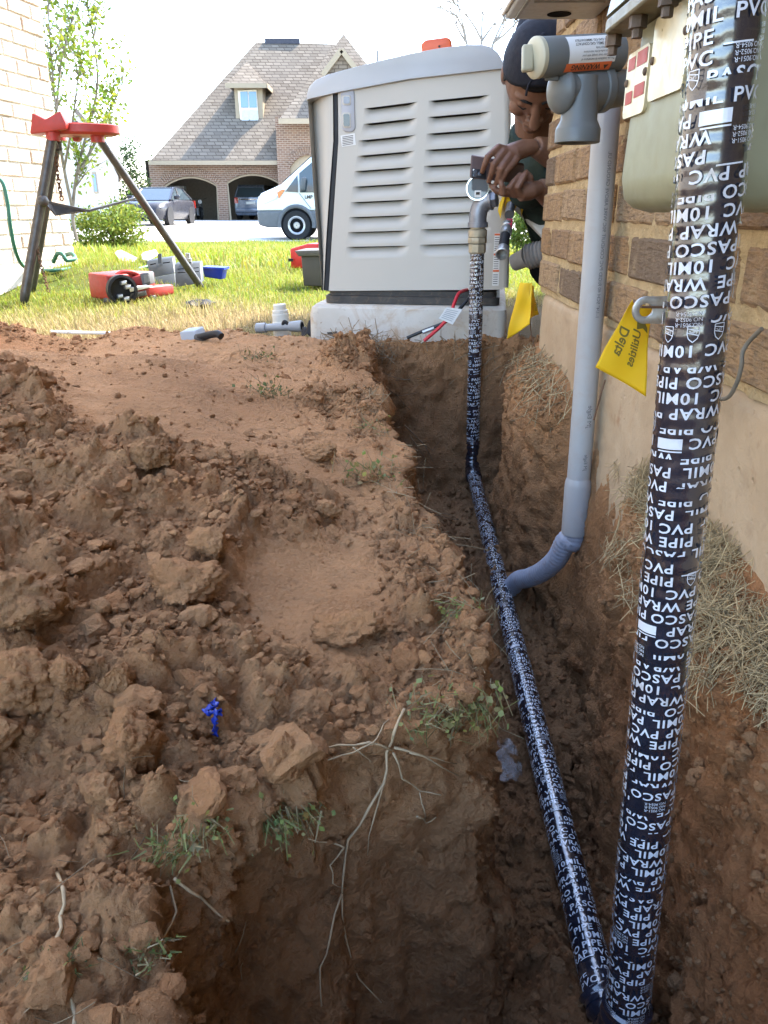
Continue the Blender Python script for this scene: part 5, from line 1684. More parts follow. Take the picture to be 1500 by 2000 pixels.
# dormer
dy = 1.7
D = lambda x, y, d=dy: H(x, y, d)
b = MB(); b.add([D(457, 170), D(512, 166), D(515, 262), D(463, 264)] + [p + Vector((0, 4.2, 0)) for p in (D(457, 170), D(512, 166), D(515, 262), D(463, 264))], [(0, 3, 2, 1), (1, 2, 6, 5), (0, 4, 7, 3), (3, 7, 6, 2)]); b.build('dormer_wall', M_trim, bh, fix=False)
pk = D(482, 121, dy + 1.4)
b = MB(); a0, a1 = D(440, 165, dy - .4), D(520, 160, dy - .4); a1.z = a0.z
b.add([a0, a1, Vector((a1.x, a1.y + 5, a1.z)), Vector((a0.x, a0.y + 5, a0.z)), pk, pk + Vector((0, 4, 0))], [(0, 1, 4), (1, 2, 5, 4), (3, 0, 4, 5), (0, 3, 2, 1)]); b.build('dormer_roof', M_fshing, bh)
b = MB(); b.box(a0.x, a1.x, a0.y - .06, a0.y, a0.z - .16, a0.z + .06); b.box(a1.x - .0, a1.x + .06, a0.y, a0.y + 4, a0.z - .16, a0.z + .06); b.build('dormer_fascia', M_trim, bh)
wq = [D(464, 177, dy - .06), D(501, 175, dy - .06), D(506, 248, dy - .06), D(471, 250, dy - .06)]
b = MB(); b.prism(wq, (0, .05, 0)); wf = b.build('window', simple('cream_frame', (.62, .58, .48), .6, .3), bh)
for (y0, y1, mm) in ((179, 210, M_winglass), (215, 246, M_curtain)):
    for (x0, x1) in ((469, 483.5), (485.5, 500)):
        sh = (y0 - 178) * .06
        b = MB(); b.prism([D(x0 + sh, y0, dy - .1), D(x1 + sh, y0, dy - .1), D(x1 + sh + 1.5, y1, dy - .1), D(x0 + sh + 1.5, y1, dy - .1)], (0, .03, 0)); b.build('pane', mm, wf)
# wing window sliver to the right of the wing, chimney pipe
b = MB(); b.tube([H(737, 122, 4), H(737, 99, 4)], .08, 6); b.build('vent_pipe', simple('vent_metal', (.2, .2, .2), .5, .3), bh)
# two box-shaped cupboards inside the first bay
cb = thing('storage_cabinet', 'pale cabinet against the wall inside the left garage bay', 'cabinet', (H(343, 420, 5).x, HY + 5, hz0))
b = MB(); b.box(H(330, 400, 5).x, H(362, 400, 5).x, HY + 5, HY + 5.6, hz0, H(340, 363, 5).z); b.build('carcass', simple('cabinet_white', (.62, .62, .60), .6, .3), cb, bevel=.02)
b = MB(); mx = H(346, 400, 5).x; b.box(mx - .015, mx + .015, HY + 4.985, HY + 4.998, hz0 + .1, H(340, 366, 5).z); b.build('door_gap', M_hole, cb)

# ---- the white neighbour house left of the garage
nh = thing('white_house', 'white gabled house between the left brick corner and the dark tree', 'house', (-9.5, 30, 0))
NY = 30.0
N_ = lambda x, y, d=0.0: atY(x, y, NY + d)
M_stucco = simple('white_stucco', (.42, .41, .39), .85, .15, var=.04)
b = MB(); b.add([N_(60, 470), N_(233, 450), N_(233, 300), N_(140, 230), N_(60, 270)] , [(0, 1, 2, 3, 4)]); 
wl_ = [N_(40, 470), N_(233, 455), N_(231, 345), N_(205, 290), N_(150, 222), N_(40, 260)]
b = MB(); b.prism(wl_, (-2.1, 6, 0)); b.build('wall', M_stucco, nh)
b = MB(); b.add([N_(148, 214, -.3), N_(212, 290, -.3), N_(240, 345, -.3), N_(240, 345, -.3) + Vector((-2.1, 6, 0)), N_(212, 290, -.3) + Vector((-2.1, 6, 0)), N_(148, 214, -.3) + Vector((-2.1, 6, 0))], [(0, 1, 4, 5), (1, 2, 3, 4)]); b.build('roof', M_shingle_dark, nh, solid=.12)
b = MB(); b.prism([N_(179, 336, -.05), N_(186, 336, -.05), N_(192, 378, -.05), N_(184, 378, -.05)], (0, .06, 0)); wf = b.build('window', M_trim, nh)
b = MB(); b.prism([N_(181, 340, -.08), N_(185.5, 340, -.08), N_(190, 374, -.08), N_(185, 374, -.08)], (0, .02, 0)); b.build('pane', M_winglass, wf)

# ================================================================== vehicles
M_tyre = simple('tyre', (.02, .02, .021), .8, .2); M_rim = simple('rim', (.38, .38, .39), .35, .5, .6); M_vglass = glass('vehicle_glass', (.035, .05, .06)); M_lamp = glass('lamp_lens', (.55, .57, .58), .15)
M_amber = glass('amber_lens', (.6, .17, .03), .2); M_redlens = glass('red_lens', (.45, .03, .02), .2)
def body_loft(mb, stations):
    """stations: (along, half width, [(z, width factor)...]) - a closed skin from nose to tail"""
    rings = []
    for s, hw, prof in stations:
        ring = [(s, hw * f, z) for z, f in prof] + [(s, -hw * f, z) for z, f in reversed(prof)]
        rings.append(ring)
    return rings
class Veh:
    """local frame: along +x is forward, y left, z up; placed by pos and heading"""
    def __init__(s, root, pos, heading):
        s.root = root; s.p = Vector(pos); s.c = math.cos(heading); s.s = math.sin(heading)
    def W(s, q): return s.p + Vector((q[0] * s.c - q[1] * s.s, q[0] * s.s + q[1] * s.c, q[2]))
    def loft(s, name, rings, mat, parent=None, smooth=40.0, bevel=0):
        b = MB(); loft(b, [[s.W(q) for q in r] for r in rings]); return b.build(name, mat, parent or s.root, smooth=smooth, bevel=bevel)
    def poly(s, name, pts, d, mat, parent=None, bevel=0):
        b = MB(); P = [s.W(q) for q in pts]; dv = s.W(d) - s.p; b.prism(P, dv); return b.build(name, mat, parent or s.root, bevel=bevel)
    def wheel(s, x, y, r, w, side):
        ax = s.W((0, side, 0)) - s.p
        o = s.W((x, y, r))
        b = MB(); b.lathe([(r * .62, -w / 2), (r * .93, -w / 2), (r, -w * .35), (r, w * .35), (r * .93, w / 2), (r * .62, w / 2)], o, ax, 28, caps=False); b.lathe([(.01, 0), (r * .63, 0)], o, ax, 20, caps=False); ty = b.build('wheel', M_tyre, s.root, smooth=40.0)
        b = MB(); b.lathe([(r * .60, w * .36), (r * .64, w * .49), (r * .58, w * .50), (r * .46, w * .38), (r * .24, w * .40), (r * .20, w * .48), (.01, w * .48)], o, ax, 24, caps=False); b.build('rim', M_rim, ty, smooth=35.0)
        return ty

# ---- white work van, nose to the left, mostly hidden by the generator
M_vanw = simple('van_white', (.66, .69, .68), .3, .5, var=.03, dirt=(.45, .42, .36), dirt_amt=.3); M_vang = simple('van_grey_plastic', (.10, .105, .11), .6, .3)
VY = 20.6
vz = -.235
vf = atY(503, 430, VY); vx0 = vf.x
van = thing('work_van', 'white high-roofed work van with grey bumper and sills behind the generator', 'van', (vx0 + 2.6, VY + 1, vz))
v = Veh(van, (vx0 + 5.4, VY + 1.0, vz), math.pi)     # forward = -X
# side outline (x forward measured from the tail), lengths in metres
def side(prof, hw, name, mat, inset=0.0):
    return v.loft(name, [[(x, hw - i, z) for x, z in prof] for i in (0,)] , mat)
L = 5.4
low = [(0, .30), (L - .25, .30), (L - .02, .36), (L, .62), (L, .70), (0, .70)]
up_ = [(0, .70), (L, .70), (L - .02, .95), (L - .12, 1.10), (L - .62, 1.30), (L - 1.45, 1.98), (L - 1.9, 2.32), (L - 2.5, 2.46), (.1, 2.46), (0, 2.3)]
def slab2(prof, hw, taper, name, mat):
    b = MB()
    zt = max(z for _, z in prof)
    rings = []
    for sgn, k in ((1, 1), (-1, 1)):
        rings.append([v.W((x, sgn * (hw - taper * max(0, (z - .9)) ), z)) for x, z in prof])
    n = len(prof)
    b.add(rings[0] + rings[1], [tuple(range(n)), tuple(range(2 * n - 1, n - 1, -1))] + [(i, (i + 1) % n, (i + 1) % n + n, i + n) for i in range(n)])
    return b.build(name, mat, van, bevel=.05, seg=3)
bodyv = slab2(up_, 1.0, .10, 'body', M_vanw)
slab2(low, 1.02, 0, 'bumper', M_vang)
# side facing the camera is +y in local (heading pi turns +y to -Y)
hwv = lambda z: 1.0 - .10 * max(0, z - .9)
def vside(pts, d, mat, nm, lift=.012, parent=None):
    return v.poly(nm, [(x, hwv(z) + lift, z) for x, z in pts], (0, -d, 0), mat, parent)
vside([(L - 1.08, 1.12), (L - 1.08, 1.56), (L - 1.5, 1.88), (L - 1.8, 1.98), (L - 2.5, 2.0), (L - 2.5, 1.12)], .03, M_vglass, 'side_window', .006)
vside([(L - .72, 1.14), (L - 1.04, 1.12), (L - 1.04, 1.52)], .03, M_vglass, 'quarter_window', .006)
b = MB(); b.add([v.W((L - 1.08, -.80, 1.42)), v.W((L - 1.08, .80, 1.42)), v.W((L - 1.78, .76, 2.09)), v.W((L - 1.78, -.76, 2.09))], [(0, 1, 2, 3)])
b2 = MB(); b2.prism([v.W((L - .66, -.84, 1.35)), v.W((L - .66, .84, 1.35)), v.W((L - 1.42, .80, 1.97)), v.W((L - 1.42, -.80, 1.97))], (-.012, 0, .012)); b2.build('windscreen', M_vglass, van)
vside([(L - .04, .92), (L - .05, 1.02), (L - .32, 1.16), (L - .62, 1.2), (L - .50, .98), (L - .2, .86)], .05, M_lamp, 'headlight', .014)
vside([(L - .56, .98), (L - .52, 1.12), (L - .66, 1.19), (L - .72, 1.18)], .05, M_amber, 'indicator', .02)
v.poly('mirror', [(L - 1.1, 1.0, 1.16), (L - 1.1, 1.20, 1.16), (L - 1.15, 1.20, 1.46), (L - 1.15, 1.0, 1.46)], (-.12, 0, 0), M_vang, bevel=.03)
# wheel arch lip and wheel
n_ = 18; wc = L - .98
b = MB(); b.tube([v.W((wc + .43 * math.cos(t), 1.015, .37 + .43 * math.sin(t))) for t in np.linspace(R(-10), R(190), n_)], .05, 8); b.build('wheel_arch', M_vang, van, smooth=True)
b = MB(); b.lathe([(.40, 0), (.40, .03)], v.W((wc, 1.0, .38)), v.W((0, 1, 0)) - v.p, 30); b.build('wheel_well', M_hole, van)
v.wheel(wc, .93, .355, .25, 1); v.wheel(wc, -.93, .355, .25, -1); v.wheel(.95, .93, .355, .25, 1); v.wheel(.95, -.93, .355, .25, -1)
b = MB(); put_text(b, 'LMP 1756', v.W((L - 1.2, hwv(1.0) + .004, .98)), v.W((-1, 0, 0)) - v.p, (0, 0, 1), .11, .003, lift=.004); b.build('lettering', M_ink, bodyv, fix=False)
vside([(L - 1.34, .75), (L - 1.06, 1.1), (L - 1.075, 1.1), (L - 1.36, .75)], .01, M_vang, 'door_gap', .003)

# ---- cars
def make_car(root, pos, heading, paint, suv=False, scale=1.0):
    c = Veh(root, pos, heading)
    S = scale
    if suv:
        L, hw, roof, hood, belt = 4.7, .95, 1.75, 1.12, 1.15
        cab = [(-.02, belt), (.12, roof - .12), (.35, roof), (2.6, roof), (3.35, belt - .02)]
        st = [(0, .80), (.06, .95), (.5, 1), (2.5, 1), (4.0, .98), (4.45, .92), (4.7, .78)]
        top = {0: belt - .02, .06: belt, .5: belt, 2.5: belt, 4.0: hood, 4.45: hood - .08, 4.7: hood - .3}
    else:
        L, hw, roof, hood, belt = 4.55, .90, 1.45, .98, .98
        cab = [(.45, belt + .02), (1.15, roof - .06), (1.7, roof), (2.35, roof - .03), (3.3, belt - .03)]
        st = [(0, .80), (.08, .93), (.6, 1), (2.5, 1), (3.9, .97), (4.35, .88), (4.55, .70)]
        top = {0: belt - .12, .08: belt - .02, .6: belt, 2.5: belt, 3.9: hood - .10, 4.35: hood - .20, 4.55: hood - .36}
    rings = []
    for s_, f in st:
        t = top[s_]; h = hw * f
        lowz = .22 if 0 < s_ < L else .32
        rings.append([(s_, h * .9, lowz), (s_, h, .42), (s_, h * 1.01, .62), (s_, h * .97, t - .08), (s_, h * .88, t), (s_, -h * .88, t), (s_, -h * .97, t - .08), (s_, -h * 1.01, .62), (s_, -h, .42), (s_, -h * .9, lowz)])
    body = c.loft('body', [[(x - L / 2, y, z) for x, y, z in r] for r in rings], paint, smooth=50.0)
    # cabin: glass house with a painted roof
    rr = []
    for x, z in cab:
        w = hw * (.90 if z < belt + .1 else .74)
        rr.append((x - L / 2, w, z))
    n = len(rr); b = MB()
    P = [c.W((x, w, z)) for x, w, z in rr] + [c.W((x, -w, z)) for x, w, z in rr]
    b.add(P, [tuple(range(n)), tuple(range(2 * n - 1, n - 1, -1))] + [(i, i + n, i + n + 1, i + 1) for i in range(n - 1)])
    b.build('glasshouse', M_vglass, root, smooth=20.0)
    rx = [r for r in rr if r[2] > roof - .15]
    b = MB(); P = [c.W((x, w + .01, z + .012)) for x, w, z in rx] + [c.W((x, -w - .01, z + .012)) for x, w, z in rx]; m = len(rx)
    b.add(P, [(i, i + m, i + m + 1, i + 1) for i in range(m - 1)]); b.build('roof', paint, root, solid=.03)
    for sg in (1, -1):
        for (a_, b_) in ((0, 1), (-1, -2)):
            p, q = rr[a_], rr[b_]
            bb = MB(); bb.bar(c.W((p[0], sg * (p[1] + .005), p[2])), c.W((q[0], sg * (q[1] + .005), q[2])), .035, .03); bb.build('pillar', paint, root)
        mid = (1.55 if suv else 1.75)
        bb = MB(); bb.bar(c.W((mid - L / 2 + .4, sg * hw * .9, belt)), c.W((mid - L / 2 + .3, sg * hw * .75, roof - .03)), .03, .03); bb.build('pillar', M_black, root)
        c.poly('mirror', [(cab[-1][0] - L / 2 - .35, sg * hw * .95, belt), (cab[-1][0] - L / 2 - .35, sg * (hw + .2), belt + .02), (cab[-1][0] - L / 2 - .35, sg * (hw + .2), belt + .16), (cab[-1][0] - L / 2 - .35, sg * hw * .95, belt + .14)], (-.1, 0, 0), paint, bevel=.03)
    wr = .36 if suv else .32
    for x in (.85, L - .88):
        for sg in (1, -1):
            c.wheel(x - L / 2, sg * (hw - .10), wr, .22, sg)
            b = MB(); b.lathe([(wr + .06, 0), (wr + .06, .01)], c.W((x - L / 2, sg * (hw + .002), wr + .01)), c.W((0, sg, 0)) - c.p, 26); b.build('wheel_arch', M_black, root)
    F = L / 2
    for sg in (1, -1):
        t = hood - .22
        c.poly('headlight', [(F - .16, sg * hw * .50, t - .12), (F - .10, sg * hw * .50, t - .22), (F - .22, sg * hw * .86, t - .10), (F - .34, sg * hw * .90, t + .02), (F - .24, sg * hw * .62, t - .02)], (.05, sg * .02, .015), M_lamp)
        c.poly('tail_light', [(-F + .03, sg * hw * .72, belt - .32), (-F + .08, sg * hw * .95, belt - .32), (-F + .10, sg * hw * .95, belt - .02), (-F + .03, sg * hw * .74, belt - .02)], (-.05, 0, 0), M_redlens)
    c.poly('grille', [(F - .02, -.45, .62), (F - .02, .45, .62), (F + .01, .36, .42), (F + .01, -.36, .42)], (.03, 0, 0), M_black)
    b = MB(); b.tube(catmull([c.W((F - .10, -.62, hood - .33)), c.W((F + .02, -.42, .52)), c.W((F + .05, 0, .46)), c.W((F + .02, .42, .52)), c.W((F - .10, .62, hood - .33))], 6), .018, 6); b.build('grille_trim', M_chrome, root, smooth=True)
    c.poly('number_plate', [(-F - .03, -.26, .78), (-F - .03, .26, .78), (-F - .03, .26, .92), (-F - .03, -.26, .92)], (-.02, 0, 0), M_white)
    if suv:
        c.poly('rear_window', [(-F + .0, -.62, 1.2), (-F + .0, .62, 1.2), (-F + .14, .58, 1.58), (-F + .14, -.58, 1.58)], (-.05, 0, .01), M_vglass)
        c.poly('rear_bumper', [(-F - .06, -.86, .36), (-F - .06, .86, .36), (-F - .06, .86, .60), (-F - .06, -.86, .60)], (.12, 0, 0), paint, bevel=.04)
        c.poly('tailgate_strip', [(-F - .01, -.7, 1.0), (-F - .01, .7, 1.0), (-F - .01, .7, 1.07), (-F - .01, -.7, 1.07)], (-.03, 0, 0), M_chrome)
    return c
M_slate = simple('dark_slate_paint', (.022, .023, .03), .3, .35, .0, var=.05); M_blue = simple('silver_blue_paint', (.16, .19, .25), .25, .6, .3, var=.05)
ps = atY(330, 436, 34.5)
car1 = thing('parked_sedan', 'dark grey sedan parked in front of the left garage bay', 'car', (ps.x, 36, .05))
make_car(car1, (ps.x - .35, 34.6, -.055), R(-94), M_slate)
ps2 = atY(503, 424, 47.0)
car2 = thing('parked_suv', 'silver-blue sport utility vehicle seen from behind in the right garage bay', 'car', (ps2.x, 48, .06))
make_car(car2, (ps2.x + .1, 47.6, .06), R(90 - 4), M_blue, True)
ps3 = atY(400, 424, 47.0)
car3 = thing('parked_motorcycle', 'dark motorcycle with chrome lamp in the shade of the left garage bay', 'motorcycle', (ps3.x, 46.5, .06))
mc = Veh(car3, (ps3.x - .1, 46.2, .06), R(-70))
for x in (-.72, .72): mc.wheel(x, 0, .32, .14, 1)
mc.loft('tank', [[(-.25, .10, .62), (-.25, -.10, .62), (-.25, -.08, .78), (-.25, .08, .78)], [(.05, .16, .62), (.05, -.16, .62), (.05, -.14, .92), (.05, .14, .92)], [(.35, .12, .66), (.35, -.12, .66), (.35, -.1, .9), (.35, .1, .9)]], M_slate)
mc.loft('seat', [[(-.75, .12, .66), (-.75, -.12, .66), (-.75, -.1, .8), (-.75, .1, .8)], [(-.2, .15, .64), (-.2, -.15, .64), (-.2, -.13, .76), (-.2, .13, .76)]], M_black)
mc.loft('engine', [[(-.25, .2, .2), (-.25, -.2, .2), (-.25, -.2, .6), (-.25, .2, .6)], [(.3, .18, .22), (.3, -.18, .22), (.3, -.18, .6), (.3, .18, .6)]], M_cast)
for sg in (-1, 1):
    b = MB(); b.tube([mc.W((.72, sg * .1, .32)), mc.W((.42, sg * .1, 1.0))], .03, 8); b.build('fork', M_chrome, car3)
b = MB(); b.tube([mc.W((.30, .42, 1.12)), mc.W((.42, .2, 1.06)), mc.W((.42, -.2, 1.06)), mc.W((.30, -.42, 1.12))], .018, 8); b.build('handlebar', M_chrome, car3)
b = MB(); b.lathe([(.10, -.1), (.11, 0), (.03, .04)], mc.W((.55, 0, .92)), mc.W((1, 0, 0)) - mc.p, 16); b.build('headlight', M_lamp, car3, smooth=True)
# ================================================================== things lying about on the lawn
def gz_(x, y): return float(lawn_z(x, y))
M_ridred = simple('tool_red', (.34, .030, .022), .45, .4, var=.12, scale=20, dirt=(.12, .05, .035), dirt_amt=.5)
M_steel = simple('worn_steel', (.085, .078, .070), .4, .5, .6, var=.3, scale=25, dirt=(.10, .065, .04), dirt_amt=.6)
M_darkst = simple('dark_steel', (.07, .065, .06), .5, .4, .4, var=.3, scale=30)
M_rust = simple('rusty_chain', (.13, .065, .035), .75, .3, .3, var=.4, scale=40)
ts = thing('pipe_stand', 'red-topped pipe vice stand on three steel legs, on the lawn', 'pipe stand', (-1.45, 4.2, 0))
J = lambda x, y, Y: atY(x, y, Y)
fL = J(46, 592, 3.93); fR = J(396, 566, 4.60); fB = J(62, 570, 4.45)
def leg(top, foot, r):
    b = MB(); d = unit(foot - top); b.tube([top, foot - d * .05], r, 16); o = b.build('leg', M_steel, ts, smooth=True)
    c = MB(); c.tube([foot - d * .052, foot - d * .01, foot + d * .004], [r * 1.02, r * .85, r * .3], 14); c.build('foot_spike', M_darkst, o, smooth=True)
hL, hR, hB = J(103, 262, 4.12), J(190, 265, 4.22), J(115, 262, 4.4)
leg(hL, fL, .0235); leg(hR, fR, .0205); leg(hB, fB, .0205)
# table: cast ring with rim, lugs and V jaws
tz = J(130, 262, 4.2).z
tc_ = Vector(((hL.x + hR.x) / 2, 4.24, tz))
b = MB(); n = 30
ring = []
for k in range(n):
    t = 2 * math.pi * k / n
    ring.append(Vector((tc_.x + .185 * math.cos(t) * (1 + .12 * math.cos(t)) - .01, tc_.y + .12 * math.sin(t), 0)))
def zset(P, z): return [Vector((p.x, p.y, z)) for p in P]
def shrink(P, f, c): return [c + (p - c) * f for p in P]
cc_ = Vector((tc_.x, tc_.y, 0))
loft(b, [zset(shrink(ring, .88, cc_), tz - .005), zset(ring, tz + .006), zset(ring, tz + .040), zset(shrink(ring, .95, cc_), tz + .044)])
b.build('table', M_ridred, ts, smooth=30.0)
b = MB(); b.prism([J(58, 258, 4.08), J(60, 246, 4.08), J(62, 220, 4.08), J(88, 233, 4.08), J(117, 216, 4.08), J(128, 241, 4.08), J(128, 252, 4.08), J(60, 262, 4.08)], (0, .10, .0)); b.build('pipe_rest', M_ridred, ts, bevel=.004)
for h in (hL, hR, hB):
    b = MB(); b.tube([h + Vector((0, 0, .03)), h + Vector((0, 0, -.03))], .033, 14); b.build('leg_socket', M_ridred, ts, smooth=True)
b = MB(); b.prism([J(132, 238, 4.3), J(152, 236, 4.3), J(152, 242, 4.3), J(132, 244, 4.3)], (0, .06, 0)); b.build('vice_jaw', M_darkst, ts, bevel=.003)
b = MB(); b.prism([J(140, 268, 4.25), J(155, 268, 4.25), J(150, 276, 4.25), J(143, 276, 4.25)], (0, .05, 0)); b.build('vice_screw', M_ridred, ts, bevel=.003)
# spreader tray
kL = J(84, 393, 4.02); kR = J(262, 388, 4.42); kB = J(95, 395, 4.45)
b = MB(); b.ball(kL, .027, nu=14, nv=10); b.build('spreader_joint', M_darkst, ts, smooth='all')
mid = J(172, 412, 4.18); fr_ = J(108, 421, 4.10)
b = MB(); b.add([kL, J(92, 392, 4.1), J(140, 408, 4.2), mid, fr_], [(0, 1, 2, 3, 4)]); b.build('tray', M_darkst, ts, solid=.006)
b = MB(); b.bar(kL, mid, .010, .005); b.build('spreader_arm', M_darkst, ts); b = MB(); b.bar(mid, kR, .011, .005); b.build('spreader_arm', M_darkst, ts); b = MB(); b.bar(mid, kB, .011, .005); b.build('spreader_arm', M_darkst, ts)
def chain(pts, parent, r=.0075, wire=.0022):
    P = resample(catmull(pts, 8), r * 1.75)
    for i, (p, q) in enumerate(zip(P, P[1:])):
        a = unit(q - p); u, w = frame_of(a); d = u if i % 2 else w
        n = 10; b = MB()
        loop = [p.lerp(q, .5) + a * (r * 1.25 * math.cos(2 * math.pi * k / n)) + d * (r * .75 * math.sin(2 * math.pi * k / n)) for k in range(n + 1)]
        b.tube(loop, wire, 5, caps=False); b.build('chain_link', M_rust, parent)
chain([J(109, 300, 4.15), J(113, 345, 4.15), J(122, 397, 4.15)], ts, .011, .0032)
chain([J(73, 480, 4.0), J(78, 510, 3.98), J(88, 545, 3.95), J(95, 570, 3.92)], ts, .0095, .0022)
b = MB(); b.tube(catmull([J(108, 272, 4.15), J(117, 284, 4.15), J(116, 293, 4.15), J(106, 292, 4.15)], 5), .006, 8); b.build('chain_hook', M_darkst, ts)

# ---- red cordless machine
rm = thing('threading_machine', 'red cordless pipe machine with a black ring and a battery, on the lawn', 'power tool', (-1.3, 3.9, 0))
a0, a1, a2 = J(179, 597, 3.98), J(214, 596, 3.84), J(298, 588, 3.97)
zt0 = J(212, 537, 3.84).z
def wallq(p, q, z0, z1): return [Vector((p.x, p.y, z0)), Vector((q.x, q.y, z0)), Vector((q.x, q.y, z1)), Vector((p.x, p.y, z1))]
bk = Vector((.09, .20, 0))
zb = gz_(-1.3, 3.9) + .012
b = MB(); b.prism([Vector((p.x, p.y, zb)) for p in (a0, a1, a1.lerp(a2, .42), a1.lerp(a2, .42) + bk, a0 + bk)], (0, 0, zt0 - zb)); b.build('housing', M_ridred, rm, bevel=.010, seg=3)
m0 = a1.lerp(a2, .42); zm = J(260, 562, 3.9).z
b = MB(); b.prism([Vector((p.x, p.y, zb)) for p in (m0, a2, a2 + bk * .8, m0 + bk * .8)], (0, 0, zm - zb)); b.build('motor_cover', M_ridred, rm, bevel=.010, seg=3)
fn = unit((a2 - a1).cross(Vector((0, 0, 1)))); fn = fn if fn.y < 0 else -fn
rc_ = J(236, 566, 3.85)
b = MB(); b.lathe([(.058, 0), (.072, .002), (.072, .035), (.060, .037), (.052, .012)], rc_ - fn * .005, fn, 30, caps=False); b.lathe([(.001, .006), (.06, .006)], rc_ - fn * .005, fn, 24, caps=False); rg_ = b.build('black_ring', M_black, rm, smooth=35.0)
for (x, y) in ((239, 552), (247, 560), (232, 578), (244, 583)):
    p = J(x, y, 3.84); b = MB(); b.obox(p + fn * .012, (1, 0, .2), (0, 0, 1), fn, .014, .009, .014); b.build('jaw', M_galv, rg_, bevel=.003)
b = MB(); b.tube(catmull([J(225, 540, 3.9), J(240, 532, 3.92), J(262, 533, 3.95), J(272, 540, 3.97)], 5), .012, 10); b.build('handle', M_ridred, rm, smooth=True)
b = MB(); b.prism([J(256, 540, 3.93), J(278, 537, 3.95), J(284, 558, 3.95), J(258, 560, 3.93)], (0, .08, 0)); b.build('rear_post', M_ridred, rm, bevel=.005)
b = MB(); b.prism([J(272, 534, 3.93), J(290, 532, 3.94), J(294, 556, 3.94), J(279, 559, 3.93)], (0, .09, 0)); bt = b.build('battery', simple('battery_grey', (.10, .10, .105), .55, .3), rm, bevel=.005)
b = MB(); b.prism([J(280, 537, 3.925), J(289, 536, 3.935), J(291, 551, 3.935), J(282, 553, 3.925)], (0, .01, 0)); b.build('battery_label', M_cast, bt)
b = MB(); b.prism([J(255, 573, 3.845), J(284, 567, 3.925), J(286, 577, 3.925), J(253, 585, 3.845)], (0, .012, 0)); b.build('vent_plate', M_darkst, rm, bevel=.002)
b = MB(); b.prism([J(252, 562, 3.84), J(285, 557, 3.92), J(297, 561, 3.95), J(254, 571, 3.85)], (0, .03, .002)); b.build('white_top', M_white, rm, bevel=.003)
for p in (a1, a2.lerp(a1, .1)):
    b = MB(); b.box(p.x - .03, p.x + .03, p.y + .005, p.y + .06, gz_(p.x, p.y), zb + .012); b.build('foot', M_darkst, rm, bevel=.004)

# ---- grey steel covers, blue box, boards
M_pgrey = simple('panel_grey', (.062, .070, .072), .5, .4, .2, var=.06)
def cover(nm, label, q, Y, slots, extra=None):
    base = J((q[2][0] + q[3][0]) / 2, max(q[2][1], q[3][1]), Y)
    t = thing(nm, label, 'panel', tuple(base), 'steel covers on the lawn')
    P = [J(x, y, Y + dy) for (x, y, dy) in q]
    b = MB(); b.prism(P, (.005, .045, .012)); o = b.build('plate', M_pgrey, t, bevel=.003)
    for (x0, y0, x1, y1, w_) in slots:
        b = MB(); b.prism([J(x0, y0, Y - .012), J(x1, y1, Y - .012), J(x1, y1 + w_, Y - .012), J(x0, y0 + w_, Y - .012)], (0, .006, 0)); b.build('slot', M_hole if w_ < 2.5 else M_cast, o)
    return t
c1 = cover('steel_cover', 'dark grey slotted steel cover with an upright tab, left of the pair on the lawn', [(286, 511, .1), (337, 504, .1), (341, 534, .02), (294, 543, .02)], 4.75, [(293, 516, 304, 514, 2), (318, 513, 332, 511, 2)])
b = MB(); b.prism([J(308, 496, 4.84), J(315, 495, 4.84), J(316, 514, 4.82), J(309, 515, 4.82)], (0, .01, 0)); b.build('tab', M_pgrey, c1)
b = MB(); b.prism([J(294, 543, 4.76), J(341, 534, 4.76), J(343, 560, 4.70), J(300, 558, 4.70)], (.0, .02, .0)); b.build('lower_leaf', M_pgrey, c1, bevel=.002)
c2 = cover('steel_cover', 'grey-green steel cover with two rows of slots, behind the stand leg', [(341, 517, .1), (391, 514, .1), (394, 553, 0), (343, 561, 0)], 4.60, [(347, 525, 360, 524, 1.5), (378, 523, 388, 522, 1.5), (347, 532, 362, 531, 1.5), (380, 530, 388, 529.5, 1.5)])
b = MB(); b.lathe([(.02, 0), (.022, .02), (.014, .022), (.014, .05)], J(368, 512, 4.72), (0, 0, 1), 14); b.build('knob', M_galv, c2, smooth=30.0)
bb_ = thing('blue_crate', 'small blue plastic box right of the steel covers', 'box', tuple(J(415, 545, 4.85)))
b = MB(); b.prism([J(395, 523, 4.9), J(436, 524, 4.85), J(432, 546, 4.85), J(399, 541, 4.9)], (.01, .09, 0)); b.build('tub', simple('blue_plastic', (.012, .035, .33), .4, .4), bb_, bevel=.004)
b = MB(); b.prism([J(394, 521, 4.89), J(438, 523, 4.84), J(438, 527, 4.84), J(394, 525, 4.89)], (.01, .11, 0)); b.build('rim', simple('blue_rim', (.02, .05, .42), .4, .4), bb_)
for i, (q, Y, lab) in enumerate((([(224, 494), (232, 492), (265, 508), (262, 511), (236, 510)], 5.6, 'pale cardboard flap lying beside the round bush'), ([(276, 497), (300, 491), (306, 500), (290, 509), (278, 507)], 5.5, 'crumpled white paper between the cardboard and the steel covers'))):
    b = MB(); b.prism([J(x, y, Y - (y - 490) * .012) for x, y in q], (0, .05, .012)); o = b.build('cardboard_scrap', simple('scrap_%d' % i, (.42, .35, .26) if i == 0 else (.55, .53, .48), .8, .1), bevel=.003); tag(o, lab, 'scrap')
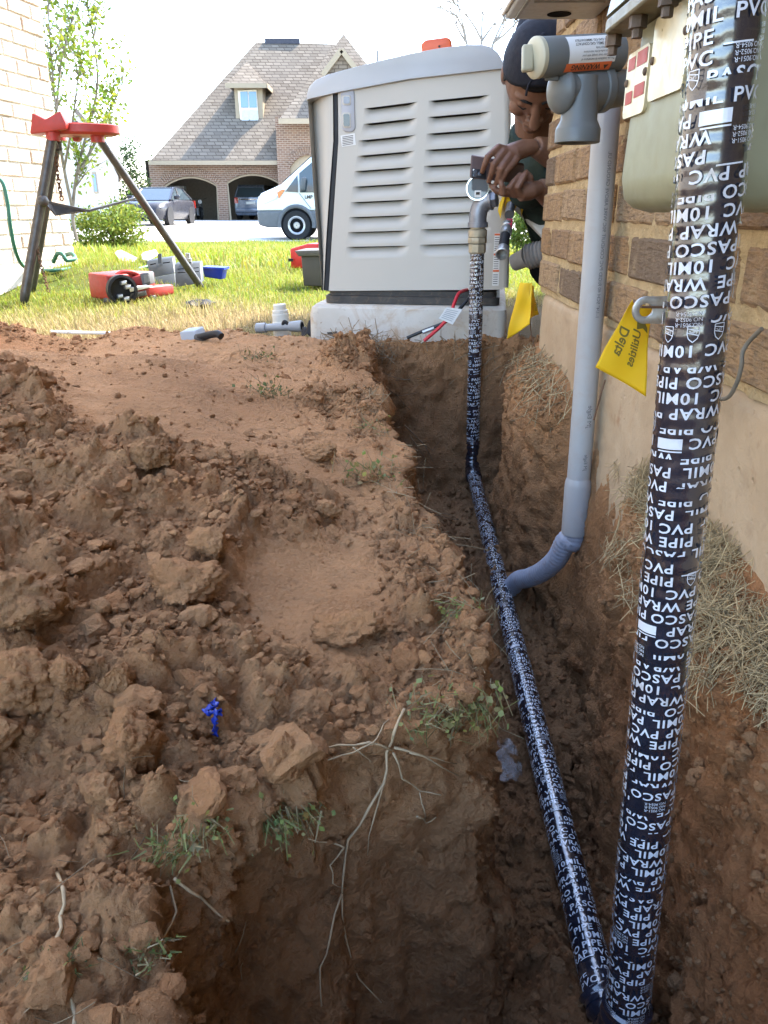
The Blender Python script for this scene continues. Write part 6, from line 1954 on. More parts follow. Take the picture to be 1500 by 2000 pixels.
# ---- black rag, white rod
def cloth(name, c, rx, ry, hgt, seed, mat, label, cat):
    n = 22; V = []; 
    r = np.random.default_rng(seed)
    U, W_ = np.meshgrid(np.linspace(-1, 1, n), np.linspace(-1, 1, n))
    P = np.stack([U.ravel(), W_.ravel(), np.full(n * n, seed * 1.0)], 1)
    rad = 1 - .25 * (U * W_).ravel() ** 2 + .2 * fbm(P, 1.5, 2, seed)
    z = hgt * np.clip(.45 + .9 * fbm(P, 1.7, 3, seed + 1), 0.03, 1) * np.clip(1.2 - (U ** 2 + W_ ** 2).ravel() * .7, .05, 1)
    Q = np.stack([c[0] + rx * U.ravel() * rad, c[1] + ry * W_.ravel() * rad, c[2] + z], 1)
    ii = np.arange(n * n).reshape(n, n); F = np.stack([ii[:-1, :-1], ii[:-1, 1:], ii[1:, 1:], ii[1:, :-1]], -1).reshape(-1, 4)
    o = np_mesh(name, Q, F, mat); m = o.modifiers.new('t', 'SOLIDIFY'); m.thickness = .002
    tag(o, label, cat)
p = J(384, 616, 3.62); cloth('work_glove', (p.x, 3.72, gz_(p.x, 3.7) + .01), .068, .09, .035, 5, simple('black_cloth', (.02, .018, .016), .7, .2), 'crumpled black work glove on the dry grass', 'glove')
b = MB(); b.tube([atZ(100, 648, .02), atZ(165, 650, .025), atZ(235, 651, .02)], .006, 8); tag(b.build('plastic_rod', M_wpvc, smooth=True), 'thin white rod lying on the dry grass behind the heap', 'rod')

# ---- green hose: hangs at the left edge, then snakes over the grass to the house corner
M_hose = simple('green_hose', (.035, .14, .095), .4, .4, var=.08)
hp = [J(-30, 330, 4.3), J(2, 352, 4.3), J(14, 392, 4.3), J(20, 440, 4.3), J(30, 490, 4.35), J(45, 519, 4.5)] + [atZ(x, y, .10) for x, y in ((70, 527), (110, 528), (150, 522), (185, 512))]
hs_ = thing('garden_hose', 'green garden hose hanging at the left edge and running over the grass', 'hose', (hp[0].x, hp[0].y, 0))
b = MB(); b.tube(catmull(hp, 8), .0105, 10); b.build('hose', M_hose, hs_, smooth='all')
h2 = [J(104, 512, 4.75), J(112, 496, 4.72), J(122, 497, 4.7), J(130, 508, 4.7), J(146, 505, 4.75), J(140, 496, 4.8), J(128, 498, 4.85)]
b = MB(); b.tube(catmull(h2, 8), .012, 10); b.build('coil', M_hose, hs_, smooth='all')
h3 = [J(258, 532, 5.0), J(275, 524, 5.1), J(295, 519, 5.2)]
b = MB(); b.tube(catmull(h3, 6), .010, 8); b.build('far_loop', M_hose, hs_, smooth='all')

# ---- toolbox pair left of the generator
tb = thing('tool_crate', 'dark grey plastic crate half hidden behind the generator', 'crate', tuple(J(605, 558, 4.75)))
b = MB(); b.prism([J(588, 500, 4.75), J(640, 498, 4.75), J(640, 560, 4.75), J(593, 558, 4.75)], (.02, .3, 0)); b.build('tub', simple('crate_grey', (.075, .07, .06), .6, .3, var=.1), tb, bevel=.006)
b = MB(); b.prism([J(575, 490, 4.73), J(640, 488, 4.73), J(640, 500, 4.73), J(583, 501, 4.73)], (.03, .34, 0)); b.build('rim', simple('crate_rim', (.10, .095, .085), .6, .3), tb, bevel=.005)
rb_ = thing('red_tool_case', 'red plastic tool case showing behind the dark crate', 'case', tuple(J(575, 525, 6.2)))
b = MB(); b.prism([J(566, 486, 6.2), J(600, 476, 6.2), J(630, 476, 6.2), J(630, 526, 6.2), J(568, 524, 6.2)], (.05, .25, 0)); b.build('shell', simple('case_red', (.55, .025, .02), .4, .4), rb_, bevel=.012, seg=3)
b = MB(); b.prism([J(563, 505, 6.16), J(572, 505, 6.16), J(572, 511, 6.16), J(563, 511, 6.16)], (0, .02, 0)); b.build('latch', M_black, rb_)

# ---- fittings by the pad
M_pvcg = simple('fitting_grey', (.27, .28, .29), .4, .4, var=.06)
def on(x, y, D_, lift=0): 
    p = atY(x, y, D_); return p
fw = thing('pvc_cleanout', 'dusty white plastic pipe stub standing in the soil left of the pad', 'pipe fitting', tuple(on(550, 640, 2.66)))
c0_ = on(551, 646, 2.66)
b = MB(); b.lathe([(.030, -.05), (.030, .03), (.0285, .032), (.0285, .055), (.0265, .057), (.0265, .068), (.0215, .070), (.0215, .086), (.019, .088)], c0_, (-.06, 0, 1), 26); b.build('stub', simple('dusty_white', (.60, .57, .50), .6, .3, var=.06, dirt=(.40, .30, .2), dirt_amt=.5), fw, smooth=30.0)
fe = thing('pipe_tee', 'grey plastic pipe tee lying in front of the white stub', 'pipe fitting', tuple(on(545, 640, 2.6)))
p0_, p1_ = on(501, 641, 2.62), on(590, 637, 2.57); dv_ = unit(p1_ - p0_); Lt = (p1_ - p0_).length
b = MB(); b.lathe([(.0145, 0), (.0165, .002), (.0165, .036), (.0125, .038), (.0125, Lt - .045), (.0165, Lt - .043), (.0185, Lt - .01), (.0185, Lt), (.014, Lt + .001), (.013, Lt - .02)], p0_, dv_, 22); b.build('pipe', M_pvcg, fe, smooth=30.0)
b = MB(); b.lathe([(.001, Lt + .0006), (.0138, Lt + .0006)], p0_, dv_, 18, caps=False); b.build('bore', M_hole, fe)
b = MB(); b.tube(catmull([on(557, 642, 2.6), on(553, 634, 2.585), on(556, 628, 2.58), on(562, 633, 2.58), on(561, 640, 2.58)], 5), .006, 8); b.build('clip', M_black, fe, smooth=True)
fc = thing('steel_sleeve', 'short shiny steel sleeve on a dark plate beside the pad', 'pipe fitting', tuple(on(630, 652, 2.5)))
b = MB(); b.lathe([(.0215, 0), (.0215, .036), (.0195, .037), (.0195, .004)], on(630, 650, 2.50), (.05, 0, 1), 26); b.build('sleeve', M_chrome, fc, smooth=30.0)
b = MB(); b.prism([on(622, 650, 2.49), on(657, 648, 2.46), on(657, 653, 2.46), on(624, 655, 2.49)], (.005, .05, 0)); b.build('plate', M_darkst, fc)
p = on(606, 648, 2.53); cloth('plastic_bag', (p.x, 2.55, p.z - .012), .03, .03, .052, 9, M_black, 'crumpled black plastic between the tee and the steel sleeve', 'bag')
gbk_ = thing('clamp_tool', 'grey block with a black lever handle lying on the crest of the heap', 'tool', tuple(on(380, 668, 2.12)))
b = MB(); b.prism([on(350, 649, 2.15), on(380, 646, 2.13), on(388, 668, 2.11), on(355, 672, 2.13)], (.012, .06, .004)); b.build('block', simple('tool_grey', (.27, .29, .31), .5, .4), gbk_, bevel=.003)
b = MB(); b.tube(catmull([on(384, 660, 2.12), on(405, 655, 2.10), on(424, 652, 2.08), on(432, 657, 2.07)], 6), [.010] * 19, 10); b.build('lever', M_black, gbk_, smooth=True)
b = MB(); b.lathe([(.013, 0), (.014, .02), (.011, .03)], on(384, 661, 2.12), (1, -.2, .1), 14); b.build('pivot', M_darkst, gbk_, smooth=30.0)
# ================================================================== the worker crouching behind the brick corner
def c4(x, y): return (880 + .24 * x, 20 + .24 * y)
M_skin = NT('skin', .48, .35)
_n = M_skin.noise(30, 4); M_skin.col(M_skin.mix(M_skin.mapr(_n, .35, .7, 0, 1), (.14, .066, .040), (.185, .093, .058)))
M_skin.bump(M_skin.noise(400, 3), .12, .002); M_skin.set('Subsurface Weight', .08); M_skin.set('Subsurface Radius', (.01, .004, .002)); M_skin.p.inputs['Subsurface Scale'].default_value = .3
M_skin = M_skin.m
M_shirt = simple('dark_green_cloth', (.022, .035, .03), .85, .15, var=.2, scale=30, bump=.4, bscale=200)
M_pants = simple('dark_denim', (.02, .023, .03), .85, .15, var=.2, scale=30)
M_capc = simple('black_cap_cloth', (.014, .016, .024), .75, .2, var=.15, scale=30, bump=.3, bscale=300)
M_hair = simple('black_hair', (.008, .008, .009), .6, .3, var=.3, scale=200, bump=.6, bscale=500)
pr = thing('person', 'man in black cap and dark green shirt bowed over a phone behind the wall', 'person', (.5, 2.45, 0))
Hc = atY(1048, 143, 2.15)
hf = unit((-.04, -.47, -.88)); hx = unit(Vector((0, 0, 1)).cross(hf)) * -1
hx = unit(hf.cross(Vector((0, 0, 1)))); hu = unit(hx.cross(hf))
if hu.z < 0: hu = -hu
def hp_(x, f, u): return Hc + hx * x + hf * f + hu * u
hrot = Matrix((hx, hf, hu)).transposed()
def remesh(o, vox, smooth_it=6):
    m = o.modifiers.new('voxel', 'REMESH'); m.mode = 'VOXEL'; m.voxel_size = vox; m.use_smooth_shade = True
    m2 = o.modifiers.new('smooth', 'SMOOTH'); m2.factor = .5; m2.iterations = smooth_it
b = MB()
b.ball(Hc, .076, .096, .105, 28, 18, hrot)                                # skull
b.ball(hp_(0, .030, -.055), .058, .062, .062, 22, 14, hrot)                # jaw
b.ball(hp_(0, .070, -.098), .024, .022, .020, 14, 10, hrot)                # chin
b.ball(hp_(0, .072, .022), .055, .022, .014, 18, 10, hrot)                 # brow
for sx in (-1, 1):
    b.ball(hp_(sx * .040, .066, -.030), .024, .022, .022, 14, 10, hrot)    # cheek
    b.ball(hp_(sx * .078, -.008, -.012), .009, .020, .030, 12, 8, hrot)    # ear
    b.ball(hp_(sx * .014, .098, -.038), .009, .010, .008, 10, 8, hrot)     # nostril wing
    b.ball(hp_(sx * .031, .080, .002), .014, .010, .009, 12, 8, hrot)      # eyelid
b.tube([hp_(0, .090, .012), hp_(0, .104, -.015), hp_(0, .116, -.034), hp_(0, .100, -.042)], [.008, .011, .013, .010], 12)
b.tube([hp_(-.024, .088, -.066), hp_(0, .099, -.064), hp_(.024, .088, -.066)], [.004, .007, .004], 8)
b.tube([hp_(-.022, .086, -.076), hp_(0, .096, -.077), hp_(.022, .086, -.076)], [.004, .008, .004], 8)
neck = Vector((.425, 2.33, .575))
b.tube([hp_(0, -.03, -.05), neck], [.055, .062], 16)
sR = Vector((.400, 2.30, .50)); sL = Vector((.60, 2.34, .53)); pel = Vector((.68, 2.72, .26))
b.tube([neck, (neck + pel) / 2 + Vector((0, .0, .06)), pel], [.08, .125, .13], 18)
b.ball(sR, .06); b.ball(sL, .06)
eR = atY(1098, 308, 2.17); wR = atY(*c4(690, 1110), 2.12)
b.tube([sR, sR.lerp(eR, .5), eR], [.052, .044, .038], 14); b.tube([eR, eR.lerp(wR, .45), wR], [.038, .036, .025], 14)
eL = atY(1108, 405, 2.19); wL_ = atY(*c4(725, 1445), 2.12)
b.tube([sL, sL.lerp(eL, .5), eL], [.052, .044, .038], 14); b.tube([eL, eL.lerp(wL_, .45), wL_], [.038, .036, .025], 14)
FD = 2.085
def fpx(x, y, dy=0.0): return atY(*c4(x, y), FD + dy)
# right hand over the top of the phone
palmR = fpx(505, 1150, .02)
b.tube([wR, fpx(600, 1125, .03), fpx(500, 1160, .02), fpx(440, 1160, .012)], [.024, .030, .031, .022], 14, flat=.75)
for kn, mid_, tip in (((388, 1115, .0), (300, 1195, -.018), (258, 1312, -.004)), ((432, 1150, -.004), (352, 1255, -.024), (312, 1392, -.004)), ((482, 1185, -.006), (412, 1290, -.026), (372, 1405, -.004)), ((535, 1215, -.006), (452, 1310, -.022), (412, 1395, -.006))):
    K, Mp, T = fpx(*kn), fpx(*mid_), fpx(*tip)
    b.tube([fpx(560, 1160, .02), K, Mp, Mp.lerp(T, .5) + Vector((0, -.003, 0)), T], [.0095, .0098, .0083, .0076, .0060], 12)
    b.ball(T, .0066)
b.tube([fpx(540, 1190, .035), fpx(470, 1270, .045), fpx(400, 1330, .04)], [.013, .011, .008], 12)      # right thumb behind the phone
# left hand under it
b.tube([wL_, fpx(640, 1470, .02), fpx(560, 1490, .012)], [.024, .031, .027], 14, flat=.75)
for kn, mid_, tip in (((520, 1500, .0), (478, 1440, -.016), (562, 1338, -.012)), ((575, 1500, -.002), (548, 1440, -.02), (612, 1330, -.014)), ((470, 1490, .004), (425, 1490, -.012), (408, 1375, -.016)), ((440, 1490, .01), (375, 1470, .0), (330, 1430, .004))):
    K, Mp, T = fpx(*kn), fpx(*mid_), fpx(*tip)
    b.tube([fpx(620, 1490, .015), K, Mp, Mp.lerp(T, .55) + Vector((0, -.003, 0)), T], [.0095, .0096, .0083, .0075, .0058], 12)
    b.ball(T, .0064)
b.tube([fpx(640, 1430, .02), fpx(640, 1360, .012), fpx(600, 1310, .008)], [.013, .0115, .008], 12)      # left thumb

# folded legs, out of sight behind the corner
for dx_ in (-.10, .10):
    hip = pel + Vector((dx_, 0, 0)); kn_ = Vector((.66 + dx_, 2.30, .42)); ft = Vector((.68 + dx_, 2.56, .05))
    b.tube([hip, hip.lerp(kn_, .5), kn_], [.085, .075, .055], 14); b.tube([kn_, kn_.lerp(ft, .4), ft], [.055, .052, .038], 14); b.tube([ft, ft + Vector((-.02, -.16, -.02))], [.035, .03], 12)
body = b.build('body', M_skin, pr, smooth='all', fix=False); remesh(body, .0029, 3)
# clothing
b = MB()
b.tube([neck + (hp_(0, -.03, -.05) - neck) * .35, neck, (neck + pel) / 2 + Vector((0, 0, .06)), pel], [.072, .098, .142, .142], 20)
b.tube([sL, neck, sR], [.072, .082, .072], 16)
b.ball(sR, .071); b.ball(sL, .071)
b.tube([sR, sR.lerp(eR, .5), sR.lerp(eR, .92)], [.066, .060, .056], 16); b.tube([sL, sL.lerp(eL, .5), sL.lerp(eL, .92)], [.066, .060, .056], 16)
o = b.build('shirt', M_shirt, pr, smooth='all', fix=False); remesh(o, .006, 4)
m = o.modifiers.new('folds', 'DISPLACE'); tx = bpy.data.textures.new('folds', 'CLOUDS'); tx.noise_scale = .06; m.texture = tx; m.strength = .014; m.mid_level = .5
b = MB()
for dx_ in (-.10, .10):
    hip = pel + Vector((dx_, 0, 0)); kn_ = Vector((.66 + dx_, 2.30, .42)); ft = Vector((.68 + dx_, 2.56, .07))
    b.tube([hip, hip.lerp(kn_, .5), kn_], [.096, .086, .066], 14); b.tube([kn_, kn_.lerp(ft, .4), ft], [.066, .062, .05], 14)
b.ball(pel, .15); o = b.build('trousers', M_pants, pr, smooth='all', fix=False); remesh(o, .008, 3)
# hair band under the cap, eyebrows, eye lines
b = MB(); G = []
for i in range(10):
    ph = R(30 + 62 * i / 9); row = []
    for k in range(37):
        th = 2 * math.pi * k / 36
        front = max(0, math.sin(th))             # th=90deg is the face side
        p2 = min(ph, R(66 - 4 * front) if front > .3 else R(95))
        row.append(hp_(.0795 * math.sin(p2) * math.cos(th), .0995 * math.sin(p2) * math.sin(th), .109 * math.cos(p2)))
    G.append(row)
b.grid(G); b.build('hair', M_hair, pr, smooth='all', solid=.004)
b = MB()
for sx in (-1, 1): b.tube([hp_(sx * .012, .094, .018), hp_(sx * .030, .091, .024), hp_(sx * .050, .076, .018)], [.0032, .0036, .0018], 8)
b.build('eyebrows', M_hair, pr, smooth='all')
b = MB()
for sx in (-1, 1): b.tube([hp_(sx * .019, .0895, -.004), hp_(sx * .031, .0905, -.007), hp_(sx * .044, .083, -.003)], [.0012, .0018, .001], 6)
b.build('eyelashes', M_hair, pr)
# cap worn backwards: panelled crown with a seam, opening above the brow, bill behind
b = MB(); G = []
for i in range(15):
    row = []
    for k in range(49):
        th = 2 * math.pi * k / 48; front = max(0, math.sin(th))
        lim = 76 - 22 * front ** 2
        ph = R(lim * i / 14)
        sx_ = 1 + .018 * abs(math.sin(3 * th)) * math.sin(ph)
        bul = 1.085 + .05 * math.exp(-((i / 14 - .45) / .3) ** 2)
        row.append(hp_(.079 * bul * sx_ * math.sin(ph) * math.cos(th), .100 * bul * sx_ * math.sin(ph) * math.sin(th), .112 * (bul + .03) * math.cos(ph)))
    G.append(row)
b.grid(G); cp_ = b.build('cap', M_capc, pr, smooth='all', solid=.003)
b = MB(); b.ball(hp_(0, 0, .112 * 1.13), .007, .007, .004, 10, 6, hrot); b.build('cap_button', M_capc, cp_, smooth='all')
b = MB(); P = [hp_(.030 * math.cos(R(a)), .098 + .004 * math.sin(R(a)) - .030 * math.sin(R(a)), .055 + .038 * math.sin(R(a))) for a in range(0, 181, 15)]; b.tube(P, .0028, 6); b.build('cap_opening_edge', M_capc, cp_, smooth=True)
b = MB(); G = []
for i in range(6):
    t_ = i / 5; G.append([hp_(.07 * math.sin(R(a)) * (1 - .1 * t_), -.095 * math.cos(R(a)) * .9 - .02 - .075 * t_ * math.cos(R(a * .9)), .030 - .02 * t_) for a in range(-70, 71, 14)])
b.grid(G); b.build('cap_bill', M_capc, cp_, smooth='all', solid=.003)
# phone
ph = thing('mobile_phone', 'brown and black phone held sideways in both hands', 'phone', tuple(fpx(350, 1300, .015)))
A_, B_, C_, D_ = fpx(158, 1185, .0), fpx(560, 1300, .012), fpx(552, 1425, .006), fpx(150, 1372, -.006)
A_, B_, C_, D_ = fpx(168, 1180, .012), fpx(600, 1255, .03), fpx(592, 1420, .02), fpx(155, 1368, .0)
b = MB(); b.prism([A_, B_, C_, D_], (.001, .0105, .004)); pc = b.build('case', simple('brown_phone_case', (.085, .05, .042), .4, .4, var=.1), ph, bevel=.004, seg=3)
def pq(u, v, lift=.0008):
    p = A_.lerp(B_, u).lerp(D_.lerp(C_, u), v); n = unit((B_ - A_).cross(D_ - A_)); n = n if n.y < 0 else -n
    return p + n * lift
b = MB(); b.prism([pq(.03, .55), pq(.30, .55), pq(.30, .95), pq(.03, .95)], (0, .0015, 0)); cm = b.build('camera_island', M_black, pc, bevel=.001)
for (u, v_) in ((.09, .68), (.09, .84), (.18, .76)):
    b = MB(); b.lathe([(.0052, 0), (.0052, .0016), (.004, .002)], pq(u, v_, .001), unit((0, -1, .2)), 14); b.build('lens', M_lens, cm)
b = MB(); b.lathe([(.0022, 0), (.0022, .001)], pq(.06, .62, .0012), unit((0, -1, .2)), 10); b.build('flash', M_white, cm)
# ================================================================== grass, straw, roots, trees
def tint_attr(me, cols):
    a = me.color_attributes.new('tint', 'FLOAT_COLOR', 'POINT'); a.data.foreach_set('color', np.concatenate([cols, np.ones((len(cols), 1))], 1).astype(np.float32).ravel())
def blades(name, X, Y, Z, H_, W_, cols, seed, lean=.6, label=None, cat='grass', mat=None, curl=.5):
    r = np.random.default_rng(seed); n = len(X)
    an = r.uniform(0, 2 * np.pi, n); ln = r.uniform(.1, 1, n) * lean
    dx = np.cos(an); dy = np.sin(an)
    px_, py_ = -dy, dx
    V = np.zeros((n, 6, 3))
    for k, (t, w) in enumerate(((0, 1), (.55, .8), (1, .12))):
        cx = X + dx * H_ * ln * t ** (1 + curl); cy = Y + dy * H_ * ln * t ** (1 + curl); cz = Z + H_ * t * np.sqrt(np.clip(1 - (ln * t) ** 2 * .7, .05, 1))
        for s, sg in ((0, -1), (1, 1)):
            V[:, k * 2 + s] = np.stack([cx + sg * px_ * W_ * w / 2, cy + sg * py_ * W_ * w / 2, cz], 1)
    base = (np.arange(n) * 6)[:, None]
    F = np.concatenate([base + np.array([0, 1, 3, 2]), base + np.array([2, 3, 5, 4])], 0)
    o = np_mesh(name, V.reshape(-1, 3), F, mat or M_blade, False)
    tint_attr(o.data, np.repeat(cols, 6, 0))
    o['kind'] = 'stuff'
    if label: tag(o, label, cat)
    return o
def grass_cols(x, y, r):
    d = dryness(x, y) + r.normal(0, .25, len(x)) + .25 * fbm(np.stack([x, y, 0 * x], 1), 1.6, 3, 5)
    d = np.clip(d, 0, 1)[:, None]
    g = np.stack([r.uniform(.17, .30, len(x)), r.uniform(.21, .33, len(x)), r.uniform(.015, .04, len(x))], 1)
    s = np.stack([r.uniform(.26, .46, len(x))] * 3, 1) * np.array([1, .78, .40])
    return g * (1 - d) + s * d
def make_lawn_grass():
    r = np.random.default_rng(5)
    n = 70000
    x = r.uniform(-3.0, 1.4, n); y = 2.25 + 4.25 * r.random(n) ** 1.25
    ztop = top_height(x, y)
    keep = ~((ztop > lawn_z(x, y) - .01) & (y < 2.75) & (x > -1.6)) & ~((x > -.27) & (x < .95) & (y > 2.3) & (y < 3.75)) & ~((x > .28) & (y < 2.5))
    # nothing grows inside the left house
    rel = (x - lend.x) * nrm.x + (y - lend.y) * nrm.y
    al = (x - lend.x) * ld.x + (y - lend.y) * ld.y
    keep &= ~((rel < .02) & (al < .03))
    x, y = x[keep], y[keep]; n = len(x)
    h = r.uniform(.014, .040, n) * (1 + .3 * (y > 4.8)) * (1 + .5 * fbm(np.stack([x, y, 0 * x], 1), 2.2, 2, 8))
    blades('grass', x, y, lawn_z(x, y) - .004, h, r.uniform(.0022, .0048, n), grass_cols(x, y, r), 6, .85, 'sunlit green and straw-coloured lawn grass')
    n = 52000
    x = r.uniform(-7.5, 4, n); y = 6.3 + 13.6 * r.random(n) ** 1.05
    rel = (x - lend.x) * nrm.x + (y - lend.y) * nrm.y; al = (x - lend.x) * ld.x + (y - lend.y) * ld.y
    edge = 18.55 + np.clip((x + 9.5) / 8.3, 0, 1) * 1.4
    keep = ~((rel < .02) & (al < .03)) & (y < edge)
    x, y = x[keep], y[keep]; n = len(x)
    blades('grass', x, y, lawn_z(x, y) - .004, r.uniform(.05, .10, n), r.uniform(.008, .016, n), grass_cols(x, y, r), 7, .8, 'bright lawn grass stretching to the driveway')
make_lawn_grass()

# ---- dry straw on the right bank and thin straws over the soil
def straws(name, pts, nrm_, n, lmin, lmax, rad, seed, col, label, spread=.01, flat=.25):
    r = np.random.default_rng(seed); V = []; F = []; C = []; n0 = 0
    idx = r.integers(0, len(pts), n)
    for i in idx:
        p = pts[i] + r.normal(0, spread, 3) * np.array([1, 1, .35]) + nrm_[i] * r.uniform(0, .008)
        d = r.normal(0, 1, 3); d -= nrm_[i] * (d @ nrm_[i]) * (1 - flat); d /= np.linalg.norm(d)
        L_ = r.uniform(lmin, lmax); bend = r.normal(0, .35, 3)
        R_ = r.uniform(.6, 1.2) * rad
        P = [p + d * L_ * (t - .5) + bend * L_ * .5 * (t - .5) ** 2 for t in (0, .33, .66, 1)]
        u = np.cross(d, [0, 0, 1.0]); u /= np.linalg.norm(u) + 1e-9; w = np.cross(u, d)
        for q in P:
            for k in range(3):
                a = 2 * np.pi * k / 3; V.append(q + R_ * (np.cos(a) * u + np.sin(a) * w))
        for s in range(3):
            for k in range(3):
                k2 = (k + 1) % 3; F.append((n0 + s * 3 + k, n0 + s * 3 + k2, n0 + s * 3 + 3 + k2, n0 + s * 3 + 3 + k))
        n0 += 12
        c = np.array(col) * r.uniform(.6, 1.25); C += [c] * 12
    o = np_mesh(name, np.array(V), np.array(F), M_straw)
    tint_attr(o.data, np.clip(np.array(C), 0, 1)); o['kind'] = 'stuff'; tag(o, label, 'straw')
t = NT('straw', .75, .2); t.col(t.attr('tint')); M_straw = t.m
X, Y, Z = GV.T
msk = (X > .27) & (X < .39) & (Y > .45) & (Y < 1.22) & (Z > -.05) & (GN[:, 2] > .2)
msk &= fbm(GV, 7, 3, 77) > -.15
straws('dry_straw', GV[msk], GN[msk], 5200, .015, .06, .00052, 3, (.44, .33, .18), 'mat of dry straw on the soil bank below the wall', .008)
msk = (X > .24) & (X < .39) & (Y > 1.42) & (Y < 2.0) & (Z > .0) & (GN[:, 2] > .3)
straws('dry_straw', GV[msk], GN[msk], 260, .03, .09, .0009, 4, (.42, .33, .19), 'thin straw on the bank at the foot of the brick corner')
msk = (X > -.2) & (X < .35) & (Y > 2.18) & (Y < 2.42) & (Z > -.05)
straws('dry_straw', GV[msk], GN[msk], 220, .04, .12, .0010, 5, (.34, .25, .15), 'broken straw and rootlets at the far end of the trench', .015)
msk = (np.abs(X - np.interp(Y, XLk[:, 0], XLk[:, 1])) < .05) & (Y > .6) & (Y < 1.7) & (Z > -.1)
straws('dry_straw', GV[msk], GN[msk], 260, .015, .06, .0005, 6, (.34, .26, .15), 'short straw along the left lip of the trench')
msk = (X > -.45) & (X < -.1) & (Y > .28) & (Y < .5) & (Z > -.2)
straws('dry_straw', GV[msk], GN[msk], 90, .008, .04, .00035, 7, (.26, .19, .11), 'short straw on the nearest soil at the lower left')

# ---- weed tufts
def tuft(px, py, n, size, seed, label, hang=0.0, leafy=True, dark=1.0):
    p, nn = soil_px(px, py)
    r = np.random.default_rng(seed)
    V = []; F = []; C = []; n0 = 0
    for i in range(n):
        base = np.array(p) + r.normal(0, size * .35, 3) * np.array([1, .6, .3])
        d = np.array(nn) * .6 + r.normal(0, .55, 3) + np.array([0, -.25 * hang, -hang]); d /= np.linalg.norm(d)
        L_ = size * r.uniform(.2, .65)
        tip = base + d * L_
        s = np.cross(d, r.normal(size=3)); s /= np.linalg.norm(s)
        if leafy and r.random() < .75:
            w = L_ * r.uniform(.12, .26); lp = base + d * L_ * r.uniform(.3, .9)
            l2 = r.normal(size=3); l2 /= np.linalg.norm(l2); ll = size * r.uniform(.08, .17)
            sd = np.cross(l2, r.normal(size=3)); sd /= np.linalg.norm(sd); ww = ll * .42
            q = [lp, lp + l2 * ll * .5 + sd * ww, lp + l2 * ll, lp + l2 * ll * .5 - sd * ww]
            V += q; F.append((n0, n0 + 1, n0 + 2, n0 + 3)); n0 += 4
            c = np.array([r.uniform(.18, .29), r.uniform(.19, .28), r.uniform(.06, .11)]) * dark; C += [c] * 4
        w = .0004 + .0005 * r.random()
        V += [base - s * w, base + s * w, tip + s * w * .4, tip - s * w * .4]; F.append((n0, n0 + 1, n0 + 2, n0 + 3)); n0 += 4
        c = (np.array([.22, .24, .09]) if r.random() < .5 else np.array([.30, .24, .13])) * r.uniform(.6, 1.2) * dark; C += [c] * 4
    o = np_mesh('weed_tuft', np.array(V), np.array(F), M_blade, False); tint_attr(o.data, np.clip(np.array(C), 0, 1))
    tag(o, label, 'weed', 'weed tufts on the dug soil')
tuft(725, 930, 90, .07, 1, 'pale green weed tuft on a clod at the trench lip, middle distance')
tuft(520, 770, 70, .07, 2, 'dark grass tuft on the far slope of the heap', dark=.6)
tuft(500, 700, 50, .06, 3, 'small grass tuft near the crest of the heap', dark=.7)
tuft(910, 1190, 60, .045, 4, 'green weed on the trench lip halfway down the picture', .4)
tuft(900, 1365, 160, .055, 5, 'leafy green weed hanging over the corner of the pit', .7)
tuft(820, 1400, 90, .04, 6, 'mossy weed left of the pit corner', .5)
tuft(545, 1580, 150, .042, 7, 'leafy weed hanging over the pit lip left of the roots', .8)
tuft(390, 1610, 90, .034, 8, 'sparse weed on the pit lip, lower left', .5)
tuft(330, 1660, 70, .032, 9, 'short weed under the lip at the lower left', .5)
tuft(110, 1880, 90, .025, 10, 'mossy weed patch near the lower left corner', 0, True, .8)
tuft(290, 1850, 70, .025, 11, 'mossy weed patch beside the thin twig at the bottom', 0, True, .8)
tuft(735, 838, 30, .05, 12, 'tiny green sprig on the smooth slope')
def clover():
    p = atX(1222, 1350, .335); b = MB()
    for a in (0, 120, 240):
        c = p + Vector((.007 * math.cos(R(a)), -.003, .004 * math.sin(R(a)) + .004)); b.lathe([(.0005, 0), (.005, .0006), (.0062, .0004)], c, (.1, -1, .3), 10)
    b.tube([p + Vector((0, 0, .003)), p + Vector((.012, .01, -.012))], .0006, 5)
    tag(b.build('clover', simple('clover_green', (.14, .26, .10), .5, .3), fix=False), 'tiny three-leaved clover on the trench wall left of the thick pipe', 'weed')
clover()

# ---- dead roots that hang into the pit: each a branching twig of its own
M_root = simple('dry_root', (.36, .27, .165), .8, .15, var=.2, scale=60, bump=.4, bscale=200)
M_rootd = simple('brown_root', (.24, .155, .09), .8, .15, var=.2, scale=60, bump=.4, bscale=200)
def pit_pt(px, py, out=.012):
    p, n = soil_px(px, py)
    if p is None: p = atY(px, py, .5); n = Vector((0, -1, 0))
    d = ray(px, py).normalized()
    return p - d * out
def root(name, chains, label, mat=None, cat='root', out=.012):
    first = chains[0][0][0]
    base = pit_pt(first[0], first[1], out)
    t = thing(name, label, cat, tuple(base), 'dry roots and twigs in the soil')
    for i, (pl, r0, r1) in enumerate(chains):
        P = [pit_pt(x, y, out + .006 * math.sin(k * 2.1 + i)) for k, (x, y) in enumerate(pl)]
        P = [q for a_, c_ in zip(P, P[1:]) for q in (a_, a_.lerp(c_, .5) + Vector((math.sin(a_.x * 900) * .0015, 0, math.cos(a_.z * 700) * .0015)))] + [P[-1]]
        r0 *= .75; r1 *= .75
        rr = [r0 + (r1 - r0) * k / (len(P) - 1) for k in range(len(P))]
        rr = [q * (1 + .35 * (k % 2 == 0)) for k, q in enumerate(rr)]
        b = MB(); b.tube(P, rr, 7); b.build('stem' if i == 0 else 'branch', mat or M_root, t, smooth='all')
    return t
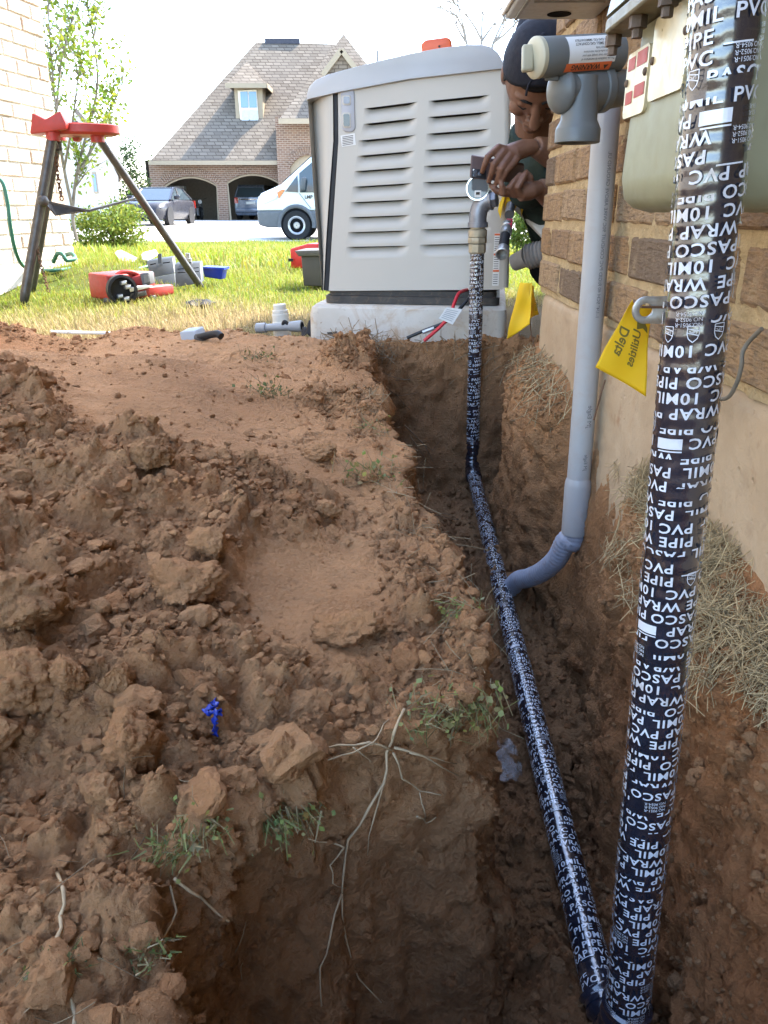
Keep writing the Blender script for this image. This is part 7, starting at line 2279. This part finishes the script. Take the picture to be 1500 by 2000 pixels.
root('dead_root', [([(790, 1385), (770, 1430), (755, 1470), (750, 1530), (720, 1580), (680, 1640), (672, 1700), (668, 1745)], .0016, .0011),
                   ([(668, 1745), (645, 1830), (625, 1890), (628, 1965)], .0011, .0008), ([(668, 1745), (675, 1830), (700, 1910), (745, 1958)], .0011, .0007),
                   ([(672, 1655), (640, 1645), (602, 1638)], .0010, .0006), ([(672, 1655), (645, 1690), (650, 1725), (676, 1735)], .0010, .0006), ([(750, 1530), (730, 1600), (718, 1670)], .0010, .0005)],
     'longest pale dead root hanging down the pit face in two strands')
root('dead_root', [([(770, 1460), (830, 1478), (895, 1515)], .0013, .0006), ([(800, 1470), (850, 1480), (892, 1492)], .0010, .0005)], 'pale dead root sticking out to the right over the pit')
root('dead_root', [([(768, 1470), (785, 1520), (820, 1545), (862, 1553)], .0012, .0006), ([(820, 1548), (828, 1580), (830, 1605)], .0008, .0006), ([(815, 1595), (832, 1608), (852, 1596)], .0011, .0004)], 'short pale root with a tufted end in the middle of the pit face')
root('dead_root', [([(765, 1465), (720, 1450), (660, 1455), (600, 1475)], .0013, .0006), ([(730, 1450), (690, 1470), (640, 1485)], .0009, .0005), ([(725, 1455), (745, 1425), (760, 1405)], .0009, .0005), ([(690, 1460), (730, 1490), (722, 1485)], .0008, .0004)], 'tangle of pale roots along the lip of the pit')
root('dead_root', [([(340, 1715), (370, 1740), (410, 1770), (447, 1800)], .0014, .0010)], 'straight grey twig jutting out of the soil at the lower left', out=.008)
root('dead_root', [([(330, 1720), (345, 1780), (320, 1830), (290, 1880), (265, 1905)], .0010, .0006), ([(318, 1835), (290, 1850), (275, 1852)], .0006, .0004)], 'thin bent grey twig below the straight twig', out=.006)
root('dead_root', [([(112, 1705), (124, 1740), (118, 1790), (112, 1830), (130, 1900), (142, 1960), (146, 2000)], .0014, .0017)], 'pale root running down the soil at the lower left edge', out=.004)
root('dead_root', [([(735, 745), (775, 772), (800, 800)], .0018, .0010), ([(775, 772), (800, 770), (815, 765)], .0012, .0006)], 'pale root on the far cut face of the trench', M_rootd)
root('dead_root', [([(790, 830), (830, 870), (845, 880), (860, 860)], .0020, .0008), ([(800, 850), (830, 895), (820, 905)], .0016, .0008), ([(830, 870), (845, 900), (850, 905)], .0014, .0006)], 'brown root ends over the far left lip of the trench', M_rootd)
root('dead_root', [([(840, 1000), (880, 1005), (925, 1030)], .0016, .0007), ([(850, 1005), (890, 1015), (915, 1015)], .0012, .0005)], 'root stub beside the middle of the trench pipe', M_rootd)
root('dead_root', [([(940, 715), (960, 700), (990, 690)], .0018, .0010), ([(945, 740), (965, 722), (995, 705)], .0016, .0009)], 'two thin roots crossing right of the far riser', M_rootd)
root('dead_root', [([(1395, 1260), (1372, 1320), (1352, 1365)], .0012, .0008)], 'single straw stem hanging beside the thick pipe on the right bank', out=.01)

# ---- litter
b = MB(); pb0 = pit_pt(415, 1395, .008)
def ribbon(name, pts, w, mat, label, cat, thick=.0006):
    P = catmull(pts, 6); rows = []
    for k, p in enumerate(P):
        t_ = unit(P[min(k + 1, len(P) - 1)] - P[max(k - 1, 0)]); s = unit(t_.cross(Vector((.3, -1, .4))))
        s = (Matrix.Rotation(.9 * math.sin(k * .7), 3, t_) @ s)
        rows.append([p - s * w * (.7 + .4 * math.sin(k * 1.9)), p + Vector((0, 0, w * .3 * math.sin(k * 2.3))), p + s * w * (.7 + .4 * math.cos(k * 1.3))])
    b = MB(); b.grid(rows); o = b.build(name, mat, smooth='all', solid=thick, fix=False); tag(o, label, cat); return o
ribbon('plastic_scrap', [pit_pt(417, 1368, .006), pit_pt(420, 1380, .012), pit_pt(403, 1385, .010), pit_pt(405, 1393, .016), pit_pt(422, 1390, .014), pit_pt(430, 1392, .012), pit_pt(420, 1400, .012), pit_pt(420, 1418, .010), pit_pt(421, 1437, .008)], .0036, simple('blue_film', (.008, .035, .32), .3, .5), 'bright blue plastic scrap caught between clods', 'scrap')
t = NT('clear_film', .10, .8); t.col((.8, .8, .82)); t.set('Alpha', .16); M_film = t.m
pf = pit_pt(990, 1500, .006)
cloth('clear_film', (pf.x - .004, pf.y + .02, pf.z - .004), .030, .055, .030, 15, M_film, 'crumpled clear plastic film on the trench floor beside the pipe', 'film')

# ================================================================== trees and shrubs
def leaf_mesh(name, C, size, cols, seed, mat, parent, aspect=.5, droop=.2):
    r = np.random.default_rng(seed); n = len(C)
    d = r.normal(size=(n, 3)); d[:, 2] -= droop; d /= np.linalg.norm(d, axis=1, keepdims=True)
    s = np.cross(d, r.normal(size=(n, 3))); s /= np.linalg.norm(s, axis=1, keepdims=True) + 1e-9
    nn = np.cross(d, s)
    L_ = (size * r.uniform(.6, 1.25, n))[:, None]
    V = np.stack([C, C + d * L_ * .45 + s * L_ * aspect * .5 + nn * L_ * .06, C + d * L_, C + d * L_ * .45 - s * L_ * aspect * .5 + nn * L_ * .06], 1)
    F = (np.arange(n) * 4)[:, None] + np.arange(4)
    off = np.array(OFF[parent.name])
    o = np_mesh(name, V.reshape(-1, 3) - off, F, mat, False, parent); tint_attr(o.data, np.repeat(np.clip(cols, 0, 1), 4, 0))
    return o
M_bark = simple('bark', (.16, .12, .085), .9, .1, var=.3, scale=12, bump=.5)
M_barkg = simple('grey_bark', (.20, .175, .15), .9, .1, var=.3, scale=12)
def leafcols(n, base, r, var=.3):
    k = r.uniform(1 - var, 1 + var, n)[:, None]; h = r.uniform(-.2, .3, n)[:, None]
    return np.array(base)[None] * k * np.concatenate([1 + h, np.ones((n, 1)), 1 - h * .5], 1)
# slender tree behind the left house corner
TY = 8.6
lt = thing('young_tree', 'slender tree with sparse yellow-green leaves behind the left brick corner', 'tree', tuple(atY(150, 470, TY)))
r = np.random.default_rng(12); leafpts = []
b = MB()
def limb(pts, r0, r1, twigs, tl, dens):
    P = catmull([atY(x, y, TY + dz) for x, y, dz in pts], 6)
    b.tube(P, [r0 + (r1 - r0) * k / (len(P) - 1) for k in range(len(P))], 7)
    for k in range(twigs):
        i = r.integers(len(P) // 4, len(P)); p = P[i]
        d = Vector(r.normal(0, 1, 3)); d.z = abs(d.z) * .8 + .3; d = unit(d + (P[-1] - P[0]).normalized() * .8)
        L_ = tl * r.uniform(.5, 1.3); q = p + d * L_ + Vector((0, 0, .05))
        b.tube([p, p.lerp(q, .5) + Vector(r.normal(0, .03, 3)), q], [.006, .004, .002], 5)
        for j in range(int(dens * r.uniform(.4, 1.3))):
            t_ = r.random() ** .7; leafpts.append(np.array(p.lerp(q, t_)) + r.normal(0, .045, 3))
limb([(150, 470, 0), (142, 420, 0), (150, 340, 0), (172, 250, .1), (190, 170, .1), (185, 90, .1), (170, 10, .1)], .020, .006, 26, .45, 24)
limb([(145, 420, 0), (125, 330, -.1), (110, 220, -.2), (100, 110, -.2), (92, -20, -.2)], .018, .006, 26, .5, 26)
limb([(152, 340, 0), (185, 280, .2), (215, 215, .3), (238, 165, .3)], .018, .004, 18, .35, 20)
limb([(165, 280, 0), (190, 262, -.2), (212, 250, -.3), (222, 248, -.3)], .010, .003, 9, .25, 20)
limb([(125, 330, -.1), (140, 250, -.3), (150, 170, -.4), (160, 120, -.4)], .014, .004, 16, .35, 22)
limb([(110, 220, -.2), (120, 120, 0), (140, 40, .1), (160, -10, .1)], .014, .004, 16, .4, 24)
b.build('trunk', M_barkg, lt, smooth=True)
LP = np.array(leafpts); leaf_mesh('crown', LP, .062, leafcols(len(LP), (.17, .23, .03), r), 3, M_blade, lt, .55)

def crown_tree(name, label, cat, cx, cy0, cy1, wpx, YD, n, size, base, seed, shape='egg', trunk=True):
    r = np.random.default_rng(seed)
    bot = atY(cx, cy1, YD); top = atY(cx, cy0, YD); Hh = top.z - bot.z
    W_ = wpx / 1500.0 * YD * .95 / 2
    t = thing(name, label, cat, (bot.x, YD, 0))
    pts = []
    ncl = 70 if n > 1500 else 30
    cl_ = []
    while len(cl_) < ncl:
        q = r.uniform(-1, 1, 3)
        z = (q[2] + 1) / 2
        rad = (math.sin(math.pi * min(1, z * .95 + .05) ** .7) ** .7 if shape == 'egg' else math.sqrt(max(0, 1 - (2 * z - 1) ** 2)) ** .8)
        if shape == 'cone': rad = (1 - z) ** .75 * .95 + .1
        if q[0] ** 2 + q[1] ** 2 < rad ** 2 and q[0] ** 2 + q[1] ** 2 > (rad * .45) ** 2 * (r.random() < .8): cl_.append((q[0], q[1], z))
    per = n // ncl
    for (a_, b_, z) in cl_:
        c = np.array([bot.x + a_ * W_, YD + b_ * W_, bot.z + z * Hh])
        pts.append(c + r.normal(0, 1, (per, 3)) * np.array([W_ * .17, W_ * .17, Hh * .075]))
    P = np.concatenate(pts); P[:, 2] = np.maximum(P[:, 2], bot.z + .01)
    leaf_mesh('crown', P, size, leafcols(len(P), base, r, .35), seed, M_blade, t, .5, 0)
    b = MB(); b.tube([Vector((bot.x, YD, min(0, bot.z))), Vector((bot.x, YD, bot.z + Hh * .6))], [W_ * .08, W_ * .03], 8)
    for k in range(7):
        an = k * 2.4; z0 = bot.z + Hh * (.12 + .07 * k)
        b.tube([Vector((bot.x, YD, z0)), Vector((bot.x + math.cos(an) * W_ * .6, YD + math.sin(an) * W_ * .6, z0 + Hh * .18))], [W_ * .03, W_ * .012], 5)
    b.build('trunk', M_bark, t, smooth=True)
    return t
crown_tree('magnolia_tree', 'dark glossy evergreen tree at the left corner of the garage house', 'tree', 266, 250, 440, 84, 40, 3600, .17, (.045, .075, .026), 21, 'cone')
crown_tree('round_bush', 'round yellow-green shrub beside the left brick corner', 'bush', 224, 398, 492, 128, 9.2, 4200, .05, (.15, .20, .03), 22, 'ball')
crown_tree('green_bush', 'green shrub seen through the gap beside the brick corner', 'bush', 1040, 398, 495, 95, 8.5, 2200, .055, (.10, .16, .03), 23, 'ball')
# bare tree above the generator
bt_ = thing('bare_tree', 'leafless grey tree rising behind the generator', 'tree', tuple(atY(935, 420, 26)))
r = np.random.default_rng(31); b = MB()
def grow(p, d, L_, rad, depth):
    q = p + d * L_; m_ = p.lerp(q, .5) + Vector(r.normal(0, L_ * .04, 3))
    b.tube([p, m_, q], [rad, rad * .85, rad * .68], 6 if depth > 1 else 4)
    if depth == 0: return
    for k in range(3 if depth > 2 else r.integers(2, 4)):
        dd = unit(d + Vector(r.normal(0, .42, 3)) + Vector((0, 0, .12))); grow(q, dd, L_ * r.uniform(.62, .88), rad * .62, depth - 1)
b.tube([atY(934, 425, 26), atY(936, 150, 26)], [.14, .09], 8)
for bx_, dx_ in ((930, -.35), (936, .05), (938, .4)): grow(atY(bx_, 150, 26), unit((dx_, .1, 1)), .95, .055, 5)
b.tube(catmull([atY(1000, 300, 26), atY(996, 160, 26), atY(990, 110, 26), atY(1003, 60, 26), atY(1010, 0, 26)], 6), .022, 5)
b.build('trunk', M_barkg, bt_)
